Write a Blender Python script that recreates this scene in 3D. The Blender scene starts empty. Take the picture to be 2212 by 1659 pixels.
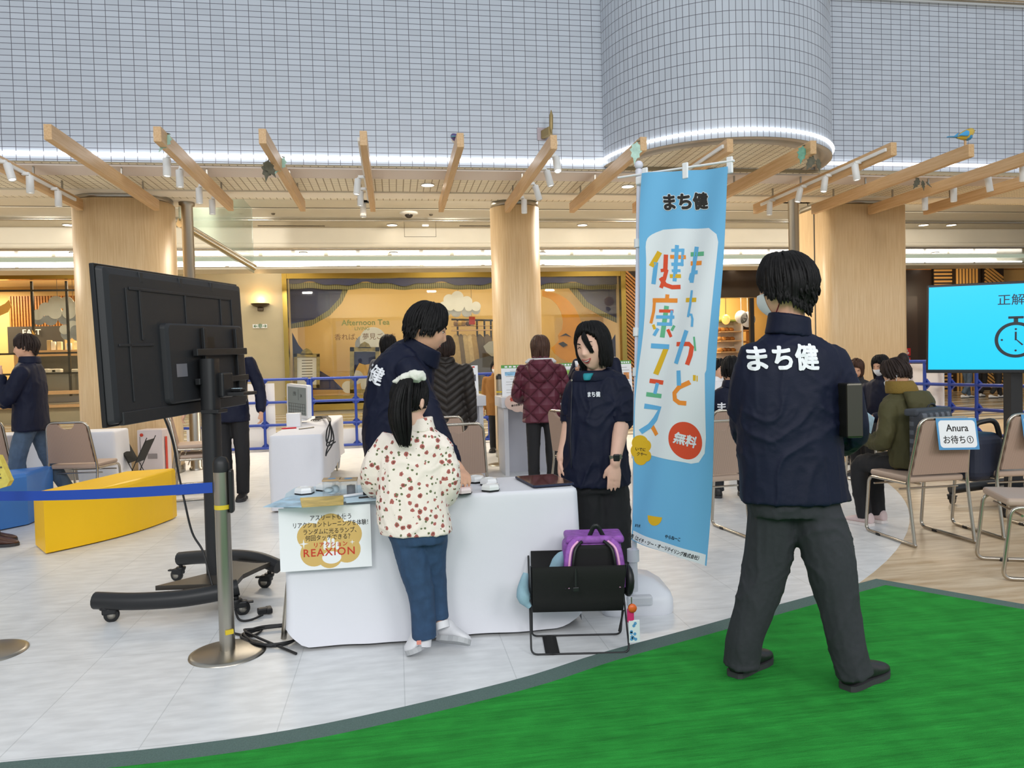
import bpy, bmesh, math, random
from mathutils import Vector, Matrix, noise
from mathutils.bvhtree import BVHTree
PI = math.pi
rnd = random.Random(7)
SC = bpy.context.scene
COL = SC.collection

# ---------------------------------------------------------------- camera, world, exposure
FPX, H0, ROLL, HC = 1620.0, 785.0, 0.026, 1.30
YAW = math.atan(252 / FPX)
PITCH = math.atan((829.5 - H0) / FPX)
_fwd0 = Vector((math.sin(YAW), math.cos(YAW), 0)); _r0 = Vector((math.cos(YAW), -math.sin(YAW), 0)); _z = Vector((0, 0, 1))
FWD = _fwd0 * math.cos(PITCH) - _z * math.sin(PITCH)
_u1 = _z * math.cos(PITCH) + _fwd0 * math.sin(PITCH)
CR = _r0 * math.cos(ROLL) - _u1 * math.sin(ROLL)
CU = _u1 * math.cos(ROLL) + _r0 * math.sin(ROLL)
CPOS = Vector((0, 0, HC))
cam_d = bpy.data.cameras.new('camera'); cam = bpy.data.objects.new('camera', cam_d); COL.objects.link(cam)
cam_d.sensor_width = 36; cam_d.lens = FPX / 2212 * 36; cam_d.clip_end = 200; cam_d.clip_start = 0.05
M = Matrix((CR, CU, -FWD)).transposed().to_4x4(); M.translation = CPOS
cam.matrix_world = M
SC.camera = cam
SC.view_settings.view_transform = 'Standard'; SC.view_settings.look = 'None'; SC.view_settings.gamma = 1
SC.view_settings.exposure = 0.0
try: SC.view_settings.use_curve_mapping = False
except Exception: pass
w = bpy.data.worlds.new('atrium_daylight'); SC.world = w; w.use_nodes = True
bg = w.node_tree.nodes['Background']; bg.inputs[0].default_value = (0.86, 0.93, 1.0, 1); bg.inputs[1].default_value = 0.72

def lamp(name, kind, loc, power, color=(1, 1, 1), target=None, size=0.3, size_y=None, spot=60, blend=.4):
    d = bpy.data.lights.new(name, kind); d.energy = power; d.color = color
    if kind == 'AREA':
        d.size = size
        if size_y: d.shape = 'RECTANGLE'; d.size_y = size_y
    elif kind == 'SPOT':
        d.spot_size = math.radians(spot); d.spot_blend = blend; d.shadow_soft_size = size
    else:
        d.shadow_soft_size = size
    o = bpy.data.objects.new(name, d); COL.objects.link(o); o.location = loc
    t = Vector(target) if target is not None else Vector(loc) - Vector((0, 0, 1))
    o.rotation_euler = (t - Vector(loc)).to_track_quat('-Z', 'Y').to_euler()
    return o
# large fill lamps added behind the camera to brighten surfaces facing it
for x, y in ((-4.5, 1.5), (0.5, 0.5), (5.5, 1.5)):
    lamp('front_fill', 'AREA', (x, y - 7.5, 6.2), 290, (1.0, 0.98, 0.97), (x * .5, 4.0, .6), 3.0)
# unseen warm fill lamps added over arcade and passage, then lights inside the shops
WARM = (1.0, 0.80, 0.56)
for x in (-8.0, -1.7, 3.4, 8.8):
    lamp('arcade_fill', 'AREA', (x, 12.0, 4.5), 210, (1.0, .88, .72), (x, 10.6, 0), 2.2, .8)
for x in (-9, -4, 1, 6, 11):
    lamp('passage_fill', 'AREA', (x + .6, 13.6, 4.5), 130, (1.0, .91, .77), (x + .8, 21, .4), .35)
    lamp('passage_fill', 'AREA', (x + .6, 21.0, 4.6), 45, (1.0, .90, .74), None, 1.6)
for x in (-12.5, -8.5):
    lamp('shop_light', 'AREA', (x, 24.6, 4.05), 260, WARM, None, 1.6)
lamp('shop_light', 'AREA', (1.6, 22.62, 4.07), 40, (1.0, .88, .7), (1.6, 24.2, .9), 9.0, .2)
lamp('shop_light', 'AREA', (1.6, 23.75, 4.07), 120, (1.0, .85, .62), (1.6, 24.6, 1.2), 9.0, .3)
for x in (9.2, 11.0):
    lamp('shop_light', 'AREA', (x, 23.6, 3.6), 100, WARM, (x, 24.6, 1.5), .9)

# ---------------------------------------------------------------- pixel -> place helpers
def ray(px, py): return FWD + CR * ((px - 1106) / FPX) - CU * ((py - 829.5) / FPX)
def G(px, py, z=0.0):
    d = ray(px, py); return CPOS + d * ((z - HC) / d.z)
def PY(px, py, Y):
    d = ray(px, py); return CPOS + d * (Y / d.y)
def PX(px, py, X):
    d = ray(px, py); return CPOS + d * (X / d.x)
def PD(px, py, t): return CPOS + ray(px, py) * t

# ---------------------------------------------------------------- materials
def lin(h):
    if isinstance(h, str):
        h = h.lstrip('#'); c = [int(h[i:i + 2], 16) / 255 for i in (0, 2, 4)]
    else: c = h
    return tuple(x / 12.92 if x <= .04045 else ((x + .055) / 1.055) ** 2.4 for x in c) + (1,)
MATS = {}
def mat(name, color='888888', rough=.6, metal=0., emit=0., noise_amt=0., nscale=20., bump=0., bscale=80., spec=None, stretch=(1, 1, 1), sheen=0., trans=0., alpha=1., coat=0.):
    if name in MATS: return MATS[name]
    m = bpy.data.materials.new(name); m.use_nodes = True; nt = m.node_tree; b = nt.nodes['Principled BSDF']
    c = lin(color)
    b.inputs['Base Color'].default_value = c; b.inputs['Roughness'].default_value = rough; b.inputs['Metallic'].default_value = metal
    if spec is not None: b.inputs['Specular IOR Level'].default_value = spec
    if emit: b.inputs['Emission Color'].default_value = c; b.inputs['Emission Strength'].default_value = emit
    if sheen: b.inputs['Sheen Weight'].default_value = sheen
    if trans: b.inputs['Transmission Weight'].default_value = trans
    if coat: b.inputs['Coat Weight'].default_value = coat
    if alpha < 1: b.inputs['Alpha'].default_value = alpha
    if noise_amt or bump:
        tc = nt.nodes.new('ShaderNodeTexCoord'); mp = nt.nodes.new('ShaderNodeMapping'); mp.inputs['Scale'].default_value = stretch
        nt.links.new(tc.outputs['Object'], mp.inputs[0])
    if noise_amt:
        n = nt.nodes.new('ShaderNodeTexNoise'); n.inputs['Scale'].default_value = nscale; n.inputs['Detail'].default_value = 5
        nt.links.new(mp.outputs[0], n.inputs[0])
        r = nt.nodes.new('ShaderNodeMapRange'); r.inputs[1].default_value = .3; r.inputs[2].default_value = .7
        r.inputs[3].default_value = 1 - noise_amt; r.inputs[4].default_value = 1 + noise_amt
        nt.links.new(n.outputs[0], r.inputs[0])
        mx = nt.nodes.new('ShaderNodeMix'); mx.data_type = 'RGBA'; mx.blend_type = 'MULTIPLY'; mx.inputs[0].default_value = 1
        mx.inputs[6].default_value = c; nt.links.new(r.outputs[0], mx.inputs[7]); nt.links.new(mx.outputs[2], b.inputs['Base Color'])
    if bump:
        n2 = nt.nodes.new('ShaderNodeTexNoise'); n2.inputs['Scale'].default_value = bscale; n2.inputs['Detail'].default_value = 4
        nt.links.new(mp.outputs[0], n2.inputs[0]); bp = nt.nodes.new('ShaderNodeBump'); bp.inputs['Strength'].default_value = bump; bp.inputs['Distance'].default_value = .01
        nt.links.new(n2.outputs[0], bp.inputs['Height']); nt.links.new(bp.outputs[0], b.inputs['Normal'])
    MATS[name] = m
    return m
def N(m): return m.node_tree
def node(m, t, **kw):
    n = m.node_tree.nodes.new(t)
    for k, v in kw.items(): setattr(n, k, v)
    return n
def link(m, a, b): m.node_tree.links.new(a, b)
def bsdf(m): return m.node_tree.nodes['Principled BSDF']
def mathn(m, op, a, b=None):
    n = node(m, 'ShaderNodeMath', operation=op)
    for i, v in enumerate((a, b)):
        if v is None: continue
        if isinstance(v, (int, float)): n.inputs[i].default_value = v
        else: link(m, v, n.inputs[i])
    return n.outputs[0]
def mixc(m, fac, a, b):
    n = node(m, 'ShaderNodeMix', data_type='RGBA')
    for i, v in ((0, fac), (6, a), (7, b)):
        if isinstance(v, (tuple, int, float)): n.inputs[i].default_value = v
        else: link(m, v, n.inputs[i])
    return n.outputs[2]

def grid_mat(name, tile, grout, w, h, gap, rough=.35, axes='XZ', var=.05, bumpy=.3):
    """tiles w x h (metres) with straight grout lines, in object (world) coordinates; axes U,V out of X Y Z, or UV"""
    m = mat(name, tile, rough); tc = node(m, 'ShaderNodeTexCoord'); sp = node(m, 'ShaderNodeSeparateXYZ')
    link(m, tc.outputs['UV' if axes == 'UV' else 'Object'], sp.inputs[0])
    ax = ('X', 'Y') if axes == 'UV' else (axes[0], axes[1])
    ls, cells = [], []
    for a, s in zip(ax, (w, h)):
        q = mathn(m, 'DIVIDE', sp.outputs[a], s); fr = mathn(m, 'FRACT', q); cells.append(mathn(m, 'FLOOR', q))
        d = mathn(m, 'ABSOLUTE', mathn(m, 'SUBTRACT', fr, .5))
        ls.append(mathn(m, 'GREATER_THAN', d, .5 - gap / s / 2))
    g = mathn(m, 'MAXIMUM', ls[0], ls[1])
    cb = node(m, 'ShaderNodeCombineXYZ'); link(m, cells[0], cb.inputs[0]); link(m, cells[1], cb.inputs[1])
    wn = node(m, 'ShaderNodeTexWhiteNoise'); link(m, cb.outputs[0], wn.inputs[0])
    mr = node(m, 'ShaderNodeMapRange'); mr.inputs[3].default_value = 1 - var; mr.inputs[4].default_value = 1 + var; link(m, wn.outputs[0], mr.inputs[0])
    mx = node(m, 'ShaderNodeMix', data_type='RGBA', blend_type='MULTIPLY'); mx.inputs[0].default_value = 1; mx.inputs[6].default_value = lin(tile); link(m, mr.outputs[0], mx.inputs[7])
    link(m, mixc(m, g, mx.outputs[2], lin(grout)), bsdf(m).inputs['Base Color'])
    if bumpy:
        bp = node(m, 'ShaderNodeBump'); bp.inputs['Strength'].default_value = bumpy; bp.inputs['Distance'].default_value = .004
        link(m, mathn(m, 'SUBTRACT', 1.0, g), bp.inputs['Height']); link(m, bp.outputs[0], bsdf(m).inputs['Normal'])
    return m

# ---------------------------------------------------------------- mesh building
class MB:
    def __init__(s): s.bm = bmesh.new(); s.mi = 0
    def _tag(s, faces, smooth):
        for f in faces: f.material_index = s.mi; f.smooth = smooth
    def box(s, c, size, bevel=0., rot=None, seg=2):
        g = bmesh.ops.create_cube(s.bm, size=1.0); vs = g['verts']
        bmesh.ops.scale(s.bm, vec=Vector(size), verts=vs)
        fs = list({f for v in vs for f in v.link_faces})
        if bevel:
            r = bmesh.ops.bevel(s.bm, geom=list({e for v in vs for e in v.link_edges}), offset=min(bevel, min(size) * .49), segments=seg, affect='EDGES', profile=.5)
            fs = list({f for f in r['faces']} | {f for v in r['verts'] for f in v.link_faces}); vs = list({v for f in fs for v in f.verts})
        mtx = Matrix.Translation(Vector(c))
        if rot is not None: mtx = mtx @ (rot.to_4x4() if not isinstance(rot, (int, float)) else Matrix.Rotation(rot, 4, 'Z'))
        bmesh.ops.transform(s.bm, matrix=mtx, verts=vs); s._tag(fs, False); return s
    def box2(s, a, b, bevel=0.):
        a, b = Vector(a), Vector(b)
        return s.box((a + b) / 2, (abs(b.x - a.x), abs(b.y - a.y), abs(b.z - a.z)), bevel)
    def ringsfaces(s, rings, closed=True, cap=True, smooth=True, loop=False):
        n = len(rings[0]); R = [[s.bm.verts.new(p) for p in r] for r in rings]; fs = []
        m = len(R)
        for i in range(m if loop else m - 1):
            a, b = R[i], R[(i + 1) % m]
            for j in range(n if closed else n - 1):
                k = (j + 1) % n
                try: fs.append(s.bm.faces.new((a[j], a[k], b[k], b[j])))
                except ValueError: pass
        s._tag(fs, smooth)
        if cap and closed and not loop:
            c = []
            for r, rev in ((rings[0], True), (rings[-1], False)):
                vs = [s.bm.verts.new(p) for p in r]
                c.append(s.bm.faces.new(list(reversed(vs)) if rev else vs))
            s._tag(c, False)
        return s
    def tube(s, pts, r, seg=8, cap=True, closed=False, smooth=True, flat=None):
        """pts polyline; r radius or list; flat=(ref,k): squash along ref"""
        pts = [Vector(p) for p in pts]; n = len(pts); rs = r if isinstance(r, (list, tuple)) else [r] * n
        rings = []; up = None
        for i in range(n):
            if closed: t = pts[(i + 1) % n] - pts[i - 1]
            else: t = pts[min(i + 1, n - 1)] - pts[max(i - 1, 0)]
            t = t.normalized() if t.length > 1e-9 else Vector((0, 0, 1))
            if up is None:
                up = Vector((0, 0, 1)) if abs(t.z) < .9 else Vector((1, 0, 0))
                if flat: up = Vector(flat[0])
            u = (up - t * up.dot(t))
            u = u.normalized() if u.length > 1e-6 else t.orthogonal().normalized()
            up = u; v = t.cross(u); ku = flat[1] if flat else 1.
            rings.append([pts[i] + (u * math.cos(a) * ku + v * math.sin(a)) * rs[i] for a in (2 * PI * j / seg for j in range(seg))])
        return s.ringsfaces(rings, cap=cap, smooth=smooth, loop=closed)
    def lathe(s, prof, c=(0, 0, 0), seg=24, rot=None, cap=True, smooth=True, arc=1.0):
        c = Vector(c); R = rot.to_3x3() if rot is not None else Matrix.Identity(3)
        rings = [[c + R @ Vector((r * math.cos(a), r * math.sin(a), z)) for a in (2 * PI * j / seg for j in range(seg))] for r, z in prof]
        rings = [[*r] for r in rings]
        return s.ringsfaces(rings, cap=cap, smooth=smooth)
    def prism(s, poly, mtx, d, smooth=False, bevel=0):
        """2-D polygon (x,y) extruded d along local z, placed by mtx"""
        a = [s.bm.verts.new(mtx @ Vector((x, y, 0))) for x, y in poly]; b = [s.bm.verts.new(mtx @ Vector((x, y, d))) for x, y in poly]
        n = len(poly); fs = [s.bm.faces.new(list(reversed(a))), s.bm.faces.new(b)]
        sd = [s.bm.faces.new((a[i], a[(i + 1) % n], b[(i + 1) % n], b[i])) for i in range(n)]
        s._tag(fs, False); s._tag(sd, smooth); return s
    def poly(s, pts):
        f = s.bm.faces.new([s.bm.verts.new(Vector(p)) for p in pts]); s._tag([f], False); return s
    def grid(s, fn, nu, nv, smooth=True):
        V_ = [[s.bm.verts.new(fn(i / nu, j / nv)) for j in range(nv + 1)] for i in range(nu + 1)]
        fs = [s.bm.faces.new((V_[i][j], V_[i + 1][j], V_[i + 1][j + 1], V_[i][j + 1])) for i in range(nu) for j in range(nv)]
        s._tag(fs, smooth); return s
    def ball(s, c, r, seg=12, rot=None):
        g = bmesh.ops.create_uvsphere(s.bm, u_segments=seg, v_segments=max(6, seg * 2 // 3), radius=1)
        rr = r if isinstance(r, (tuple, list, Vector)) else (r, r, r)
        m = Matrix.Translation(Vector(c)) @ (rot.to_4x4() if rot is not None else Matrix.Identity(4)) @ Matrix.Diagonal((*rr, 1))
        bmesh.ops.transform(s.bm, matrix=m, verts=g['verts']); s._tag({f for v in g['verts'] for f in v.link_faces}, True); return s
    def mesh(s, name):
        bmesh.ops.recalc_face_normals(s.bm, faces=s.bm.faces)
        me = bpy.data.meshes.new(name); s.bm.to_mesh(me); s.bm.free(); return me

WM = {}
def tag(o, label=None, cat=None, group=None, kind=None):
    if label: o['label'] = label
    if cat: o['category'] = cat
    if group: o['group'] = group
    if kind: o['kind'] = kind
    return o
def obj(name, mb, m, parent=None, label=None, cat=None, group=None, kind=None, local=False):
    me = mb.mesh(name) if isinstance(mb, MB) else mb
    o = bpy.data.objects.new(name, me); COL.objects.link(o)
    for x in (m if isinstance(m, (list, tuple)) else [m]): me.materials.append(x)
    if parent is not None:
        o.parent = parent
        if not local and parent.name in WM: o.matrix_parent_inverse = WM[parent.name].inverted()
    return tag(o, label, cat, group, kind)
def thing(name, label, cat, loc=(0, 0, 0), rz=0., group=None):
    o = bpy.data.objects.new(name, None); COL.objects.link(o); o.empty_display_size = .1
    o.location = loc; o.rotation_euler = (0, 0, rz)
    WM[o.name] = Matrix.Translation(Vector(loc)) @ Matrix.Rotation(rz, 4, 'Z')
    return tag(o, label, cat, group)
def dup(root, loc, rz, label, group=None):
    r = root.copy(); COL.objects.link(r); r.location = loc; r.rotation_euler = (0, 0, rz); r['label'] = label
    if group: r['group'] = group
    for ch in list(root.children):
        c = ch.copy(); COL.objects.link(c); c.parent = r
        for gch in list(ch.children):
            d = gch.copy(); COL.objects.link(d); d.parent = c
    return r
def struct(name, mb, m): return obj(name, mb, m, kind='structure')

def rrect(w, h, r, n=5):
    p = []
    for cx, cy, a0 in ((w / 2 - r, h / 2 - r, 0), (-w / 2 + r, h / 2 - r, 90), (-w / 2 + r, -h / 2 + r, 180), (w / 2 - r, -h / 2 + r, 270)):
        p += [(cx + r * math.cos(math.radians(a0 + 90 * i / n)), cy + r * math.sin(math.radians(a0 + 90 * i / n))) for i in range(n + 1)]
    return p
def circ(r, n=24, cx=0, cy=0, ry=None): return [(cx + r * math.cos(2 * PI * i / n), cy + (ry or r) * math.sin(2 * PI * i / n)) for i in range(n)]
def catmull(pts, sub=6, closed=False):
    pts = [Vector(p) for p in pts]; n = len(pts); out = []
    g = (lambda i: pts[i % n]) if closed else (lambda i: pts[max(0, min(n - 1, i))])
    for i in range(n if closed else n - 1):
        p0, p1, p2, p3 = g(i - 1), g(i), g(i + 1), g(i + 2)
        for k in range(sub):
            t = k / sub
            out.append(.5 * ((2 * p1) + (p2 - p0) * t + (2 * p0 - 5 * p1 + 4 * p2 - p3) * t * t + (3 * p1 - p0 - 3 * p2 + p3) * t ** 3))
    if not closed: out.append(pts[-1].copy())
    return out
def fillet(pts, r, n=5):
    """round the corners of a polyline"""
    pts = [Vector(p) for p in pts]; out = [pts[0]]
    for i in range(1, len(pts) - 1):
        a, b, c = pts[i - 1], pts[i], pts[i + 1]; d1, d2 = (a - b), (c - b); k = min(r, d1.length * .45, d2.length * .45)
        p, q = b + d1.normalized() * k, b + d2.normalized() * k
        for j in range(n + 1):
            t = j / n; out.append(p * (1 - t) ** 2 + b * 2 * t * (1 - t) + q * t * t)
    out.append(pts[-1]); return out
def frame(o, x, y):
    """matrix with origin o, x axis and y axis (z = x cross y)"""
    x = Vector(x).normalized(); z = x.cross(Vector(y)).normalized(); y2 = z.cross(x)
    m = Matrix((x, y2, z)).transposed().to_4x4(); m.translation = Vector(o); return m
def textmesh(body, size, mtx, extrude=.0006, bold=0., align='CENTER', sx=1., spacing=1., line=1.):
    c = bpy.data.curves.new('lettering', 'FONT'); c.body = body; c.size = size; c.align_x = align; c.align_y = 'CENTER'
    fat = bold if bold > .015 else 0
    c.extrude = extrude; c.offset = 0 if fat else bold * size; c.resolution_u = 3; c.space_character = spacing; c.space_line = line
    o = bpy.data.objects.new('lettering', c); COL.objects.link(o); bpy.context.view_layer.update()
    me = bpy.data.meshes.new_from_object(o.evaluated_get(bpy.context.evaluated_depsgraph_get()))
    bpy.data.objects.remove(o); bpy.data.curves.remove(c)
    me.transform(Matrix.Diagonal((sx, 1, 1, 1))); me.materials.clear()
    if fat:
        base = me; ms = []
        for i in range(8):
            q = base.copy(); q.transform(Matrix.Translation((fat * size * math.cos(PI * i / 4), fat * size * math.sin(PI * i / 4), i * .00002))); ms.append(q)
        me = joined(ms + [base])
    me.transform(mtx); me['org'] = list(mtx.translation); me['nrm'] = list(mtx.to_3x3().col[2].normalized()); return me
def joined(meshes):
    bm = bmesh.new()
    for i, me in enumerate(meshes):
        k0 = len(bm.faces); bm.from_mesh(me); bm.faces.ensure_lookup_table(); bpy.data.meshes.remove(me)
        for f in bm.faces[k0:]: f.material_index = 0
    me = bpy.data.meshes.new('lettering'); bm.to_mesh(me); bm.free(); return me
# ================================================================ SETTING
M_tile = grid_mat('white_wall_tile', 'b6bdc7', '57555f', .131, .0622, .0062, rough=.3)
M_led = mat('led_light', 'ffffff', emit=5.5)
M_cream = mat('cream_panel', 'ebe2d0', .55)
M_beige = mat('beige_panel', 'dad6ca', .5, noise_amt=.03, nscale=2)
M_pinkband = mat('pinkish_band', 'd8cec8', .5)
M_groove = mat('dark_groove', '5a5348', .7)
M_chrome = mat('polished_steel', 'c9c6bf', .16, 1.0)
M_steel = mat('brushed_steel', 'a9a49a', .33, 1.0)
M_brass = mat('polished_brass', 'a8924e', .2, 1.0)
M_gold = mat('gold_mirror_panel', '9a875a', .18, .9)
M_bronze = mat('dark_bronze', '4a3c2c', .35, .3)
M_darkdoor = mat('dark_brown_door', '2c1d12', .4)
M_grille = grid_mat('soffit_grille', 'f6edd6', 'a3957a', .085, .045, .012, rough=.6, axes='XY', var=.04, bumpy=1.)
M_glass_green = mat('pale_green_glass', 'c4d2c2', .25, emit=.35)
def wood_mat(name, a, b, scale=(60, 60, 2.2), rough=.42):
    m = mat(name, a, rough); tc = node(m, 'ShaderNodeTexCoord'); mp = node(m, 'ShaderNodeMapping'); mp.inputs['Scale'].default_value = scale
    link(m, tc.outputs['Object'], mp.inputs[0]); n = node(m, 'ShaderNodeTexNoise'); n.inputs['Scale'].default_value = 1; n.inputs['Detail'].default_value = 6; n.inputs['Roughness'].default_value = .65
    link(m, mp.outputs[0], n.inputs[0]); r = node(m, 'ShaderNodeMapRange'); r.inputs[1].default_value = .35; r.inputs[2].default_value = .65; link(m, n.outputs[0], r.inputs[0])
    link(m, mixc(m, r.outputs[0], lin(a), lin(b)), bsdf(m).inputs['Base Color']); return m
M_wood = wood_mat('pale_oak_veneer', 'e8cda3', 'd9b98b')
M_beam = wood_mat('beam_ash_wood', 'd5b184', 'c39a68', (70, 2.5, 70))
M_wooddk = wood_mat('orange_wood', 'b97f3f', '93602a', (3, 40, 40))
M_stone = mat('beige_marble', 'b4ab8e', .3, noise_amt=.07, nscale=1.2)
M_grillwall = M_stone
M_navy_cloth = mat('navy_display_board', '232d58', .7, noise_amt=.1, nscale=6)

def slab(name, m, a, b): return struct(name, MB().box2(a, b), m)
# ---- floors: white vinyl disc, wood-look vinyl around it, marble passage behind
def vinyl(name, base, vein, lines=True):
    m = grid_mat(name, base, vein, .457, .914, .004 if lines else 0.0, rough=.34, axes='XY', var=.015, bumpy=.1)
    n = node(m, 'ShaderNodeTexNoise'); n.inputs['Scale'].default_value = 9; n.inputs['Detail'].default_value = 7
    tc = node(m, 'ShaderNodeTexCoord'); mp = node(m, 'ShaderNodeMapping'); mp.inputs['Scale'].default_value = (.7, 2.2, 1); link(m, tc.outputs['Object'], mp.inputs[0]); link(m, mp.outputs[0], n.inputs[0])
    r = node(m, 'ShaderNodeMapRange'); r.inputs[1].default_value = .35; r.inputs[2].default_value = .65; r.inputs[3].default_value = .9; r.inputs[4].default_value = 1.06; link(m, n.outputs[0], r.inputs[0])
    old = bsdf(m).inputs['Base Color'].links[0].from_socket; mx = node(m, 'ShaderNodeMix', data_type='RGBA', blend_type='MULTIPLY'); mx.inputs[0].default_value = 1
    link(m, old, mx.inputs[6]); link(m, r.outputs[0], mx.inputs[7]); link(m, mx.outputs[2], bsdf(m).inputs['Base Color']); return m
M_vinyl = vinyl('white_stone_vinyl', 'dfe1e2', 'c6c9ca')
def plank():
    m = mat('oak_look_vinyl', 'cdb492', .38); tc = node(m, 'ShaderNodeTexCoord'); mp = node(m, 'ShaderNodeMapping'); mp.inputs['Scale'].default_value = (1.2, 9, 1); mp.inputs['Rotation'].default_value = (0, 0, .35)
    link(m, tc.outputs['Object'], mp.inputs[0]); n = node(m, 'ShaderNodeTexNoise'); n.inputs['Scale'].default_value = 1.6; n.inputs['Detail'].default_value = 8; n.inputs['Roughness'].default_value = .6; link(m, mp.outputs[0], n.inputs[0])
    r = node(m, 'ShaderNodeValToRGB'); e = r.color_ramp.elements; e[0].position = .3; e[0].color = lin('ad916c'); e[1].position = .7; e[1].color = lin('dccbb0'); link(m, n.outputs[0], r.inputs[0])
    link(m, r.outputs[0], bsdf(m).inputs['Base Color']); return m
M_plank = plank()
slab('floor', M_plank, (-18, -3, -.2), (26, 12.6, 0))
DC, DR = Vector((-2.3, 10.0, 0)), 7.82
def disc():
    pts = [(DC.x + DR * math.cos(a), DC.y + DR * math.sin(a)) for a in (2 * PI * i / 160 for i in range(160))]
    pts = [(x, min(y, 12.6)) for x, y in pts]
    return MB().prism(pts, Matrix.Translation((0, 0, .0)), .002)
struct('floor_disc', disc(), M_vinyl)
def marble_stripe():
    m = mat('striped_marble', 'c8beaa', .22); tc = node(m, 'ShaderNodeTexCoord'); sp = node(m, 'ShaderNodeSeparateXYZ'); link(m, tc.outputs['Object'], sp.inputs[0])
    n = node(m, 'ShaderNodeTexNoise'); n.inputs['Scale'].default_value = .35; link(m, tc.outputs['Object'], n.inputs[0])
    y = mathn(m, 'ADD', mathn(m, 'MULTIPLY', sp.outputs['Y'], .9), mathn(m, 'MULTIPLY', n.outputs[0], .9)); fr = mathn(m, 'FRACT', y)
    r = node(m, 'ShaderNodeValToRGB'); r.color_ramp.interpolation = 'CONSTANT'; e = r.color_ramp.elements
    e[0].color = lin('d9d2c2'); e[1].position = .35; e[1].color = lin('9b968c')
    for p, c in ((.55, 'c9b48e'), (.8, '85807a')):
        q = e.new(p); q.color = lin(c)
    link(m, fr, r.inputs[0]); link(m, r.outputs[0], bsdf(m).inputs['Base Color']); return m
slab('floor_passage', marble_stripe(), (-18, 12.6, -.2), (30, 32, .001))
# ---- turf and its grey border strip (a large mat laid on the floor)
edge = [G(-350, 1690), G(0, 1650), G(350, 1618), G(700, 1566), G(1100, 1474), G(1300, 1412), G(1500, 1358), G(1700, 1303), G(1893, 1252)]
edge = [Vector((p.x, p.y, 0)) for p in catmull(edge, 5)]
corner2 = G(2212, 1307); dirc = (corner2 - edge[-1]).normalized(); far = edge[-1] + dirc * 5.5
outer = edge + [far, Vector((far.x, -2.5, 0)), Vector((edge[0].x - .4, -2.5, 0))]
def inset(pts, k):
    out = []; n = len(pts)
    for i in range(n):
        a, b, c = pts[i - 1], pts[i], pts[(i + 1) % n]; d1, d2 = (b - a).normalized(), (c - b).normalized()
        n1, n2 = Vector((d1.y, -d1.x, 0)), Vector((d2.y, -d2.x, 0)); q = (n1 + n2).normalized(); out.append(b + q * (k / max(.35, q.dot(n1))))
    return out
mb = MB().prism([(p.x, p.y) for p in outer], Matrix.Translation((0, 0, .0)), .005)
obj('carpet_edging', mb, mat('grey_green_edging', '59706a', .95, noise_amt=.14, nscale=160, bump=.5, bscale=300), label='grey-green edging strip laid around the bright green turf carpet', cat='carpet edging')
inn = inset(outer, .115)
def turf_mat():
    m = mat('green_turf', '2c8d38', .95, noise_amt=.14, nscale=8, bump=.6, bscale=420, spec=.1)
    tc = node(m, 'ShaderNodeTexCoord'); mp = node(m, 'ShaderNodeMapping'); mp.inputs['Scale'].default_value = (1.5, 11, 1); mp.inputs['Rotation'].default_value = (0, 0, -.12); link(m, tc.outputs['Object'], mp.inputs[0])
    n = node(m, 'ShaderNodeTexNoise'); n.inputs['Scale'].default_value = 1.6; n.inputs['Detail'].default_value = 4; link(m, mp.outputs[0], n.inputs[0])
    n2 = node(m, 'ShaderNodeTexNoise'); n2.inputs['Scale'].default_value = 350; link(m, tc.outputs['Object'], n2.inputs[0])
    h = mathn(m, 'ADD', mathn(m, 'MULTIPLY', n.outputs[0], 2.0), mathn(m, 'MULTIPLY', n2.outputs[0], .25))
    bp = node(m, 'ShaderNodeBump'); bp.inputs['Strength'].default_value = .55; bp.inputs['Distance'].default_value = .02; link(m, h, bp.inputs['Height']); link(m, bp.outputs[0], bsdf(m).inputs['Normal'])
    r = node(m, 'ShaderNodeMapRange'); r.inputs[1].default_value = .25; r.inputs[2].default_value = .75; r.inputs[3].default_value = .72; r.inputs[4].default_value = 1.28; link(m, mathn(m, 'ADD', mathn(m, 'MULTIPLY', n2.outputs[0], .55), mathn(m, 'MULTIPLY', n.outputs[0], .45)), r.inputs[0])
    old = bsdf(m).inputs['Base Color'].links[0].from_socket; mx = node(m, 'ShaderNodeMix', data_type='RGBA', blend_type='MULTIPLY'); mx.inputs[0].default_value = 1
    link(m, old, mx.inputs[6]); link(m, r.outputs[0], mx.inputs[7]); link(m, mx.outputs[2], bsdf(m).inputs['Base Color']); return m
obj('turf_carpet', MB().prism([(p.x, p.y) for p in inn], Matrix.Translation((0, 0, .0045)), .007), turf_mat(), label='bright green artificial turf carpet in the foreground', cat='carpet')

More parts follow.
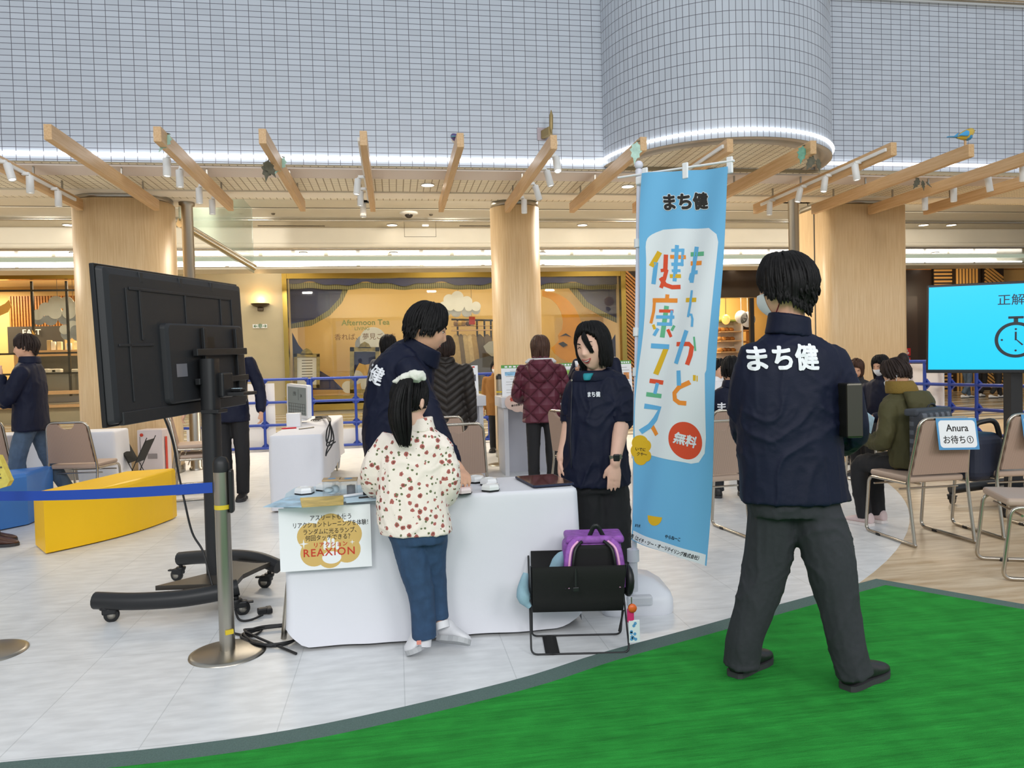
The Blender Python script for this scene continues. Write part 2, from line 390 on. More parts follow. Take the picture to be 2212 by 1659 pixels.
# ---- tiled upper storey: flat wall left and right, half-round drum between
YW = 8.5; ZB = PY(750, 357, YW).z; ZL = PY(750, 342, YW).z
dl, dr = PY(1303, 352, YW).x, None
DX, DRAD = dl + 1.36, 1.36
slab('wall_upper_left', M_tile, (-9, YW, ZB), (dl + .1, YW + .25, 9.5))
slab('wall_upper_right', M_tile, (dl + 1.0, YW, ZB + .03), (15, YW + .25, 5.62))
DCY = YW + .12
mb = MB(); uvl = mb.bm.loops.layers.uv.new('UV')
def drum(z0, z1, r, a0=PI, a1=2 * PI, n=64):
    vs = [[mb.bm.verts.new((DX + r * math.cos(a0 + (a1 - a0) * i / n), DCY + r * math.sin(a0 + (a1 - a0) * i / n), z)) for z in (z0, z1)] for i in range(n + 1)]
    for i in range(n):
        f = mb.bm.faces.new((vs[i][0], vs[i + 1][0], vs[i + 1][1], vs[i][1])); f.smooth = True
        for l, (u, v) in zip(f.loops, ((i, z0), (i + 1, z0), (i + 1, z1), (i, z1))): l[uvl].uv = (u / n * r * (a1 - a0) + 3, v)
ZD = ZB + .03
drum(ZD, 9.5, DRAD)
struct('wall_drum', mb, grid_mat('white_drum_tile', 'b6bdc7', '57555f', .0665, .121, .006, rough=.3, axes='UV'))
# rim ring and grille under the drum
mb = MB(); n = 48
arc = lambda r, z: [Vector((DX + r * math.cos(PI + PI * i / n), DCY + r * math.sin(PI + PI * i / n), z)) for i in range(n + 1)]
mb.ringsfaces([arc(DRAD - .001, ZD - .002), arc(DRAD - .05, ZD - .012), arc(DRAD - .06, ZD + .03), arc(DRAD - .13, ZD + .03), arc(DRAD - .14, ZD - .005), arc(DRAD - .24, ZD - .005)], closed=False, cap=False)
struct('trim_1', mb, mat('drum_rim_plaster', 'bdb3a6', .6))
mb = MB(); c = arc(DRAD - .2, ZD + .004); mb.poly(c)
struct('ceiling_drum', mb, M_grille)
# metal ledge with planting box above the right tiled wall
mb = MB(); mb.box2((dl + 2.5, YW - .04, 5.62), (15, YW + .3, 5.68)); mb.tube([(dl + 2.5, YW - .05, 5.70), (15, YW - .05, 5.70)], .045, 10)
struct('trim_2', mb, M_chrome)
slab('wall_upper_rear', mat('dark_glass_upper', '3d4348', .2), (dl + 2.5, YW + .6, 5.5), (15, YW + .7, 9.5))

XA, XB = -18.0, 28.0
Yat = lambda py, z: G(750, py, z).y
Z0 = ZB - .012; Z1 = 4.6
y1, y2, y3, y4, y5 = Yat(363, Z0), Yat(382, Z0), Yat(413, Z0), Yat(425, Z0), Yat(432, Z0)
slab('ceiling_1', M_grille, (XA, YW + .006, Z0), (XB, y5, Z0 + .1))
slab('trim_3', M_pinkband, (XA, y1 - .02, Z0 - .02), (XB, y2, Z0))
slab('trim_4', M_cream, (XA, y3, Z0 - .02), (XB, y4, Z0))
slab('trim_5', M_groove, (XA, y5, Z0 + .005), (XB, y5 + .03, Z0 + .09))
slab('ceiling_2', M_beige, (XA, y5 + .06, Z1), (XB, Yat(449, Z1), Z1 + .1)); slab('wall_soffit_end', M_beige, (XA, y5 + .02, Z0 + .02), (XB, y5 + .08, Z1 + .1))
slab('trim_6', M_groove, (XA, Yat(449, Z1), Z1 + .01), (XB, Yat(451.5, Z1), Z1 + .09))
Y470 = Yat(470, Z1); slab('ceiling_3', M_beige, (XA, Yat(451.5, Z1), Z1), (XB, Y470, Z1 + .1))
z478 = PY(750, 478, Y470).z
mb = MB(); mb.box2((XA, Y470, z478 + .015), (XB, Y470 + .03, Z1 + .1)); mb.tube([(XA, Y470, z478 + .02), (XB, Y470, z478 + .02)], .03, 10); struct('trim_7', mb, M_chrome)
Y492 = Yat(492, z478); slab('ceiling_4', M_gold, (XA, Y470 + .03, z478), (XB, Y492 + .1, z478 + .1))
zb = PY(750, 533, Y492).z
mb = MB(); mb.box2((XA, Y492, zb + .03), (XB, Y492 + .2, z478 + .09)); mb.tube([(XA, Y492 + .06, zb + .05), (XB, Y492 + .06, zb + .05)], .075, 12); struct('wall_bulkhead', mb, M_beige)
struct('trim_8', MB().tube([(XA, Y492 + .2, zb - .005), (XB, Y492 + .2, zb - .005)], .045, 10), M_chrome)
Y541, Y553 = Yat(541, zb), Yat(553, zb); slab('ceiling_5', M_gold, (XA, Y492 + .1, zb), (XB, Y553, zb + .1))
slab('wall_behind_bulkhead', M_beige, (XA, Y553, zb), (XB, Y553 + .1, 4.9))
slab('ceiling_6', M_cream, (XA, Y470, 4.8), (XB, 33, 4.95))
# fluorescent trough in front of the shop fronts
YT = 19.5; zt = lambda py: PY(750, py, YT).z
slab('wall_light_trough', M_cream, (XA, YT + .25, zt(575) + .05), (XB, YT + .35, 4.8))
slab('trim_9', M_glass_green, (XA, YT, zt(563)), (XB, YT + .03, zt(563) + .3))
slab('trim_10', M_chrome, (XA, YT - .02, zt(576)), (XB, YT + .25, zt(574.8)))
slab('ceiling_7', M_beige, (XA, YT, zt(576) - .05), (XB, YT + .9, zt(576) + .0))
k = 0
xs = PY(566, 566, YT).x
for row, (yy, off) in enumerate(((566.5, 0), (572.5, .8))):
    for i in range(-8, 18):
        x0 = xs + i * 1.6 + off
        if x0 < -11 or x0 > 17: continue
        t = MB().tube([(x0, YT + .12 - .05 * row, zt(yy)), (x0 + 1.5, YT + .12 - .05 * row, zt(yy))], .026, 8)
        o = obj('fluorescent_tube', t, mat('fluorescent_white', 'ffffff', emit=4.2), label='white fluorescent tube in the long twin row of tubes above the shop fronts', cat='light tube', group='fluorescent tubes above the shop fronts')
        k += 1

# ---- shop-front wall (passage far side)
YS = 22.4
zS = lambda py, px=980: PY(px, py, YS).z
xS = lambda px, py=720: PY(px, py, YS).x
ztop = 4.8; zw1, zw0 = zS(590), zS(846); zbase = 0
def wallpiece(name, m, px0, px1, z0, z1, d=.3): return slab(name, m, (xS(px0), YS, z0), (xS(px1), YS + d, z1))
wallpiece('wall_stone', M_stone, 370, 617, 0, ztop)
wallpiece('wall_over_window', M_beige, 617, 1352, zw1 + .1, ztop); wallpiece('wall_under_window', M_stone, 617, 1352, 0, zw0 - .25)
wallpiece('wall_over_shop', M_beige, -200, 370, zS(590, 100) + .1, ztop)
wallpiece('wall_over_bakery', M_bronze, 1374, 1930, zS(642, 1620), ztop); wallpiece('wall_dark_recess', M_darkdoor, 1700, 2016, 0, zS(583, 1970)); wallpiece('wall_over_recess', M_wooddk, 1700, 2400, zS(583, 1970), ztop)
slab('wall_shop_back', mat('warm_shop_wall', 'd9b878', .7), (XA, 26.2, 0), (xS(615), 26.3, ztop)); slab('wall_window_back', mat('warm_window_wall', 'c4a566', .7), (xS(612), 24.9, 0), (xS(1352), 25, ztop))
slab('wall_bakery_back', mat('bakery_wall', 'd8ae62', .7), (xS(1372), 25.2, 0), (XB, 25.3, ztop))
slab('floor_window', mat('window_deck', 'b89a6a', .5), (xS(624), YS + .3, zw0 - .15), (xS(1342), 24.9, zw0 - .03))
slab('wall_side', mat('warm_side_wall', 'd8c193', .7), (xS(612), YS, 0), (xS(612) + .1, 25, ztop)); slab('wall_side_right', MATS['warm_side_wall'], (xS(1352), YS + .3, 0), (xS(1352) + .1, 25.2, ztop))
slab('wall_far_left', MATS['warm_side_wall'], (XA, -3, 0), (XA + .1, 33, 5)); slab('wall_far_right', MATS['warm_side_wall'], (XB - .1, 9, 0), (XB, 33, 5))
slab('ceiling_shop', mat('shop_ceiling', 'd8c7a2', .7), (XA, YS + .3, zS(590) + .12), (XB, 26.3, zS(590) + .2))
# orange timber soffit over the right-hand shops
slab('ceiling_8', M_wooddk, (xS(1560), 19.9, zS(580, 1990) + .02), (XB, YS, zS(580, 1990) + .1))
# stone wall joints are fine pale lines; brass frame and sill of the display window
mb = MB()
for a, b, c, d in ((617, 1352, 586, 600), ):
    mb.box2((xS(a), YS - .12, zS(600)), (xS(b), YS + .1, zS(586)))
mb.box2((xS(614), YS - .14, zw0 - .05), (xS(624), YS + .1, zS(586))); mb.box2((xS(1341), YS - .14, zw0 - .05), (xS(1351), YS + .1, zS(584)))
mb.box2((xS(614), YS - .3, zw0 - .16), (xS(1351), YS + .25, zw0)); mb.box2((xS(614), YS - .12, zw0 - .42), (xS(1351), YS + .1, zw0 - .24))
struct('trim_11', mb, M_brass)
def glass():
    m = bpy.data.materials.new('window_glass'); m.use_nodes = True; nt = m.node_tree; nt.nodes.clear()
    o = nt.nodes.new('ShaderNodeOutputMaterial'); t = nt.nodes.new('ShaderNodeBsdfTransparent'); t.inputs[0].default_value = (.96, .97, .95, 1); g = nt.nodes.new('ShaderNodeBsdfGlossy'); g.inputs['Roughness'].default_value = .02
    mx = nt.nodes.new('ShaderNodeMixShader'); mx.inputs[0].default_value = .045; nt.links.new(t.outputs[0], mx.inputs[1]); nt.links.new(g.outputs[0], mx.inputs[2]); nt.links.new(mx.outputs[0], o.inputs[0]); return m
M_glass = glass()
slab('window_1', M_glass, (xS(623), YS + .02, zw0), (xS(1342), YS + .03, zS(598)))
slab('window_2', M_glass, (xS(-60), YS + .02, zS(858, 80)), (xS(370), YS + .03, zS(610, 100)))
# shop base on the left: timber counter front and ledges under window 2
mb = MB(); mb.box2((xS(-200), YS - .1, 0), (xS(370), YS + .3, zS(862, 100) - .12)); struct('wall_shop_base', mb, M_stone)
mb = MB()
for p0, p1 in ((852, 845), (880, 874)): mb.box2((xS(-200), YS - .35, zS(p0, 100)), (xS(370), YS + .1, zS(p1, 100)))
struct('trim_12', mb, M_beam)
mb = MB(); mb.box2((xS(-200), YS - .14, zS(604, 100)), (xS(370), YS + .1, zS(590, 100))); struct('trim_13', mb, M_brass)

# ---- timber-clad pillars
def pillar(name, pl, pr, ptop, pbase, depth, y, steel=True, round_=None):
    xl, xr = PY(pl, 700, y).x, PY(pr, 700, y).x; w_ = xr - xl; r = round_ or depth / 2
    poly = rrect(w_, depth, min(r, w_ / 2 - .001, depth / 2 - .001), 12); m = Matrix.Translation(((xl + xr) / 2, y + depth / 2 * 0 + .0, 0))
    zt_ = Z0 - .075
    struct(name, MB().prism(poly, m, zt_, smooth=True), M_wood)
    struct(name + '_band', MB().prism([(x * .97, yy * .97) for x, yy in poly], m @ Matrix.Translation((0, 0, zt_)), .09, smooth=True), M_steel)
    struct(name + '_foot', MB().prism([(x * 1.012, yy * 1.012) for x, yy in poly], m, .1, smooth=True), M_steel)
pillar('pillar_left', 172, 384, 0, 0, .9, 10.25, round_=.42)
pillar('pillar_middle', 1065, 1169, 0, 0, .62, 10.35)
pillar('pillar_right', 1754, 1925, 0, 0, .9, 10.3, round_=.16)
x = PY(1761, 700, 9.85).x; slab('trim_14', M_groove, (x, 9.845, 0), (x + .012, 9.86, Z0 - .08))
for nm, px, py in (('left', 425, 1015), ('right', 1722, 968)):
    p = G(px, py); slab('ceiling_pole_' + nm, M_cream, (p.x - .35, y5, Z0), (p.x + .45, p.y + .3, Z0 + .02)); struct('pole_' + nm, MB().lathe([(.09, 0), (.09, .03), (.072, .04), (.072, Z0 - .05), (.1, Z0 - .04), (.1, Z0)], (p.x, p.y, 0), 24), M_steel)
# hatch outline on the bulkhead
a, b = PY(873, 493, Y492).x, PY(941, 493, Y492).x; zz = PY(900, 512, Y492).z
mb = MB(); mb.box2((a, Y492 - .004, zz), (b, Y492, zz + .008)); mb.box2((a, Y492 - .004, zz), (a + .008, Y492, z478)); mb.box2((b, Y492 - .004, zz), (b + .008, Y492, z478)); struct('trim_15', mb, M_groove)
# glass smoke-screen with chrome lower rail running away from the left pole
gx = PY(388, 484, 10.62).x
mb = MB(); mb.box2((gx - .01, 10.62, PX(388, 484, gx).z), (gx + .01, PX(548, 580, gx).y, 4.58)); struct('window_3', mb, mat('greenish_glass', '9fb3a8', .1, alpha=.45))
mb = MB(); mb.tube([PX(388, 484, gx), PX(548, 580, gx)], .045, 10); mb.tube([PX(388, 476, gx), PX(552, 574, gx)], .03, 10); struct('trim_16', mb, M_chrome)
# ================================================================ PERGOLA BEAMS, LIGHTS, LEAVES, BIRDS
M_white = mat('white_enamel', 'e6e6e4', .4)
M_whitepl = mat('white_plastic', 'e9eaec', .35)
M_black = mat('black_plastic', '17181a', .45)
M_blackmetal = mat('black_powder_coat', '1d1e20', .42, bump=.05, bscale=300)
M_lens = mat('warm_lamp_lens', 'fff1dc', emit=9)
M_spotlens = mat('spot_lens', 'fff6ea', emit=5)
M_chair_tube = mat('chair_steel_tube', 'b9b2a6', .25, 1.0)
def ordn(i): return ['first', 'second', 'third', 'fourth', 'fifth', 'sixth', 'seventh', 'eighth', 'ninth', 'tenth', 'eleventh', 'twelfth', 'thirteenth', 'fourteenth'][i]
ZBM = 3.28; YN, YF = G(570, 310, ZBM).y, G(660, 457, ZBM).y
def bx(i): return -2.82 + .868 * i
special = {-1: 'pale wooden pergola beam at the far left edge with a white light track', 0: 'pale wooden pergola beam without lamps in front of the left timber pillar', 1: 'pale wooden pergola beam with four white spotlights just right of the left pillar',
           2: 'pale wooden pergola beam with leaf ornaments above the big black screen stand', 3: 'almost end-on pale wooden pergola beam with a cluster of white spotlights on its left', 4: 'pale wooden pergola beam with a purple bird on its near end',
           5: 'pale wooden pergola beam pointing at the middle pillar with spotlights on its right', 6: 'pale wooden pergola beam ending at the top of the banner pole', 7: 'pale wooden pergola beam with light track half hidden by the blue banner',
           8: 'pale wooden pergola beam with leaves below the round tiled drum', 9: 'pale wooden pergola beam with white light track right of the tiled drum', 10: 'pale wooden pergola beam carrying the blue and yellow bird', 11: 'pale wooden pergola beam reaching the right timber pillar, right of the bird beam', 12: 'pale wooden pergola beam in the far right corner'}
TRACK_Y = {}
for i in range(-1, 13):
    x = bx(i)
    o = obj('pergola_beam', MB().box2((x - .032, YN, ZBM), (x + .032, YF, ZBM + .13), .003), M_beam, label=special[i], cat='beam', group='pale wooden pergola beams under the tiled wall', kind='thing')
    for yy in (YW + .1, YF - .5): obj('hanger_rod', MB().box2((x - .008, yy, ZBM + .13), (x + .008, yy + .02, Z0)), M_steel, o)
    if i % 2:
        sd = -1 if i in (1, 3, 7, 9) else 1
        obj('light_track', MB().box2((x + sd * .032, YN + .06, ZBM + .055), (x + sd * .055, YF - .25, ZBM + .09), .003), M_white, o, label='white light track')
def spot(px, py, i, tilt, lab, bright=0.):
    sd = -1 if i in (1, 3, 7, 9) else 1
    x = bx(i) + sd * .11; p = PX(px, py, x)
    y = max(YN + .15, min(YF - .35, p.y)); top = Vector((x, y, ZBM + .05))
    d = Vector((tilt[0], tilt[1], -1)).normalized(); rot = d.to_track_quat('Z', 'Y').to_matrix()
    t = thing('track_spotlight', lab, 'spotlight', top, 0, 'white cylinder spotlights on the pergola beams')
    obj('bracket', MB().box2(top + Vector((-sd * .07, -.02, -.01)), top + Vector((sd * .0, .02, .02)), .003).tube([top, top + d * .03], .012), M_white, t)
    obj('housing', MB().lathe([(.001, .0), (.034, .0), (.036, .006), (.036, .165), (.031, .17), (.031, .15)], top + d * .02, 20, rot, cap=False), M_white, t)
    obj('lens', MB().lathe([(.001, .158), (.031, .158)], top + d * .02, 20, rot, cap=False), M_lens if bright > 1 else M_spotlens, t, label='glowing lens')
    if bright: lamp('track_spot_beam', 'SPOT', top + d * .2, 15 * bright, (1.0, .90, .76), top + d * 2, .035, spot=62, blend=.5)
W_ = 'white cylinder spotlight '
spot(15, 372, -1, (.35, -.2), W_ + 'at the far left picture edge, glowing towards us', 1); spot(65, 402, -1, (0, 0), W_ + 'second from the left edge on the leftmost beam'); spot(126, 428, -1, (0, 0), W_ + 'farthest in on the leftmost beam', 1)
spot(361, 356, 1, (0, -.08), W_ + 'nearest us on the beam right of the left pillar', 1); spot(388, 378, 1, (0, 0), W_ + 'second from the near end on the beam right of the left pillar'); spot(430, 411, 1, (0, 0), W_ + 'third from the near end on the beam right of the left pillar'); spot(458, 432, 1, (0, 0), W_ + 'farthest in on the beam right of the left pillar, brightly lit side')
spot(773, 357, 3, (-.12, -.1), W_ + 'nearest us in the cluster on the end-on beam', 1); spot(778, 384, 3, (-.04, 0), W_ + 'second in the cluster on the end-on beam'); spot(786, 411, 3, (0, 0), W_ + 'third in the cluster on the end-on beam'); spot(789, 436, 3, (0, 0), W_ + 'lowest and farthest in the cluster on the end-on beam', 1)
spot(1201, 357, 5, (0, -.5), W_ + 'glowing pink-white right of the middle beam near the bracket', 1.5); spot(1180, 386, 5, (.25, -.1), W_ + 'tilted right, second on the beam that points at the middle pillar'); spot(1155, 412, 5, (.3, 0), W_ + 'tilted right, third on the beam that points at the middle pillar'); spot(1132, 436, 5, (0, 0), W_ + 'in front of the middle pillar top')
spot(1384, 445, 7, (0, 0), W_ + 'beside the banner pole')
spot(1846, 362, 9, (.06, -.12), W_ + 'nearest us on the track beam right of the tiled drum', 1); spot(1783, 387, 9, (-.2, -.1), W_ + 'second on the track beam right of the tiled drum'); spot(1730, 409, 9, (-.25, 0), W_ + 'third on the track beam right of the tiled drum', 1); spot(1663, 435, 9, (-.05, 0), W_ + 'farthest in on the track beam right of the tiled drum')
spot(2210, 372, 11, (0, 0), W_ + 'cut by the right picture edge'); spot(2133, 396, 11, (.2, 0), W_ + 'second from the right picture edge', 1); spot(2060, 412, 11, (0, 0), W_ + 'third from the right picture edge'); spot(1998, 432, 11, (0, 0), W_ + 'right of the right pillar top', 1)
# LED strips
obj('led_strip', MB().box2((-9, YW - .03, ZL - .010), (dl, YW, ZL + .010), .005), M_led, label='straight white LED strip on the tiled wall left of the drum', cat='light strip')
mb = MB(); a = [Vector((DX + (DRAD + .012) * math.cos(PI + PI * i / 64), DCY + (DRAD + .012) * math.sin(PI + PI * i / 64), ZL + .03)) for i in range(65)]; mb.tube(a, .011, 8)
obj('led_strip', mb, M_led, label='curved white LED strip around the foot of the tiled drum', cat='light strip')
obj('led_strip', MB().box2((DX + 1.2, YW - .03, ZL + .025), (15, YW, ZL + .045), .005), M_led, label='straight white LED strip on the tiled wall right of the drum', cat='light strip')
# leaf ornaments
M_leaf = mat('green_leaf', '5f9a82', .45, noise_amt=.2, nscale=30); M_leafpale = mat('silvery_leaf', 'a9cdbd', .35, noise_amt=.15, nscale=30); M_leafdk = mat('dry_leaf', '5d5a48', .6, noise_amt=.2, nscale=30)
def leafpoly(L):
    pts = [(0, 0), (.12, -.10), (.34, -.16), (.28, -.28), (.42, -.38), (.26, -.50), (.30, -.66), (.13, -.72), (0, -1.0)]
    full = pts + [(-x, y) for x, y in reversed(pts[1:-1])]
    return [(x * L * .72, y * L * 1.1) for x, y in full]
def leaf(px, py, i, off, L, m, lab, n=1):
    x = bx(i) + off; p = PX(px, py, x); t = thing('leaf_ornament', lab, 'leaf ornament', p, 0, 'artificial leaves clipped to the pergola beams')
    sd = 1 if off > 0 else -1
    obj('clip', MB().tube([p, Vector((bx(i) + sd * .03, p.y + .01, p.z + .01))], .006, 6), M_leafdk, t)
    for k in range(n):
        mb = MB().prism(leafpoly(L * (1 - .15 * k)), Matrix.Translation(p + Vector((.03 * k * sd, -.015 * k, -.02 * k))) @ Matrix.Rotation(.35 - .7 * k + .2 * sd, 4, 'Y') @ Matrix.Rotation(PI / 2, 4, 'X') @ Matrix.Rotation(.4 * (k - .3), 4, 'Y'), .004)
        obj('leaf_blade', mb, m, t)
leaf(367, 290, 1, .055, .17, M_leafpale, 'pale silvery leaf on the near end of the second pergola beam')
leaf(615, 340, 2, .06, .19, M_leafpale, 'pale green leaf on the right face of the beam above the screen stand'); leaf(580, 345, 2, -.06, .2, M_leafdk, 'dark dry leaves on the left face of the beam above the screen stand', 2)
leaf(1376, 306, 6, -.06, .2, M_leafpale, 'silvery green leaf touching the top of the banner pole')
leaf(1734, 315, 8, -.06, .17, M_leaf, 'green leaf on the left face of the beam below the drum'); leaf(1758, 338, 8, .05, .15, M_leafdk, 'dark dry leaf under the beam below the drum', 2)
leaf(1985, 386, 10, .07, .13, M_leafdk, 'grey-green leaf cluster hanging under the bird beam', 3)
# two painted birds
def bird(px, py, i, lab, cols, face, s=1.0):
    base = Vector((bx(i), PX(px, py, bx(i)).y, ZBM + .13)); t = thing('bird_figure', lab, 'bird figure', base)
    R = Matrix.Rotation(face, 4, 'Z'); P_ = lambda x, y, z: base + R @ (Vector((x, y, z)) * s)
    rot = R
    obj('peg', MB().tube([base, P_(0, 0, .05)], .012), M_beam, t)
    mb = MB(); mb.tube([P_(-.09, 0, .075), P_(-.05, 0, .085), P_(0, 0, .095), P_(.04, 0, .115), P_(.075, 0, .14), P_(.09, 0, .15)], [.008 * s, .03 * s, .045 * s, .042 * s, .03 * s, .008 * s], 14)
    obj('body', mb, mat(cols[0], cols[0].split('_')[-1], .35), t)
    obj('breast', MB().ball(P_(.02, 0, .085), (.05 * s, .043 * s, .035 * s), 12, R), mat(cols[1], cols[1].split('_')[-1], .35), t)
    obj('head_patch', MB().ball(P_(.07, 0, .135), (.026 * s, .03 * s, .02 * s), 12, R), mat(cols[2], cols[2].split('_')[-1], .35), t)
    obj('beak', MB().tube([P_(.085, 0, .145), P_(.125, 0, .15)], [.008 * s, .001], 8), M_black, t)
    for sd in (1, -1): obj('wing', MB().tube([P_(.02, sd * .03, .115), P_(-.03, sd * .047, .10), P_(-.1, sd * .03, .085)], [.012 * s, .028 * s, .004 * s], 10, flat=((0, 1, 0), .35)), mat(cols[3], cols[3].split('_')[-1], .35), t)
    obj('tail', MB().tube([P_(-.07, 0, .082), P_(-.13, 0, .075), P_(-.2, 0, .07)], [.02 * s, .017 * s, .014 * s], 8, flat=((0, 0, 1), .3)), mat(cols[3], cols[3].split('_')[-1], .35), t)
bird(2085, 310, 10, 'blue, yellow and white bird figure on the right-hand pergola beam', ('bird_yellow_c9a93a', 'bird_blue_2f86b8', 'bird_white_e8e6e0', 'bird_cyan_3f9fd8'), 0.15, 1.15)
bird(985, 298, 4, 'purple and turquoise bird figure on the near end of the fifth pergola beam', ('bird_purple_4f3a78', 'bird_white_e8e6e0', 'bird_violet_3a2f66', 'bird_turq_5aa0b8'), 1.9, .9)
# bracket on the tiled wall
p = PY(1172, 290, YW); t = thing('wall_bracket', 'old metal floodlight bracket on the tiled wall above the middle pergola beams', 'bracket', p)
obj('plate', MB().box(p + Vector((0, -.006, 0)), (.13, .012, .145), .003), mat('weathered_plate', '9a8f93', .5, .6), t)
mb = MB(); mb.box(p + Vector((.03, -.09, -.01)), (.05, .17, .09), .004, Matrix.Rotation(.35, 3, 'Z')); mb.tube([p + Vector((.07, -.17, .22)), p + Vector((.07, -.17, .16)), p + Vector((.065, -.17, .02)), p + Vector((.065, -.17, -.03))], [.004, .022, .022, .006], 10)
obj('arm', mb, mat('tan_bracket', 'a08b5e', .45, .5), t)
# downlights, dome camera, small ceiling fixtures
def downlight(px, py, z, r, lab, e=True):
    p = G(px, py, z); t = thing('downlight', lab, 'downlight', p, 0, 'round recessed downlights')
    obj('trim_ring', MB().lathe([(r, 0), (r * 1.12, -.002), (r * 1.15, -.012), (r, -.01)], p, 24, cap=False), M_white, t); obj('lamp_disc', MB().lathe([(.001, -.006), (r, -.006)], p, 24, cap=False), M_lens, t)
downlight(924, 399, Z0, .075, 'lit round downlight in the grille soffit between the fourth and fifth beams'); downlight(1356, 402, Z0, .075, 'lit round downlight in the grille soffit left of the banner pole')
for px, lb in ((847, 'left of the hatch'), (1258, 'between the middle pillar and the banner'), (1995, 'right of the right pillar'), (2055, 'second right of the right pillar'), (148, 'at the far left')): downlight(px, 486, z478, .11, 'lit downlight in the upper gold strip ' + lb)
for px in (850, 655, 1395, 160, 2020, 1170): downlight(px, 546, zb, .09, 'lit downlight in the lower gold strip by the tubes, %s' % {850: 'above the display window', 655: 'above the wall sconce side', 1395: 'behind the banner', 160: 'left of the left pillar', 2020: 'above the right screen', 1170: 'right of the middle pillar'}[px])
downlight(1597, 579, zS(580, 1990) + .02, .11, 'lit downlight in the timber ceiling beside the standing man'); downlight(2008, 576, zS(580, 1990) + .02, .11, 'lit downlight in the timber ceiling above the right screen')
p = G(883, 459, Z1); t = thing('dome_camera', 'white dome security camera under the beige ceiling', 'camera', p)
obj('housing', MB().lathe([(.001, 0), (.19, 0), (.2, -.02), (.16, -.045), (.09, -.05)], p, 24, cap=False), M_white, t); obj('dome', MB().ball(p + Vector((0, 0, -.05)), (.09, .09, .075), 16), mat('smoked_dome', '2a2624', .08), t)
for px, py, z, nm, lb in ((931, 463, Z1, 'ceiling_sensor', 'small hook-shaped sensor right of the dome camera'), (590, 461, Z1, 'ceiling_sensor', 'tiny round detector on the beige ceiling above the screen stand'), (919, 487, z478, 'emergency_lamp', 'small rectangular lamp in the gold ceiling above the display window')):
    p = G(px, py, z); obj(nm, MB().lathe([(.001, -.03), (.03, -.03), (.045, 0)], p, 14, cap=False) if 'sensor' in nm else MB().box(p, (.14, .1, .02), .004), M_groove if 'sensor' in nm else M_led, label=lb, cat='ceiling fixture')
# gold ceiling slots (air vents)
for k, (a, b) in enumerate(((558, 702), (992, 1060))):
    p, q = G(a, 489, z478), G(b, 489, z478); obj('air_slot', MB().box2((p.x, p.y - .1, z478 - .004), (q.x, q.y, z478 + .001)), M_groove, label=['long dark air slot in the gold ceiling left of the hatch', 'dark air slot in the gold ceiling left of the middle pillar'][k], cat='air vent')

# ================================================================ BLUE FENCE
M_blue = mat('blue_fence_paint', '1f3f9c', .35)
def fence(p0, p1, ncol, lab, ztop=1.14, r=.022, closed=True):
    p0, p1 = Vector(p0), Vector(p1); t = thing('crowd_fence', lab, 'fence', p0, 0, 'blue modular crowd-control fences'); d = (p1 - p0); L = d.length; u = d.normalized()
    zs = [ztop - .36 * k for k in range(4)]
    P_ = lambda s, z: p0 + u * s + Vector((0, 0, z))
    for z in zs: obj('rail', MB().tube([P_(0, z), P_(L, z)], r, 8), M_blue, t)
    for k in range(ncol + 1):
        s = L * k / ncol; obj('post', MB().tube([P_(s, ztop), P_(s, ztop - 1.08 - .02)], r * (1.25 if k in (0, ncol) else 1), 8), M_blue, t)
        mb = MB()
        for z in zs:
            q = P_(s, z); a = .085; poly = [(a if s < L - .01 else 0, 0), (0, a if z < ztop - .01 else 0), (-a if s > .01 else 0, 0), (0, -a if z > zs[-1] + .01 else 0)]
            mb.prism(poly, frame(q - u.cross(Vector((0, 0, 1))) * .018, u, (0, 0, 1)), -.036)
        obj('gusset', mb, M_blue, t)
    for s in (.12, L - .12): obj('foot', MB().box(P_(s, .015), (.06, .5, .03), .006, math.atan2(u.y, u.x)), M_blue, t)
    return t
YFN = 12.3
fx = lambda px: PY(px, 870, YFN).x
fence((fx(372), YFN, 0), (fx(667), YFN, 0), 3, 'blue fence panel left of the white monitor, behind the standing staff member')
fence((fx(673), YFN, 0), (fx(955), YFN, 0), 3, 'blue fence panel right of the white monitor, behind the leaning man')
fence((fx(961), YFN, 0), (fx(1240), YFN, 0), 3, 'blue fence panel behind the two white counters')
fence((fx(1440), YFN, 0), (fx(1750), YFN, 0), 3, 'blue fence panel behind the blue banner')
q0, q1 = PD(1947, 785, 12.4), PD(2240, 785, 10.2); q0.z = q1.z = 0
fence(q0, q1, 5, 'blue fence panel behind the right-hand screen', 1.16, .026)
for a, b, c, d, y, lb in ((540, 592, 828, 978, YFN + .12, 'white board behind the blue fence beside the standing staff member'), (672, 960, 918, 978, YFN + .12, 'low white board behind the blue fence right of the monitor'), (405, 520, 918, 985, YFN + .12, 'low white board behind the fence left of the standing staff member')):
    p, q = PY(a, d, y), PY(b, c, y); obj('white_board', MB().box2((p.x, y, max(.0, p.z)), (q.x, y + .03, q.z)), M_whitepl, label=lb, cat='board')
p0, p1 = PD(1968, 785, 12.35), PD(2058, 785, 11.7); z1_ = 1.3 - 4 / 140; ang = math.atan2(p1.y - p0.y, p1.x - p0.x)
obj('white_board', MB().box(Vector(((p0.x + p1.x) / 2, (p0.y + p1.y) / 2 + .22, .56)), ((p1 - p0).length * 1.05, .03, 1.12), 0, ang), M_whitepl, label='white board hung behind the blue fence below the right screen', cat='board')
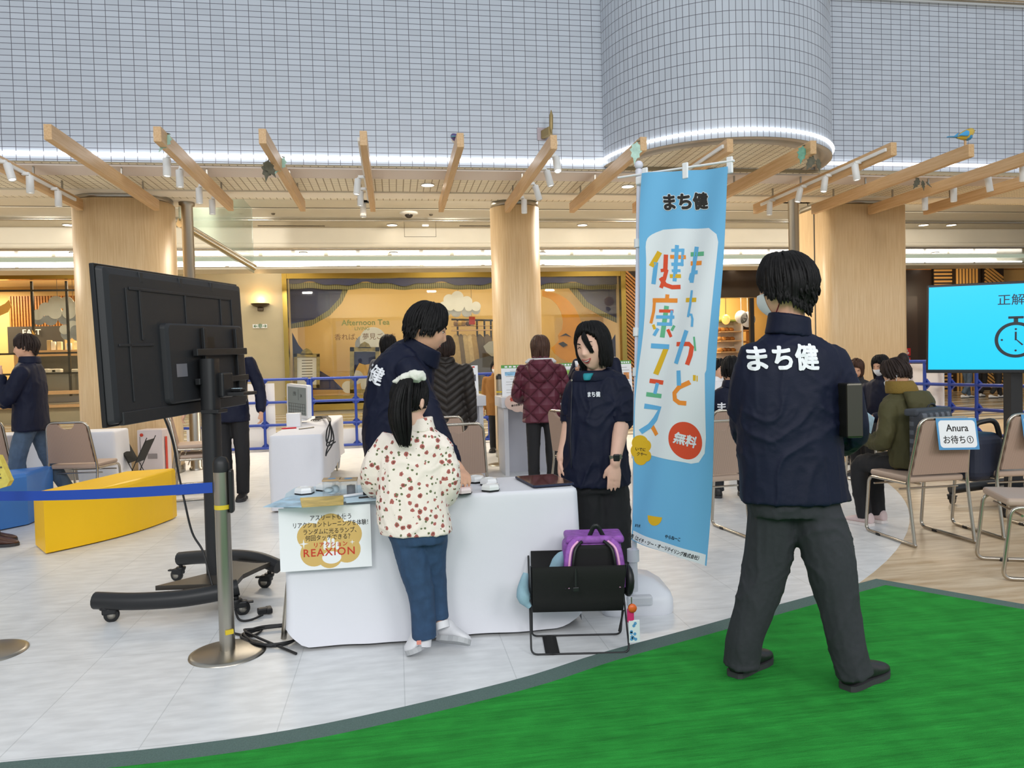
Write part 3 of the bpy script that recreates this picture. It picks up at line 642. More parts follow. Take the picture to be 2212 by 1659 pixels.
# ================================================================ CHAIRS
def ribbed():
    m = mat('beige_ribbed_fabric', 'a58c7c', .8); tc = node(m, 'ShaderNodeTexCoord'); wv = node(m, 'ShaderNodeTexWave'); wv.inputs['Scale'].default_value = 42; wv.bands_direction = 'X'; link(m, tc.outputs['Object'], wv.inputs[0])
    link(m, mixc(m, wv.outputs[0], lin('957b6b'), lin('b39b8b')), bsdf(m).inputs['Base Color']); return m
M_ribbed = ribbed(); M_seat = mat('beige_vinyl_seat', 'b7a08f', .45)
def make_chair(label):
    t = thing('banquet_chair', label, 'chair', (0, 0, 0), 0, 'stackable beige chairs with steel tube frames')
    W, zt_, zs_ = .225, .86, .43
    up = lambda s: [Vector((s * W, -.27, .02)), Vector((s * W, -.205, zs_)), Vector((s * W * .82, -.285, zt_ - .02))]
    L, Rr = up(-1), up(1)
    top = fillet([L[0], L[1], L[2] + Vector((.0, 0, .02)), Rr[2] + Vector((0, 0, .02)), Rr[1], Rr[0]], .07, 6)
    obj('back_frame', MB().tube(top, .0115, 10), M_chair_tube, t, local=True)
    for s in (-1, 1):
        obj('leg_frame', MB().tube(fillet([(s * W, -.27, .02), (s * W, -.28, .013), (s * W, .25, .013), (s * W, .205, zs_ - .015), (s * W, -.2, zs_ - .01)], .05, 5), .0115, 10), M_chair_tube, t, local=True)
        obj('foot_pad', MB().box((s * W, .1, .01), (.03, .045, .02), .004), M_black, t, local=True)
    [obj('cross_bar', MB().tube([(-W, yy, zs_ - .06), (W, yy, zs_ - .06)], .007, 8), M_chair_tube, t, local=True) for yy in (.15, -.12)]
    # back panel with a half-round hand hole at the top
    def lx(z): return W - .012 - (W * .18) * max(0, (z - zs_) / (zt_ - zs_))
    def yb(z): return -.205 - .08 * (z - zs_) / (zt_ - zs_) - .02
    zz0, zz1 = zs_ + .05, zt_ - .012
    pl = [(-lx(zz0), zz0), (lx(zz0), zz0), (lx(zz1 - .03), zz1 - .03), (lx(zz1) - .02, zz1)] + [(.075 * math.cos(a), zz1 - .055 * math.sin(a)) for a in (PI * k / 10 for k in range(11))] + [(-lx(zz1) + .02, zz1), (-lx(zz1 - .03), zz1 - .03)]
    tilt = math.atan2(.08, zt_ - zs_); mb = MB()
    f0 = [mb.bm.verts.new((x, yb(z) + .032 - (0 if True else 0), z)) for x, z in pl]; f1 = [mb.bm.verts.new((x, yb(z), z)) for x, z in pl]
    mb._tag([mb.bm.faces.new(f0), mb.bm.faces.new(list(reversed(f1)))] + [mb.bm.faces.new((f0[i], f0[(i + 1) % len(pl)], f1[(i + 1) % len(pl)], f1[i])) for i in range(len(pl))], False)
    obj('backrest', mb, M_ribbed, t, local=True)
    mb = MB(); mb.box((0, .01, zs_ + .012), (W * 2 - .03, .42, .045), .018, seg=3); obj('seat', mb, M_seat, t, local=True)
    return t
CH = None
def chair(loc, rz, label):
    """rz: heading of the front (+y of the chair) turned from +Y, counter-clockwise"""
    global CH
    loc = (loc[0], loc[1], 0)
    if CH is None:
        CH = make_chair(label); CH.location = loc; CH.rotation_euler = (0, 0, rz); WM[CH.name] = Matrix.Translation(Vector(loc)) @ Matrix.Rotation(rz, 4, 'Z'); return CH
    return dup(CH, loc, rz, label)
def chair4(fl, rl, fr, rr, label):
    a, b, c, d = G(*fl), G(*rl), G(*fr), G(*rr); f, r = (a + c) / 2, (b + d) / 2; v = f - r; print('chair', label[:20], v.length, (a - c).length, math.degrees(math.atan2(-v.x, v.y)))
    rz = math.atan2(-v.x, v.y); return chair((f + r) / 2, rz, label), rz, (f + r) / 2
anura1, rzA, cA = chair4((1876, 1149), (1970, 1182), (1987, 1138), (2098, 1171), 'beige chair with a blue-bordered paper sign under the olive-coated woman')
rzB = rzA; cB = cA + Vector((math.cos(rzA), math.sin(rzA), 0)) * .66 + Vector((.06, .02, 0))
anura2 = chair(cB, rzB - .06, 'beige chair with a blue-bordered paper sign, cut by the right picture edge')
p = G(2123, 1232); chair((p.x + .27, p.y - .1), 1.15, 'beige chair nearest us at the right picture edge')
p = G(1600, 1165); chair((p.x - .2, p.y + .2), .12, 'beige chair between the blue banner and the standing man')
p = PD(1900, 785, 7.6); chair((p.x, p.y), .05, 'beige chair facing away in front of the masked seated woman'); 
for px, py, d, s, lb in ((998, 935, 5.6, .1, 'beige chair right behind the girl, nearer of two'), (962, 905, 6.4, .1, 'beige chair behind the girl, farther of two')):
    p = PD(px - 22, 785, d); chair((p.x, p.y + .2), s, lb)
p = PD(1262, 785, 6.9); chair((p.x, p.y), -1.2, 'beige chair seen sideways beside the smiling staff woman')
p = PD(165, 785, 7.1); chair((p.x, p.y + .1), -.12, 'beige chair in front of the left white table, behind the yellow bench')
p = PD(-22, 785, 7.6); chair((p.x, p.y), .1, 'beige chair at the far left edge behind the young man in jeans')
p = PD(428, 785, 7.75); cs = chair((p.x, p.y), -1.35, 'lower beige chair of the stacked pair behind the black screen'); c2 = dup(cs, (p.x, p.y, .085), -1.35, 'upper beige chair of the stacked pair behind the black screen')
c2.location = (p.x - .03, p.y + .01, .1)
# paper signs on chair backs
M_paper = mat('white_paper', 'eceef0', .6); M_signblue = mat('sign_blue', '4f93c4', .5); M_ink = mat('dark_ink', '24211f', .6)
def backsign(ch_c, rz, dx, lab, tilt=0):
    R = Matrix.Translation(ch_c) @ Matrix.Rotation(rz, 4, 'Z'); back = R @ Matrix.Translation((dx, -.322, .755)) @ Matrix.Rotation(-.185, 4, 'X') @ Matrix.Rotation(PI / 2, 4, 'X') @ Matrix.Rotation(tilt, 4, 'Z')
    t = obj('paper_sign', MB().prism(rrect(.30, .21, .002, 1), back, .001), M_signblue, label=lab, cat='sign')
    WM[t.name] = Matrix.Identity(4)
    obj('white_panel', MB().prism(rrect(.272, .182, .025), back, .0016), M_paper, t)
    obj('lettering', joined([textmesh('Anura', .066, back @ Matrix.Translation((0, .038, .002)), bold=.012), textmesh('お待ち①', .058, back @ Matrix.Translation((0, -.042, .002)), bold=.01)]), M_ink, t)
    obj('fold_over', MB().poly([back @ Vector((-.15, .105, 0)), back @ Vector((.15, .105, 0)), back @ Vector((.15, .112, -.04)), back @ Vector((-.15, .112, -.04))]), M_paper, t)
backsign(cA, rzA, .06, 'blue-bordered paper sign hung on the chair beside the olive coat', -.03)
backsign(cB, rzB - .06, .03, 'blue-bordered paper sign on the chair cut by the right edge', -.02)
# ================================================================ MAIN TABLE AND WHAT LIES ON IT
M_cloth = mat('white_tablecloth', 'dcdde3', .75, bump=.25, bscale=9)
M_foldsteel = M_chair_tube
def draped(x0, x1, y0, y1, zt, amp, seed, z_low, rag=.0, r=.012):
    """cloth over a table: rounded top edge, skirts with soft folds; z_low(perimeter fraction) gives the hem height"""
    per = rrect(x1 - x0, y1 - y0, .03, 6); P_ = []
    n = len(per)
    for i in range(n):
        a, b = Vector(per[i]), Vector(per[(i + 1) % n]); k = max(1, int((b - a).length / .03))
        P_ += [a.lerp(b, j / k) for j in range(k)]
    cx, cy = (x0 + x1) / 2, (y0 + y1) / 2; m = len(P_); rings = []
    def nrm(i):
        t = P_[(i + 1) % m] - P_[i - 1]; return Vector((t.y, -t.x)).normalized()
    NR = [nrm(i) for i in range(m)]
    NR = [(NR[i - 2] + NR[i - 1] + NR[i] + NR[(i + 1) % m] + NR[(i + 2) % m]).normalized() for i in range(m)]
    for k, t in enumerate((0, .012, .03, .07, .14, .24, .36, .5, .64, .78, .9, 1)):
        ring = []
        for i in range(m):
            f = noise.noise(Vector((P_[i].x * 3.2 + seed, P_[i].y * 3.2, t * .9))) * amp + noise.noise(Vector((P_[i].x * 9 + seed, P_[i].y * 9, t * 1.5))) * amp * .35
            o = (-.012 if k == 0 else 0 if k == 1 else .004) + (f + amp * .55) * (t ** .8)
            lo = z_low(cx + P_[i].x, cy + P_[i].y); z = zt - (zt - lo) * t if k > 1 else zt - (.0 if k == 0 else .005)
            ring.append(Vector((cx + P_[i].x + NR[i].x * o, cy + P_[i].y + NR[i].y * o, z)))
        rings.append(ring)
    mb = MB(); mb.ringsfaces(rings, cap=False, smooth=True)
    mb._tag([mb.bm.faces.new([mb.bm.verts.new(p) for p in rings[0]])], False)
    return mb
TX0, TX1, TY0, TY1 = -.52, .855, 3.53, 4.0; TZ = PY(930, 1071, TY0).z
t = thing('folding_table', 'folding table under the central white cloth, steel leg showing at its left end', 'table', ((TX0 + TX1) / 2, (TY0 + TY1) / 2, 0))
obj('tabletop', MB().box2((TX0 + .02, TY0 + .02, TZ - .035), (TX1 - .02, TY1 - .02, TZ - .006), .004), M_whitepl, t)
for x in (TX0 - .045, TX1 - .1):
    for y in (TY0 + .16, TY1 - .06): obj('leg', MB().tube([(x + (.08 if x < 0 else 0), y, TZ - .03), (x, y, .01)], .014, 8), M_foldsteel, t)
def hem(x, y):
    if y < TY0 + .02: return .006 + .09 * max(0, 1 - abs(x - TX0) / .10) ** 2 + .06 * max(0, 1 - abs(x - TX1) / .14) ** 2 + .012
    return .1 if x < TX0 + .05 else .03
obj('tablecloth', draped(TX0, TX1, TY0, TY1, TZ, .022, 3.1, hem), M_cloth, label='long white tablecloth over the central table with the cloud-shaped sign on it', cat='tablecloth')
# sign on the front of the cloth
ys = TY0 - .045; a, b, c, d = PY(602, 1098, ys), PY(800, 1089, ys), PY(803, 1222, ys), PY(605, 1237, ys)
Wd, Hd = ((b - a).length + (c - d).length) / 2, ((d - a).length + (c - b).length) / 2; cen = (a + b + c + d) / 4 + Vector((0, 0, 0))
sf = frame(cen, (b - a) + (c - d), (a - d) + (b - c))
sign = obj('paper_sign', MB().prism(rrect(Wd, Hd, .002, 1), sf, .0012), M_paper, label='white landscape sign with tan cloud and red lettering taped to the central tablecloth', cat='sign'); WM[sign.name] = Matrix.Identity(4)
M_tan = mat('tan_print', 'd3b067', .6); M_redprint = mat('red_print', 'c2361f', .6)
k = Wd / 200
S_ = lambda x, y: ((x - 100) * k, (67 - y) * k)   # sign pixels (200 x 134) -> local
cl = MB()
for (x, y, r, z) in ((112, 45, 32, 0), (68, 62, 30, 1), (150, 62, 30, 2), (74, 100, 30, 3), (146, 96, 30, 4), (108, 108, 28, 5), (110, 76, 42, 6)):
    q = S_(x, y); cl.prism(circ(r * k, 28, *q), sf @ Matrix.Translation((0, 0, .0013)), .0002 + z * .00003)
obj('cloud_print', cl, M_tan, sign, label='tan cloud shape')
hand = MB(); hz = sf @ Matrix.Translation((0, 0, .0017))
q = S_(112, 112); hand.prism(circ(21 * k, 24, q[0], q[1], 14 * k), hz, .0003)
for (x, y, l) in ((98, 84, 20), (107, 78, 24), (116, 80, 22), (125, 86, 18)): q = S_(x, y); hand.prism([(px_ + q[0], py_ + q[1]) for px_, py_ in rrect(6.5 * k, l * k, 3.2 * k, 5)], hz, .0003)
def star(cx, cy, r): return [(cx + (r if i % 2 == 0 else r * .2) * math.sin(PI * i / 4) * (1 if i % 4 in (0, 2) or i % 2 else 1), cy + (r if i % 2 == 0 else r * .2) * math.cos(PI * i / 4)) for i in range(8)]
def star4(cx, cy, r): return [(cx + (r if i % 2 == 0 else r * .18) * math.sin(PI * i / 4), cy + (r if i % 2 == 0 else r * .18) * math.cos(PI * i / 4)) for i in range(8)]
def starp(cx, cy, r): return [(cx + [r, r * .15][i % 2] * math.sin(PI * i / 4), cy + [r, r * .15][i % 2] * math.cos(PI * i / 4)) for i in range(8)]
for (x, y, r) in ((52, 78, 11), (158, 80, 6)):
    q = S_(x, y); hand.prism([(q[0] + (r * k if i % 2 == 0 else r * k * .22) * math.sin(2 * PI * i / 8), q[1] + (r * k if i % 2 == 0 else r * k * .22) * math.cos(2 * PI * i / 8)) for i in range(8)], hz, .0003)
obj('hand_print', hand, M_paper, sign, label='white hand and sparkle shapes on the cloud')
obj('lettering', joined([textmesh(s, 13.5 * k, sf @ Matrix.Translation((*S_(x, y), .0022)), .0002, .006, sx=sx) for s, x, y, sx in (('アスリートも使う', 113, 22, .86), ('リアクショントレーニングを体験！', 115, 37, .80), ('ランダムに光るランプ、', 113, 53, .84), ('何回タッチできる？', 108, 67, .86))]), M_ink, sign)
obj('lettering', joined([textmesh('リアクション', 12 * k, sf @ Matrix.Translation((*S_(110, 83), .0022)), .0002, .02, spacing=1.12), textmesh('REAXION', 24 * k, sf @ Matrix.Translation((*S_(107, 100), .0022)), .0002, .012, spacing=1.15)]), M_redprint, sign, label='red lettering')
# flyers, sensors, boxes, pens, tablet on the cloth
M_flyer = mat('flyer_print', 'a9cbe0', .5, noise_amt=.35, nscale=14); M_flyer2 = mat('flyer_yellow_blue', 'd0b463', .5, noise_amt=.3, nscale=12); M_lblue = mat('light_blue_paper', 'c3dbe8', .55)
def sheet(pts, m, lab, dz, name='flyer'):
    v = [G(x, y, TZ + dz) for x, y in pts]; mb = MB(); mb.poly(v); mb.poly([p + Vector((0, 0, -.0012)) for p in reversed(v)])
    n = len(v)
    for i in range(n): mb.poly([v[i], v[(i + 1) % n], v[(i + 1) % n] - Vector((0, 0, .0012)), v[i] - Vector((0, 0, .0012))])
    return obj(name, mb, m, label=lab, cat='flyer')
sheet(((618, 1066), (640, 1052), (840, 1046), (845, 1080), (610, 1087)), M_lblue, 'light blue sheet under the sensors at the left end of the central table', .002)
sheet(((568, 1095), (620, 1073), (660, 1072), (655, 1096)), M_flyer, 'blue printed flyer sticking out over the left corner of the central table', .0045)
sheet(((592, 1094), (628, 1070), (668, 1073), (668, 1096)), M_flyer, 'second blue printed flyer fanned on the left corner of the central table', .007)
f3 = sheet(((648, 1075), (742, 1070), (742, 1090), (652, 1096)), M_flyer2, 'yellow and blue flyer lying at the front edge of the central table', .0095)
sheet(((745, 1076), (818, 1069), (822, 1080), (748, 1086)), M_lblue, 'pale handwritten sheet beside the marker pen on the central table', .0045)
M_sensor = mat('sensor_white', 'e4e6e6', .3)
def sensor(px, py, lab, m=None):
    p = G(px, py, TZ + .004); t = thing('reaction_sensor', lab, 'sensor light', p, 0, 'white hexagonal reaction sensors')
    hx = [(.048 * math.cos(PI / 3 * i + .3), .048 * math.sin(PI / 3 * i + .3)) for i in range(6)]; rr = []
    for s, z in ((1.0, 0), (1.0, .006)): rr.append([p + Vector((x * s, y * s, z)) for x, y in hx])
    obj('base', MB().ringsfaces(rr, smooth=False), M_black, t, label='black base')
    obj('shell', MB().ringsfaces([[p + Vector((x * s, y * s, z)) for x, y in hx] for s, z in ((.99, .006), (1.0, .02), (.9, .03), (.5, .034), (.42, .031))], smooth=False), m or M_sensor, t)
sensor(658, 1066, 'white hexagonal sensor at the left end of the table, left of the clear boxes'); sensor(703, 1058, 'white hexagonal sensor partly hidden behind the clear boxes')
sensor(1028, 1041, 'white hexagonal sensor nearest the back edge beside the hand'); sensor(1056, 1046, 'white hexagonal sensor in the middle of the trio right of the hand'); sensor(1060, 1059, 'white hexagonal sensor nearest us in the trio right of the hand'); sensor(1000, 1066, 'pale pink-lit hexagonal sensor under the pressing hand', mat('sensor_pink', 'efdcdc', .3))
M_acryl = mat('clear_acrylic', 'dfe6ea', .08, trans=.85, alpha=.35); M_card = mat('brown_card', 'b39a78', .7)
for px, lb in ((716, 'left clear box with card lid holding badges on the central table'), (752, 'right clear box with card lid holding a dark roll on the central table')):
    p = G(px, 1073, TZ + .004); q = p + Vector((0, .05, 0)); t = thing('clear_box', lb, 'box', p, 0, 'clear boxes with card lids')
    obj('case', MB().box(q + Vector((0, 0, .036)), (.082, .08, .07), .003), M_acryl, t); obj('lid', MB().box(q + Vector((0, 0, .075)), (.086, .084, .008), .002), M_card, t)
    obj('lid_print', MB().lathe([(.001, .0795), (.02, .0795)], q, 16, cap=False), M_signblue, t, label='blue round print on the lid')
    if px < 730:
        for a, r in ((-.015, .4), (.014, 1.1), (.0, .2)): obj('badge', MB().lathe([(.001, 0), (.021, 0), (.022, .003), (.001, .006)], q + Vector((a, a * .6, .012 + abs(a))), 16, Matrix.Rotation(r, 3, 'X')), M_lblue, t)
    else: obj('roll', MB().lathe([(.02, .005), (.02, .048), (.008, .048), (.008, .005)], q + Vector((.012, 0, 0)), 18), mat('grey_roll', '6f727a', .5), t)
p, q = G(742, 1072, TZ + .012), G(816, 1062, TZ + .012); t = thing('marker_pen', 'white marker pen with black cap left of the girl on the table', 'pen', p)
obj('barrel', MB().tube([p, p.lerp(q, .55)], .0065, 10), M_whitepl, t); obj('cap', MB().tube([p.lerp(q, .55), p.lerp(q, .6), p.lerp(q, .66), q], [.0066, .008, .0085, .0085], 10), M_black, t)
p, q = G(775, 1075, TZ + .01), G(818, 1071, TZ + .01); obj('ball_pen', MB().tube([p, q], .004, 8), M_ink, label='thin dark pen lying on the pale sheet beside the girl', cat='pen')
tb = [G(x, y, TZ + .006) for x, y in ((1121, 1032), (1206, 1026), (1229, 1048), (1143, 1054))]; tf = frame((tb[0] + tb[1] + tb[2] + tb[3]) / 4, (tb[1] - tb[0]) + (tb[2] - tb[3]), (tb[0] - tb[3]) + (tb[1] - tb[2]))
tw, th = ((tb[1] - tb[0]).length + (tb[2] - tb[3]).length) / 2, ((tb[3] - tb[0]).length + (tb[2] - tb[1]).length) / 2
t = thing('tablet', 'tablet in a dark blue case lying at the right end of the central table', 'tablet', tf.translation)
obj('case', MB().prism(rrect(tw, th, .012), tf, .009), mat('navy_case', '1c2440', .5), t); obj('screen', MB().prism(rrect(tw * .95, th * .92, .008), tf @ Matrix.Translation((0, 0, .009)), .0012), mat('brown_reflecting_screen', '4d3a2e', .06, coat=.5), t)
# ================================================================ LEFT SCREEN ON WHEELED STAND (seen from behind)
TL, TR, BL, BR = PD(205, 570, 3.5), PD(516, 614, 4.85), PD(226, 924, 3.5), PD(525, 874, 4.85)
f = frame((TL + TR + BL + BR) / 4, (TR - TL) + (BR - BL), (TL - BL) + (TR - BR)); SW, SH = ((TR - TL).length + (BR - BL).length) / 2, ((TL - BL).length + (TR - BR).length) / 2
fl = f if True else None
tv = thing('television', 'large black flat screen seen from behind on a wheeled stand at left', 'screen', f.translation)
M_tvback = mat('tv_back_plastic', '26272a', .5, bump=.12, bscale=400); M_tvdark = mat('tv_rim', '121315', .25)
def inF(mb): me = mb.mesh('p'); me.transform(f); return me
obj('bezel', inF(MB().box((0, 0, -.012), (SW, SH, .024), .004)), M_tvdark, tv)
bk = MB(); bk.ringsfaces([[Vector((x * s, y * s2 + o, z)) for x, y in rrect(SW, SH, .02)] for s, s2, o, z in ((.985, .975, 0, .0), (.97, .955, 0, .028), (.93, .90, -.01, .038))], smooth=False)
obj('rear_housing', inF(bk), M_tvback, tv)
rb = MB()
for x in (-.30, .0, .28): rb.box((x * SW, SH * .2, .041), (.016, SH * .34, .008), .003)
for y, w_ in ((.36, .72), ): rb.box((0, y * SH, .041), (SW * w_, .016, .008), .003)
for x in (-.42, .42): rb.box((x * SW * .9, 0, .041), (.014, SH * .72, .008), .003)
rb.box((-.34 * SW, -.0 * SH, .041), (SW * .2, .014, .008), .003)
for x in (-.28, -.02, .22): rb.box((x * SW, SH * .44, .034), (.03, SH * .07, .012), .004)
obj('moulded_ribs', inF(rb), M_tvback, tv)
ins = MB(); ins.ringsfaces([[Vector((x * s + .12 * SW, y * s - .13 * SH, z)) for x, y in rrect(SW * .62, SH * .56, .03)] for s, z in ((1.0, .036), (.985, .062), (.94, .072))], smooth=False); obj('centre_housing', inF(ins), M_tvback, tv)
vb = MB()
for i in range(20): vb.box((.08 * SW + i * .012, -.37 * SH, .0735), (.005, .03, .002))
obj('vent_slots', inF(vb), M_tvdark, tv); obj('terminal_cover', inF(MB().box((.0, -.455 * SH, .03), (SW * .9, SH * .085, .03), .006)), M_tvback, tv)
obj('rating_label', inF(MB().box((.13 * SW, .0 * SH, .073), (.085, .085, .001))), mat('label_black', '0b0b0c', .4), tv, label='black rating label')
obj('tape_piece', inF(MB().box((-.1 * SW, -.18 * SH, .073), (.1, .07, .001))), mat('clear_tape', '7b7a80', .3), tv, label='piece of clear tape')
cart = thing('screen_stand', 'black wheeled stand with curved feet carrying the large screen at left', 'stand', G(465, 1290))
br_ = MB()
obj('mount_rail', inF(MB().box((.18 * SW, -.06 * SH, .10), (SW * .42, .04, .03), .004)), M_blackmetal, cart); obj('mount_rail', inF(MB().box((.18 * SW, -.27 * SH, .10), (SW * .42, .035, .03), .004)), M_blackmetal, cart)
for x in (.06, .33): obj('mount_arm', inF(MB().box((x * SW, -.13 * SH, .088), (.03, SH * .5, .022), .004)), M_blackmetal, cart)
pb, pt_ = PD(468, 1262, 4.2), PD(452, 775, 4.2)
obj('mount_head', MB().box(PD(458, 832, 4.28), (.12, .2, .14), .01, math.atan2(f[1][0], f[0][0])), M_blackmetal, cart)
pf = frame(pb, (1, -.25, 0), (0, 0, 1)); ax = (pt_ - pb)
mb = MB(); mb.ringsfaces([[pb + ax * s + Vector((math.cos(-.2) * x - math.sin(-.2) * y, math.sin(-.2) * x + math.cos(-.2) * y, 0)) for x, y in rrect(.085, .11, .03)] for s in (0, 1)]); obj('post', mb, M_blackmetal, cart)
mb = MB(); q = PD(463, 888, 4.2); mb.box(q, (.1, .125, .02), .004, -.2); obj('collar', mb, M_blackmetal, cart)
sh = PD(512, 850, 4.35); obj('device_shelf', MB().box(sh, (.16, .2, .02), .004, -.2), M_blackmetal, cart)
obj('leg', MB().tube(catmull([PD(206, 1297, 3.93), PD(290, 1299, 3.92), PD(390, 1293, 3.93), PD(470, 1280, 3.96), PD(514, 1268, 4.0)], 5), .045, 14), M_blackmetal, cart)
obj('leg', MB().tube(catmull([PD(388, 1207, 4.67), PD(440, 1203, 4.62), PD(510, 1202, 4.54), PD(560, 1208, 4.47), PD(602, 1224, 4.42)], 5), .042, 14), M_blackmetal, cart)
pl = [PD(336, 1279, 3.97), PD(452, 1232, 4.2), PD(480, 1210, 4.4), PD(520, 1200, 4.5), PD(590, 1214, 4.42), PD(560, 1224, 4.3), PD(525, 1245, 4.15), PD(512, 1262, 4.02), PD(470, 1272, 3.98)]
mb = MB(); zav = sum(p.z for p in pl) / len(pl); mb.prism([(p.x, p.y) for p in pl], Matrix.Translation((0, 0, zav - .02)), .025); obj('base_plate', mb, mat('grey_base_plate', '4f4a44', .35, .4), cart)
def caster(p, lab_, rz, parent):
    p = Vector((p.x, p.y, 0)); c = obj('caster', MB().tube([p + Vector((0, 0, .105)), p + Vector((0, 0, .085))], .012, 8).lathe([(.026, .07), (.03, .085), (.026, .09)], p, 14).box(p + Vector((.02 * math.cos(rz), .02 * math.sin(rz), .06)), (.07, .045, .035), .008, rz), M_black, parent)
    q = p + Vector((math.cos(rz), math.sin(rz), 0)) * .03 + Vector((0, 0, .038)); R = Matrix.Rotation(rz, 3, 'Z') @ Matrix.Rotation(PI / 2, 3, 'X')
    obj('wheel', MB().lathe([(.012, -.014), (.032, -.014), (.038, -.009), (.038, .009), (.032, .014), (.012, .014)], q, 20, R), M_black, c); obj('hub', MB().lathe([(.001, -.016), (.02, -.016), (.02, .016), (.001, .016)], q, 16, R), M_steel, c)
    obj('brake_lever', MB().box(p + Vector((math.cos(rz), math.sin(rz), 0)) * .07 + Vector((0, 0, .066)), (.03, .025, .01), .003, rz), M_black, c)
for px, py, a in ((228, 1345, .2), (392, 1255, 2.8), (583, 1270, 2.9), (512, 1330, .2)): caster(G(px, py), '', a, cart)
p = PD(507, 849, 4.3); t = obj('remote_control', MB().box(sh + Vector((-.015, -.03, .021)), (.13, .05, .018), .006, -.35), M_black, label='black remote control lying on the small shelf of the screen stand', cat='remote control')
WM[t.name] = Matrix.Identity(4); bt = MB()
for i in range(7):
    for j in range(3): bt.box(sh + Matrix.Rotation(-.35, 3, 'Z') @ Vector((-.05 + i * .016, -.013 + j * .013, .0)) + Vector((-.015, -.03, .031)), (.009, .008, .003))
obj('buttons', bt, M_lblue, t)
obj('power_cable', MB().tube(catmull([PD(335, 852, 3.95), PD(350, 890, 3.9), PD(372, 950, 3.95), PD(385, 1020, 4.0), PD(398, 1080, 4.0), PD(415, 1150, 4.0), PD(438, 1190, 4.0), PD(452, 1240, 3.98), PD(462, 1278, 3.96)], 6), .0055, 6), M_black, label='thin black cable hanging from the left screen down to its stand', cat='cable')
# ================================================================ BELT STANCHIONS
def stanchion(px, py, lab, top=.86, r=.036, belt=None):
    p = G(px, py); t = thing('belt_stanchion', lab, 'stanchion', p)
    obj('base', MB().lathe([(.001, .022), (.04, .022), (.15, .014), (.168, .008), (.17, 0)], p, 48, cap=False), M_steel, t); obj('post', MB().lathe([(r, .02), (r, top)], p, 24), M_steel, t)
    obj('head', MB().lathe([(r + .002, top), (r + .002, top + .04), (r * .75, top + .065), (.001, top + .072)], p, 24), M_black, t)
    obj('cassette', MB().box(p + Vector((r + .008, .0, top - .09)), (.02, .05, .2), .01), M_black, t)
    obj('label_strip', MB().lathe([(r + .001, top - .17), (r + .001, top - .15)], p, 24, cap=False), mat('yellow_label', 'd8bd2a', .5), t, label='yellow label'); obj('label_strip', MB().box(p + Vector((r * .5, -r * .9, .11)), (.035, .012, .02), 0, .5), MATS['yellow_label'], t, label='yellow label')
    if belt:
        a, b = belt; mb = MB(); n = Vector((b.y - a.y, a.x - b.x, 0)).normalized() * .001
        mb.grid(lambda u, v: a.lerp(b, u) + Vector((0, 0, (v - .5) * .048 - .018 * math.sin(PI * u))), 24, 1); obj('belt', mb, mat('blue_belt', '1446a8', .55), t, label='wide blue belt')
    return p
spb = G(492, 1412); stp = stanchion(492, 1412, 'steel belt stanchion with blue belt in front of the left screen stand', .84, .034, (Vector((spb.x - .04, spb.y, PY(462, 1053, spb.y).z + .0)), PD(-160, 1070, 3.9)))
stanchion(-28, 1412, 'belt stanchion at the left picture edge, only its round base showing')
p = G(1083, 1004); stanchion(1083, 1004, 'far steel belt stanchion between the two white counters', 1.1, .04)
# cable coil and plug
ctr = G(600, 1378); mb = MB(); pts = []
for i in range(66):
    a = i / 65 * 2 * PI * 3.1 + 2.2; r = .155 + .018 * math.sin(i * .9); pts.append(ctr + Vector((r * 1.0 * math.cos(a) + .01 * math.sin(i), r * .85 * math.sin(a), .012 + .0045 * (i / 22))))
obj('cable_coil', MB().tube(catmull([G(505, 1368, .008), G(545, 1374, .01)] + pts + [G(640, 1412, .01)], 3), .0065, 6), M_black, label='coil of thick black cable on the floor beside the tablecloth', cat='cable')
obj('loose_cable', MB().tube(catmull([G(508, 1316, .05), G(514, 1335, .02), G(525, 1341, .01), G(545, 1338, .01), G(568, 1328, .02)], 6), .006, 6), M_black, label='black cord running from the screen stand to the plug on the floor', cat='cable')
p = G(568, 1328, .0); t = thing('plug', 'black multi-way plug lying on the floor behind the stanchion', 'plug', p)
obj('body', MB().box(p + Vector((0, 0, .022)), (.055, .04, .03), .006, .3), M_black, t); obj('body_wing', MB().box(p + Vector((.03, .01, .022)), (.03, .065, .028), .006, .3), M_black, t)
# ================================================================ BENCHES
def bench(pts, z0, z1, m, lab):
    """leaf-shaped foam bench with a wave-cut top: pts floor outline, height from z0 to z1 along x"""
    P_ = [(Vector((p.x, p.y, 0)), h) for p, h in pts]; n = len(P_); cx = sum((p for p, h in P_), Vector()) / n
    rings = []
    for ins, fz, dz in ((.0, 0, 0.0), (0, 1, -.03), (.012, 1, -.008), (.035, 1, 0)):
        rings.append([p + (cx - p).normalized() * ins + Vector((0, 0, (h * fz + dz) if fz else .012)) for p, h in P_])
    mb = MB(); mb.ringsfaces(rings, cap=True, smooth=False); return obj('foam_bench', mb, m, label=lab, cat='bench')
M_yel = mat('yellow_vinyl', 'ffc800', .45, bump=.05, bscale=200); M_bbl = mat('blue_vinyl', '3f7fd0', .45)
def arcpts(a, b, bow, n, h0, h1):
    out = []; d = (b - a); nn = Vector((d.y, -d.x, 0)).normalized()
    for i in range(n + 1):
        t = i / n; out.append((a + d * t + nn * bow * math.sin(PI * t), h0 + (h1 - h0) * t))
    return out
A, B = G(99, 1199), G(374, 1123); hA = PD(99, 1075, (A - CPOS).dot(FWD)).z; hB = PD(372, 1014, (B - CPOS).dot(FWD)).z
c0 = G(77, 1180)
gb = G(275, 1017, hB); back = [(Vector((B.x + .0, B.y + .12, 0)), hB), (Vector((gb.x, gb.y, 0)), hB)]
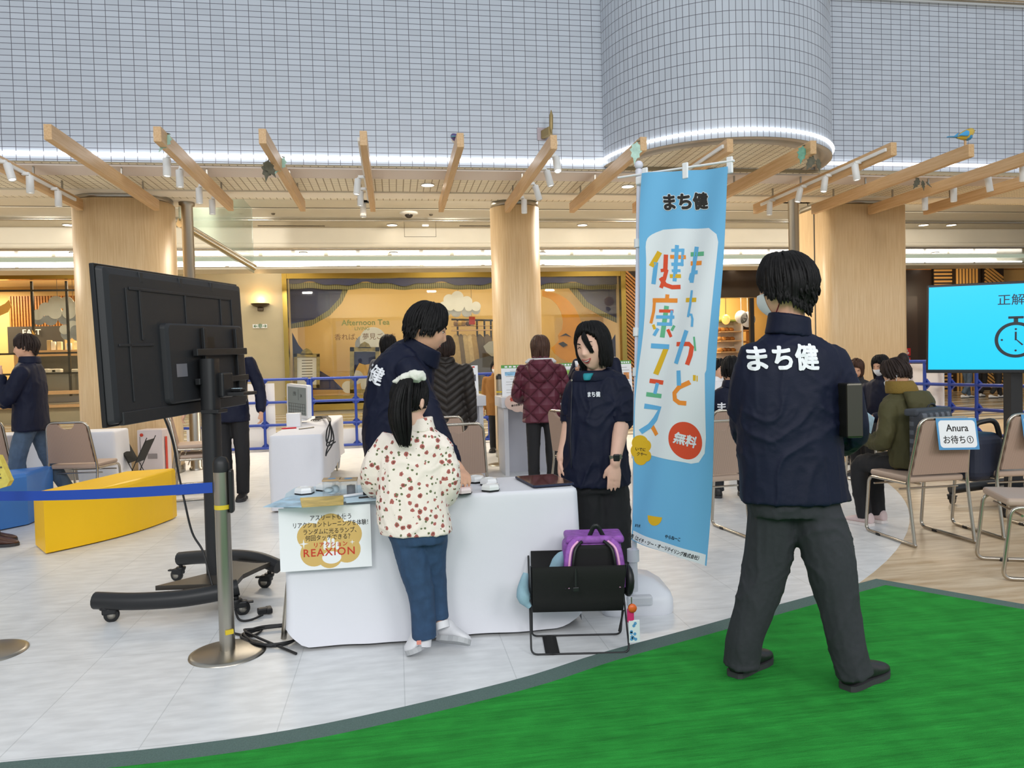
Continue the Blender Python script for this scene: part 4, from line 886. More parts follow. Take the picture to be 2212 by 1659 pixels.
bench(arcpts(A, B, .10, 14, hA, hB) + back + [(c0, hA)], 0, 0, M_yel, 'yellow leaf-shaped foam bench behind the blue belt at left')
A2, B2 = G(-60, 1160), G(62, 1135); h2 = PD(58, 1022, (B2 - CPOS).dot(FWD)).z
bench([(A2, h2), (B2, h2 + .0), (Vector((B2.x - .02, B2.y + .55, 0)), h2), (Vector((A2.x - .2, A2.y + .6, 0)), h2)], 0, 0, M_bbl, 'blue foam bench at the left picture edge')
# ================================================================ SECOND TABLE WITH MONITOR
D2 = lambda px, py, z: G(px, py, z)
z2 = .70; a, b, c, d = G(582, 942, z2), G(690, 938, z2), G(722, 897, z2), G(640, 900, z2)
x0, x1, y0, y1 = a.x, (b.x + c.x) / 2, (a.y + b.y) / 2, max(c.y, d.y)
x1 = b.x + .02
t = thing('folding_table', 'folding table under the white cloth that carries the white monitor', 'table', ((x0 + x1) / 2, (y0 + y1) / 2, 0)); obj('tabletop', MB().box2((x0 + .02, y0 + .02, z2 - .03), (x1 - .02, y1 - .02, z2 - .006)), M_whitepl, t)
for x in (x0 + .08, x1 - .08):
    for y in (y0 + .1, y1 - .1): obj('leg', MB().tube([(x, y, .0), (x, y, z2 - .03)], .013, 8), M_foldsteel, t)
obj('tablecloth', draped(x0, x1, y0, y1, z2, .03, 8.3, lambda x, y: .02 if x < x1 - .05 else .25), M_cloth, label='white tablecloth on the table with the white monitor', cat='tablecloth')
p = G(650, 905, z2); m0 = PD(645, 905, (p - CPOS).dot(FWD)); dd = (G(640, 912, z2) - CPOS).dot(FWD)
m1, m2, m3 = PD(623, 896, dd), PD(663, 902, dd - .25), PD(621, 831, dd); mf = frame((m2 + m3) / 2, m2 - m1, Vector((0, 0, 1))); mw, mh = (m2 - m1).length, abs(m3.z - m1.z)
mf = frame(m1.lerp(m2, .5) + Vector((0, 0, mh / 2)), m2 - m1, Vector((-.02, 0, 1))); t = thing('monitor', 'white monitor with grey table display on the cloth-covered table at left', 'monitor', m1)
obj('casing', MB().prism(rrect(mw * 1.12, mh * 1.08, .02), mf @ Matrix.Translation((0, 0, -.05)), .05), M_whitepl, t); obj('screen', MB().prism(rrect(mw * .98, mh * .9, .004, 1), mf, .002), mat('grey_screen', '6f7878', .3, emit=.25), t)
ln = MB()
for i in range(4): ln.box((0, -.03 - .035 * i, 0), (mw * .9, .003, .001))
for i in range(8): ln.box((-mw * .42 + i * mw * .12, -.085, 0), (.002, .1, .001))
ln.box((.03, .07, 0), (.003, .12, .001)); me = ln.mesh('l'); me.transform(mf @ Matrix.Translation((0, 0, .003))); obj('screen_lines', me, M_ink, t)
obj('lettering', joined([textmesh('191', .07, mf @ Matrix.Translation((-.045, .075, .003)), .0003, sx=.7), textmesh('34', .05, mf @ Matrix.Translation((.085, .06, .003)), .0003, sx=.7)]), M_ink, t)
obj('monitor_foot', MB().box(mf.translation - Vector((0, -.04, mh * .54 + .02)), (.22, .2, .03), .008), M_whitepl, t); obj('stand_neck', MB().box(mf.translation - Vector((0, -.06, mh * .45)), (.06, .04, .16), .006), M_whitepl, t)
p = G(634, 922, z2); obj('white_box', MB().box(p + Vector((0, .06, .07)), (.14, .12, .14), .004), M_whitepl, label='white box in front of the white monitor', cat='box')
p, q = G(608, 926, z2 + .008), G(640, 924, z2 + .008); obj('red_pen', MB().tube([p, p.lerp(q, .1), q], [.003, .009, .009], 8), mat('red_plastic', 'cc2430', .4), label='red pen on the table with the white monitor', cat='pen')
p, q = G(646, 927, z2 + .006), G(678, 923, z2 + .006); obj('silver_pen', MB().tube([p, q], .006, 8), M_steel, label='silver pen beside the red one on the monitor table', cat='pen')
p = G(690, 905, z2); t = thing('cable_bundle', 'tangle of black cables hanging off the right side of the monitor table', 'cable', p)
for k in range(4):
    s = k * .02; obj('cable', MB().tube(catmull([G(672 + 5 * k, 908, z2 + .02), G(698, 900 + k, z2 + .03), PD(714 - 2 * k, 905, 6.6), PD(716 + (k - 2) * 5, 930 + 6 * k, 6.5), PD(706, 955 + 8 * k, 6.45), PD(722 + 3 * k, 950 + 4 * k, 6.45) if k < 2 else PD(704, 985, 6.45)], 6), .006, 6), M_black, t)
obj('adapter', MB().box(G(695, 901, z2 + .02), (.15, .05, .03), .006, .4), M_black, label='black power adapter on the monitor table', cat='adapter')
# ================================================================ LEFT WHITE TABLE, BOX UNIT, FOLDED CARRIERS
z3 = .70; a, b = G(20, 940, z3), G(252, 930, z3)
t = thing('folding_table', 'long folding table with white cloth behind the yellow bench', 'table', ((a.x + b.x) / 2, a.y + .2, 0)); obj('tabletop', MB().box2((a.x - 1.2, a.y + .02, z3 - .03), (b.x - .02, a.y + .43, z3 - .006)), M_whitepl, t); obj('leg', MB().tube([(b.x - .1, a.y + .2, 0), (b.x - .1, a.y + .2, z3 - .03)], .014), M_foldsteel, t); obj('leg', MB().tube([(a.x - .9, a.y + .2, 0), (a.x - .9, a.y + .2, z3 - .03)], .014), M_foldsteel, t)
obj('modesty_panel', MB().box2((a.x - 1.1, a.y + .05, .2), (b.x - .05, a.y + .07, z3 - .04)), mat('beige_board', 'b5a898', .6), t)
obj('tablecloth', draped(a.x - 1.2, b.x, a.y, a.y + .45, z3, .03, 5.2, lambda x, y: .36 if x < b.x - .35 else .03), M_cloth, label='white tablecloth on the long table behind the yellow bench', cat='tablecloth')
p = G(330, 1040); q = G(372, 1030); t = thing('cabinet_box', 'pale metal cabinet with perforations and red-lettered side behind the screen stand', 'cabinet', p)
sc_ = 1 / 235.; obj('body', MB().box(p + Vector((0, .12, .31)), (.30, .24, .62), .01, -.15), mat('pale_pink_metal', 'cdc2c2', .45), t)
pf_ = frame(p + Vector((-.0, -.005, .31)), (math.cos(-.15), math.sin(-.15), 0), (0, 0, 1)); pr = MB()
for i in range(9):
    for j in range(5): pr.box((-.04 + i * .013, .02 - j * .013, .004), (.007, .007, .002))
me = pr.mesh('x'); me.transform(pf_); obj('vent_holes', me, M_ink, t); obj('red_button', MB().lathe([(.001, .006), (.02, .006), (.02, 0)], pf_ @ Vector((-.11, .25, 0)), 16, pf_.to_3x3()), M_redprint, t)
obj('door_seam', MB().box(pf_ @ Vector((-.132, -.02, .002)), (.004, .002, .5), 0, -.15), M_ink, t)
obj('side_lettering', MB().box(p + Vector((.152, .06, .33)), (.004, .05, .4), 0, -.15), M_redprint, t, label='red lettering strip')
def carrier(p, w, tilt, lab):
    t = thing('fabric_holder', lab, 'bag holder', p)
    for s in (-1, 1):
        obj('panel', MB().box(p + Vector((s * .09, 0, .45)), (.012, .3, .26), .003, Matrix.Rotation(s * .45, 3, 'Y')), mat('black_canvas', '161616', .85, bump=.1, bscale=200), t); obj('wire_leg', MB().tube([p + Vector((s * .16, -.15, .6)), p + Vector((-s * .12, -.15, .0)), p + Vector((-s * .12, .15, 0)), p + Vector((s * .16, .15, .6))], .005, 6), M_black, t)
carrier(G(298, 1062), .3, 0, 'black V-shaped folding bag holder behind the yellow bench')
# ================================================================ COUNTERS WITH POSTERS
M_counter = mat('white_counter', 'd6d6da', .4); M_counterside = mat('pale_grey_counter_panel', 'c4c4cc', .5)
ZC = 0.95
def counter(pxl, pxr, pyb, dep, lab):
    a, b = G(pxl, pyb), G(pxr, pyb); y = a.y; x0, x1 = a.x, PY(pxr, pyb, y).x; zt_ = PY((pxl + pxr) / 2, 852 + 4, y).z
    t = thing('counter', lab, 'counter', ((x0 + x1) / 2, y + dep / 2, 0)); obj('top', MB().box2((x0 - .03, y - .05, zt_ - .12), (x1 + .03, y + dep, zt_), .004), M_counter, t)
    obj('back_panel', MB().box2((x0 + .03, y + .28, 0), (x1 - .03, y + .3, zt_ - .12)), M_counterside, t)
    for x in (x0, x1 - .05): obj('side_panel', MB().box2((x, y, 0), (x + .05, y + dep - .04, zt_ - .12), .003), M_counter, t)
    return x0, x1, y, zt_
cl_ = counter(925, 1048, 1030, .55, 'white reception counter at left, in front of the woman in the dark coat'); cr_ = counter(1092, 1218, 1028, .55, 'white reception counter at right, in front of the woman in the burgundy jacket')
cr2 = counter(1232, 1352, 1020, .55, 'white reception counter behind the smiling staff woman')
M_green = mat('poster_green', '4f9a3a', .5); M_acrylp = mat('acrylic_stand', 'e6ecec', .1, alpha=.5)
def poster(px0, px1, py0, py1, y, head, cols, lab, zc=None):
    a, b = PY(px0, py1, y), PY(px1, py0, y); a.z = zc; w_, h_ = b.x - a.x, b.z - a.z; t = thing('poster_stand', lab, 'poster', (a.x + w_ / 2, y, a.z)); fm = frame(((a.x + b.x) / 2, y, (a.z + b.z) / 2), (1, 0, 0), (0, .12, 1))
    obj('sheet', MB().prism([(-w_ / 2, -h_ / 2), (w_ / 2, -h_ / 2), (w_ / 2, h_ / 2), (-w_ / 2, h_ / 2)], fm, .004), M_paper, t); obj('support', MB().box((a.x + w_ / 2, y + .06, a.z + .004), (w_, .12, .006)), M_acrylp, t)
    obj('heading_band', MB().prism([(-w_ / 2, h_ * .40), (w_ / 2, h_ * .40), (w_ / 2, h_ / 2), (-w_ / 2, h_ / 2)], fm @ Matrix.Translation((0, 0, .004)), .001), head, t)
    hl = MB()
    for j in range(7): hl.box((w_ * (-.36 + .12 * j), h_ * .445, .0055), (w_ * .08, h_ * .05, .0008))
    me = hl.mesh('x'); me.transform(fm); obj('heading_marks', me, M_paper if head is M_green else M_redprint, t)
    for k, (cx, cy, cw, chh, m) in enumerate(cols): obj('picture', MB().prism([(cx * w_ - cw * w_ / 2, cy * h_ - chh * h_ / 2), (cx * w_ + cw * w_ / 2, cy * h_ - chh * h_ / 2), (cx * w_ + cw * w_ / 2, cy * h_ + chh * h_ / 2), (cx * w_ - cw * w_ / 2, cy * h_ + chh * h_ / 2)], fm @ Matrix.Translation((0, 0, .004)), .001), m, t)
    lt = MB()
    for j in range(9): lt.box((0, h_ * (.3 - .085 * j), .0046), (w_ * (.75 if j % 3 else .5), h_ * .008, .0006))
    me = lt.mesh('x'); me.transform(fm); obj('text_lines', me, M_groove, t)
pc = lambda n, c: mat('print_' + n, c, .5, noise_amt=.3, nscale=25)
poster(968, 1032, 789, 848, cl_[2] + .18, M_paper, ((-.3, .22, .3, .14, pc('teal', '3d7f86')), (-.3, .02, .3, .14, pc('teal', '3d7f86')), (.25, .08, .35, .22, pc('dark', '4a4c58')), (.1, -.25, .3, .2, pc('plum', '6a4a60'))), 'poster with teal pictures and red heading on the left counter', cl_[3])
poster(1084, 1158, 787, 842, cr_[2] + .18, M_green, ((-.2, .22, .4, .12, pc('sky', '7fb0d0')), (.1, .2, .4, .1, pc('tan', 'c2a05a')), (.05, -.1, .2, .1, pc('mag', '9a4a90')), (.1, -.34, .2, .2, pc('skin', 'd59a5a')), (.3, -.3, .12, .24, pc('blu', '4a62b0'))), 'green-headed poster left of the burgundy jacket on the right counter', cr_[3])
poster(1209, 1262, 783, 834, cr_[2] + .2, M_green, ((-.2, .2, .35, .15, pc('leaf', '86b84a')), (.25, .2, .3, .2, pc('leaf', '86b84a')), (-.2, -.1, .4, .2, pc('meat', 'a06a5a')), (-.1, -.35, .35, .15, pc('leaf', '86b84a'))), 'green-headed poster with food pictures right of the burgundy jacket', cr_[3])
poster(1326, 1364, 778, 838, cr2[2] + .2, M_green, ((.2, .05, .3, .2, pc('orange', 'd08a4a')), (-.25, .05, .2, .2, pc('greyp', 'b0b0a8'))), 'green-headed poster behind the banner pole', cr2[3])
p = PY(1127, 866, cr_[2] - .06); cf = frame(p, (1, 0, .12), (0, 0, 1)); t = thing('cloud_sign', 'pink cloud-shaped card sign hung on the right white counter', 'sign', p); cb = MB(); kk = .14
for (x, y, r) in ((-.8, 0, .62), (-.2, .25, .7), (.5, .2, .68), (.95, -.05, .55), (.2, -.3, .7), (-.4, -.25, .62)): cb.prism(circ(r * kk, 20, x * kk, y * kk), cf, .004 + .0003 * x)
obj('card', cb, mat('pink_card', 'e0c4b6', .6), t); obj('lettering', textmesh('骨ウェーブ', .055, cf @ Matrix.Translation((0, .03, .006)), .0003, .02), M_redprint, t); obj('lettering', textmesh('骨の状態をみてみよう', .026, cf @ Matrix.Translation((0, -.04, .006)), .0003, .02), M_ink, t)
# bag under the right counter
p = G(1178, 1010); obj('dark_bag', MB().box(p + Vector((0, .2, .2)), (.3, .2, .4), .04), mat('black_nylon', '151517', .6), label='black bag standing under the right white counter', cat='bag')
# ================================================================ BANNER
fTL, fTR, fBR, fBL = PD(1388, 375, 3.69), PD(1577, 362, 3.38), PD(1521, 1224, 3.38), PD(1362, 1166, 3.69)
fo = (fTL + fTR + fBR + fBL) / 4; fu = ((fTR - fTL) + (fBR - fBL)).normalized(); fv = ((fBL - fTL) + (fBR - fTR)).normalized(); fn = fv.cross(fu).normalized()
if fn.dot(CPOS - fo) < 0: fn = -fn
def fwave(p):
    a, b = (p - fo).dot(fu), (p - fo).dot(fv)
    return .011 * math.sin(a * 13 + b * 1.4) + .008 * math.sin(b * 5.2 + a * 4 + 1) + .006 * math.sin(a * 30 + b * 3)
def fpt(px, py, off=0.):
    d = ray(px, py); p = CPOS + d * ((fo - CPOS).dot(fn) / d.dot(fn)); return p + fn * (fwave(p) + off)
def z6(x, y): return 1340 + x * .27723, 340 + y * .27723
def z7(x, y): return 1340 + x * .27723, 780 + y * .27723
pole_p = G(1378, 1318); pole_p = Vector((PD(1374, 800, 3.75).x, PD(1374, 800, 3.75).y, 0)); pole_top = PD(1380, 362, 3.74)
ban = thing('promotional_banner', 'tall light blue banner with colourful lettering on a white pole', 'banner', pole_p)
M_pole = mat('white_pole', 'd4d4e0', .4)
p0 = Vector((PD(1369, 1262, 3.74).x, PD(1369, 1262, 3.74).y, .16)); 
obj('pole', MB().tube([p0, p0.lerp(pole_top, .52), p0.lerp(pole_top, .521), pole_top], [.013, .013, .011, .011], 12), M_pole, ban)
for s in (.31, .505, .6, .81): obj('pole_clip', MB().tube([p0.lerp(pole_top, s), p0.lerp(pole_top, s + .02)], .02, 12).box(p0.lerp(pole_top, s + .01) + fu * .018, (.03, .02, .035), .004), M_whitepl, ban)
obj('pole_knob', MB().ball(pole_top + Vector((0, 0, .012)), .022, 14).lathe([(.012, -.06), (.018, -.04), (.018, -.01)], pole_top, 14, cap=False), M_pole, ban)
obj('cross_rod', MB().tube([PD(1335, 384, 3.8), PD(1380, 377, 3.72), PD(1586, 347, 3.36)], .0055, 8), M_whitepl, ban)
for (x, y, d) in ((1394, 372, 3.68), (1481, 362, 3.53), (1577, 350, 3.38)):
    obj('loop', MB().box(PD(x, y + 7, d) + fn * .002, (.03, .012, .075), .004, math.atan2(fu.y, fu.x)), M_whitepl, ban)
obj('rod_joint', MB().box(PD(1384, 390, 3.72), (.045, .03, .04), .006, math.atan2(fu.y, fu.x)), M_whitepl, ban)
def bil(u, v): a = fTL.lerp(fTR, u); b = fBL.lerp(fBR, u); p = a.lerp(b, v); p = p - fn * (p - fo).dot(fn); return p + fn * fwave(p)
def flagcloth():
    m = mat('banner_blue_cloth', '6db4e0', .7); return m
fb = MB(); fb.grid(lambda u, v: bil(u, v), 60, 120); fb.grid(lambda u, v: bil(u, v) - fn * .0012, 40, 60)
cloth = obj('banner_cloth', fb, flagcloth(), ban)
M_fwhite = mat('banner_white_print', 'e2e8ec', .7)
def fpoly(pts, m, off, name='print', lab=None):
    """polygon in photo-traced banner coordinates laid on the cloth, subdivided to follow its waves"""
    bm = bmesh.new(); bm.faces.new([bm.verts.new((x, y, 0)) for x, y in pts]); bmesh.ops.triangulate(bm, faces=bm.faces)
    for _ in range(7):
        es = [e for e in bm.edges if e.calc_length() > 9]
        if not es: break
        bmesh.ops.subdivide_edges(bm, edges=es, cuts=1); bmesh.ops.triangulate(bm, faces=[f for f in bm.faces if len(f.verts) > 3])
    for v in bm.verts: v.co = fpt(v.co.x, v.co.y, off)
    me = bpy.data.meshes.new(name); bm.to_mesh(me); bm.free(); return me
def fobj(name, meshes, m, lab=None): return obj(name, joined(meshes), m, cloth, lab)
wp = [z6(*p) for p in catmull([(330, 562), (250, 600), (207, 660), (200, 800), (190, 1000), (172, 1350), (140, 1659)], 3)] + [z7(122, 300), z7(112, 560), z7(115, 700), z7(240, 735), z7(400, 770), z7(550, 800), z7(610, 790), z7(655, 720), z7(668, 600), z7(668, 100)] + [z6(*p) for p in ((680, 1659), (695, 1450), (735, 1000), (768, 660), (755, 600), (690, 550), (480, 550))]
fobj('white_panel', [fpoly([(x, y) for x, y in wp], M_fwhite, .0008)], M_fwhite, 'white rounded panel behind the lettering')
fobj('white_strip', [fpoly([z7(84, 1322), z7(360, 1418), z7(655, 1512), z7(650, 1596), z7(360, 1494), z7(80, 1390)], M_fwhite, .0008)], M_fwhite, 'white strip at the banner foot')
BC = {'y': 'dfb21c', 'b': '62afdf', 'r': 'e0502c', 'o': 'ee8f2e', 'g': '62b487'}
ST = {k: [] for k in BC}
def stroke(c, wd, pts, zf=z6):
    q = [Vector((*zf(*p), 0)) for p in pts]; h = wd * .27723 / 2; L, R_ = [], []
    for i in range(len(q)):
        t = (q[min(i + 1, len(q) - 1)] - q[max(i - 1, 0)]).normalized(); nn = Vector((-t.y, t.x, 0)); L.append(q[i] + nn * h); R_.append(q[i] - nn * h)
    ST[c].append(fpoly([(p.x, p.y) for p in L + R_[::-1]], None, .0016 + .0001 * len(ST[c]) * .3))
for a in (('y', 40, [(300, 735), (235, 848)]), ('b', 34, [(270, 815), (248, 985)]), ('r', 34, [(348, 755), (342, 870), (310, 880)][:2]), ('r', 26, [(306, 880), (360, 872)]), ('r', 30, [(352, 872), (335, 940), (308, 1015)]), ('r', 34, [(305, 935), (340, 990), (390, 1008), (452, 1005)]),
          ('b', 28, [(432, 680), (408, 962)]), ('b', 24, [(390, 722), (482, 718)]), ('b', 20, [(474, 706), (462, 842)]), ('o', 30, [(380, 772), (493, 772)]), ('b', 26, [(388, 830), (475, 826)]), ('b', 22, [(390, 880), (452, 878)]), ('y', 30, [(375, 922), (455, 920)]),
          ('b', 38, [(582, 692), (568, 800), (556, 900), (548, 975)]), ('g', 34, [(530, 750), (652, 750)]), ('o', 34, [(532, 822), (635, 822)]), ('b', 18, [(548, 970), (526, 945), (535, 905), (560, 890)]), ('b', 30, [(550, 895), (602, 893)]),
          ('o', 28, [(356, 1065), (352, 1110)]), ('o', 34, [(243, 1112), (430, 1112)]), ('o', 24, [(258, 1112), (252, 1200), (232, 1292)]), ('r', 24, [(295, 1195), (400, 1195)]), ('b', 26, [(272, 1242), (408, 1242)]), ('b', 26, [(280, 1296), (392, 1298)]), ('b', 20, [(388, 1190), (378, 1308)]), ('g', 34, [(350, 1155), (318, 1402)]), ('y', 22, [(250, 1302), (265, 1338)]), ('b', 24, [(288, 1332), (258, 1388)]), ('g', 22, [(410, 1308), (388, 1348)]), ('r', 24, [(358, 1338), (386, 1398)]),
          ('b', 22, [(556, 1035), (548, 1150), (535, 1245)]), ('y', 34, [(503, 1110), (602, 1112)]), ('b', 20, [(535, 1225), (566, 1228), (576, 1262), (574, 1322)]),
          ('b', 38, [(237, 1467), (373, 1475)]), ('y', 40, [(352, 1478), (318, 1570), (272, 1690)]), ('b', 38, [(528, 1350), (445, 1608)]), ('r', 34, [(440, 1455), (555, 1456), (576, 1480), (565, 1545), (540, 1618)]), ('g', 14, [(592, 1400), (602, 1510)])): stroke(*a)
for a in (('r', 34, [(228, 153), (333, 168)]), ('b', 26, [(286, 170), (265, 255)]), ('g', 34, [(203, 258), (320, 273)]), ('b', 40, [(188, 350), (308, 368), (270, 450), (225, 505), (155, 552)]), ('o', 34, [(238, 500), (286, 576)]), ('b', 34, [(472, 75), (478, 192)]), ('o', 36, [(560, 165), (478, 205), (440, 250), (445, 300), (478, 325), (528, 330)]), ('y', 20, [(592, 110), (590, 155)]), ('y', 8, [(611, 115), (610, 160)])): stroke(*a, zf=z7)
for k_ in BC: fobj('lettering', ST[k_], mat('banner_print_' + k_, BC[k_], .7), None)
M_fred = MATS['banner_print_r']
fobj('red_disc', [fpoly([z7(514 + 125 * math.cos(a), 620 + 146 * math.sin(a) + 16 * math.cos(a)) for a in (2 * PI * i / 40 for i in range(40))], None, .0012)], mat('banner_red_disc', 'd94a26', .7), 'red disc')
def ftext(s, cx, cy, sz, ang=0., sx=1., bold=.02, off=.0024, skew=0.):
    me = textmesh(s, sz, Matrix.Rotation(ang, 4, 'Z'), 0.0, bold, sx=sx)
    bm = bmesh.new(); bm.from_mesh(me); bpy.data.meshes.remove(me)
    for v in bm.verts: v.co = fpt(cx + v.co.x, cy - v.co.y, off)
    me = bpy.data.meshes.new('t'); bm.to_mesh(me); bm.free(); return me
fobj('lettering', [ftext('無料', *z7(512, 622), 26, -.28, .92, .035)], M_fwhite, 'white lettering on the red disc')
fobj('lettering', [ftext('まち健', *z6(500, 352), 37, .06, .88, .085, .0016)], M_fwhite, 'white outline of the black lettering'); fobj('lettering', [ftext('まち健', *z6(500, 352), 37, .06, .88, .045, .003)], M_ink)
cl_p = [[z7(cx + r * math.cos(a), cy + r * 1.05 * math.sin(a)) for a in (2 * PI * i / 20 for i in range(20))] for cx, cy, r in ((150, 640, 60), (190, 660, 45), (195, 740, 42), (150, 760, 50), (140, 700, 60))]
fobj('yellow_cloud', [fpoly(c, None, .0012 + .0001 * i) for i, c in enumerate(cl_p)], MATS['banner_print_y'])
fobj('lettering', [ftext('いでに', *z7(152, 690), 8.5, -.1, .85), ftext('クや〜', *z7(160, 728), 8.5, -.1, .85), ftext('まち犬', *z7(126, 1285), 7, -.1, .7), ftext('やらねーこ', *z7(410, 1380), 9, -.2, .8), ftext('使用（エイチ・ツー・オーリテイリング株式会社）', *z7(330, 1452), 10.2, -.32, .72)], M_ink)
fobj('basket_print', [fpoly([z7(218, 1200), z7(328, 1218)] + [z7(273 + 55 * math.cos(a), 1210 + 72 * math.sin(a)) for a in (PI * (.05 + .9 * i / 10) for i in range(11))], None, .0014)], MATS['banner_print_y'])
# water-tank base of the banner
bp0 = G(1383, 1300); c0, c1 = G(1300, 1342), G(1460, 1338); mb = MB(); bw = (c1 - c0).length; bcen = Vector((pole_p.x + .02, c0.y + .21, 0))
rot = Matrix.Translation(bcen) @ Matrix.Rotation(-.12, 4, 'Z')
mb.ringsfaces([[rot @ Vector((x * s, y * s2, z)) for x, y in rrect(bw * 1.0, .40, .07, 6)] for s, s2, z in ((.97, .95, .0), (1, 1, .012), (1, 1, .075), (.95, .93, .105), (.55, .5, .16), (.2, .25, .178), (.14, .18, .18))], smooth=True)
obj('water_base', mb, mat('white_tank_plastic', 'e4e6ec', .35), ban); obj('base_recess', MB().box(rot @ Vector((0, -.17, .085)), (.13, .09, .05), .01, -.12), mat('tank_recess', 'cfd2d8', .4), ban)
obj('socket', MB().tube([Vector((p0.x, p0.y, .15)), Vector((p0.x, p0.y, .3))], .021, 14).tube([Vector((p0.x, p0.y, .3)), Vector((p0.x, p0.y, .36))], .03, 14), M_pole, ban)
# ================================================================ LUGGAGE BASKET WITH BACKPACK
M_canvas = mat('black_canvas', '161616', .85, bump=.1, bscale=200)
fl_, fr_ = G(1148, 1417), G(1360, 1412); bl_, br_ = G(1149, 1377), G(1345, 1369); ux = (fr_ - fl_).normalized(); uy = (bl_ - fl_); uy = (uy - ux * uy.dot(ux)).normalized(); BW = (fr_ - fl_).length; BD = (bl_ - fl_).dot(uy); BH = .40
Q = lambda x, y, z: fl_ + ux * x + uy * y + Vector((0, 0, z))
bas = thing('luggage_basket', 'black folding wire-and-canvas luggage basket at the right end of the central table', 'basket', fl_)
obj('wire_frame', MB().tube(fillet([Q(0, BD + .04, BH - .02), Q(0, 0, .006), Q(BW, 0, .006), Q(BW, BD + .04, BH - .02)], .03), .0045, 8), M_blackmetal, bas); obj('wire_frame', MB().tube(fillet([Q(.008, -.0, BH), Q(.008, BD, .006), Q(BW - .008, BD, .006), Q(BW - .008, -.0, BH)], .03), .0045, 8), M_blackmetal, bas)
obj('floor_strap', MB().tube([Q(.095, -.005, .006), Q(.088, BD + .0, .006)], .032, 4, flat=((0, 0, 1), .1)), M_canvas, bas)
pan = MB()
def sling(u, v):  # v 0 front top -> 1 back top
    s = abs(v - .5) * 2; y = (v) * (BD + .04); z = .17 + (BH - .17) * (s ** .55); yy = -.005 + y if v > .5 else -.012 + .10 * (1 - s) ** 2.2
    if v > .5: yy = BD + .05 - .10 * (1 - s) ** 2.2
    return Q(.012 + u * (BW - .024), yy, z)
pan.grid(sling, 10, 24); pan.grid(lambda u, v: sling(u, v) + Vector((0, 0, -.004)) - uy * .004, 10, 24); obj('canvas_sling', pan, M_canvas, bas)
obj('side_tab', MB().tube([Q(BW - .02, .02, .19), Q(BW - .045, .0, .10)], .014, 4, flat=((1, 0, 0), .2)), M_canvas, bas)
obj('buckle_strap', MB().tube([Q(BW * .47, -.016, BH - .01), Q(BW * .465, -.02, BH - .11)], .006, 6, flat=(uy, .3)).box(Q(BW * .465, -.022, BH - .1), (.028, .01, .02), .003), M_black, bas)
M_purple = mat('purple_star_fabric', '8d4fa6', .6, noise_amt=.25, nscale=40); M_pinkstripe = mat('pale_pink_stripe', 'e5a9cf', .5)
bagp = thing('school_backpack', 'black and purple school backpack standing in the folding basket', 'backpack', Q(BW * .65, BD / 2, .2)); bx0, bx1 = BW * .36, BW * .97
obj('body', MB().box(Q((bx0 + bx1) / 2, BD * .62, .36), (bx1 - bx0, .15, .26), .035, math.atan2(ux.y, ux.x), 4), M_purple, bagp)
obj('back_pad', MB().box(Q((bx0 + bx1) / 2, BD * .62 - .08, .365), ((bx1 - bx0) * .72, .03, .22), .014, math.atan2(ux.y, ux.x), 3), mat('black_mesh_pad', '141315', .9), bagp)
obj('top_cover', MB().box(Q((bx0 + bx1) / 2 + .01, BD * .62 + .0, .495), ((bx1 - bx0) * 1.0, .16, .035), .014, math.atan2(ux.y, ux.x), 3), M_purple, bagp, label='purple starred top')
for s, xx in ((-1, bx0 + .035), (1, bx1 - .035)):
    pts = [Q(xx + .03 * -s, BD * .62 - .07, .49), Q(xx, BD * .62 - .10, .465), Q(xx + .012 * s, BD * .62 - .112, .41), Q(xx + .016 * s, BD * .62 - .108, .35), Q(xx + .016 * s, BD * .62 - .10, .29)]
    sp_ = obj('shoulder_strap', MB().tube(catmull(pts, 4), .026, 8, flat=(uy, .3)), M_purple, bagp); obj('strap_edge', MB().tube([p - uy * .007 + ux * (-s * .018) for p in catmull(pts, 4)], .008, 6), M_black, sp_); obj('reflective_stripe', MB().tube([p - uy * .009 for p in catmull(pts, 4)], .006, 6), M_pinkstripe, sp_, label='pale pink stripe')
obj('grab_handle', MB().tube(fillet([Q(BW * .63, BD * .62 - .05, .5), Q(BW * .70, BD * .62 - .07, .575), Q(BW * .79, BD * .62 - .05, .5)], .05), .011, 6, flat=(uy, .4)), M_black, bagp)
obj('side_pocket', MB().ball(Q(BW + .012, BD * .45, .30), (.028, .06, .075), 12), M_black, bagp)
kp = Q(BW + .012, -.01, .22); kc = thing('key_charm', 'orange and pink key charms with a clear card hanging from the purple backpack', 'key charm', kp)
obj('chain', MB().tube([kp + Vector((0, 0, .035)), kp], .003, 6), M_steel, kc); obj('orange_reel', MB().lathe([(.001, -.006), (.019, -.006), (.019, .006), (.001, .006)], kp + Vector((0, -.01, -.01)), 16, Matrix.Rotation(PI / 2, 3, 'X')), mat('orange_plastic', 'd9662a', .35), kc); obj('pink_alarm', MB().box(kp + Vector((-.006, 0, -.045)), (.032, .016, .065), .008), mat('pink_plastic', 'c92a6a', .4), kc)
obj('clear_card', MB().box(kp + Vector((.008, -.006, -.115)), (.05, .004, .1), .0015), mat('clear_pouch', 'd7dfe2', .15), kc)
mb = MB()
for i in range(9): mb.lathe([(.001, .001), (.007, .001)], kp + Vector((.008 + rnd.uniform(-.016, .016), -.0085, -.115 + rnd.uniform(-.04, .04))), 10, Matrix.Rotation(PI / 2, 3, 'X'), cap=False)
obj('card_print', mb, M_signblue, kc)
M_lbc = mat('light_blue_cloth', '8fb1c0', .8, bump=.3, bscale=40)
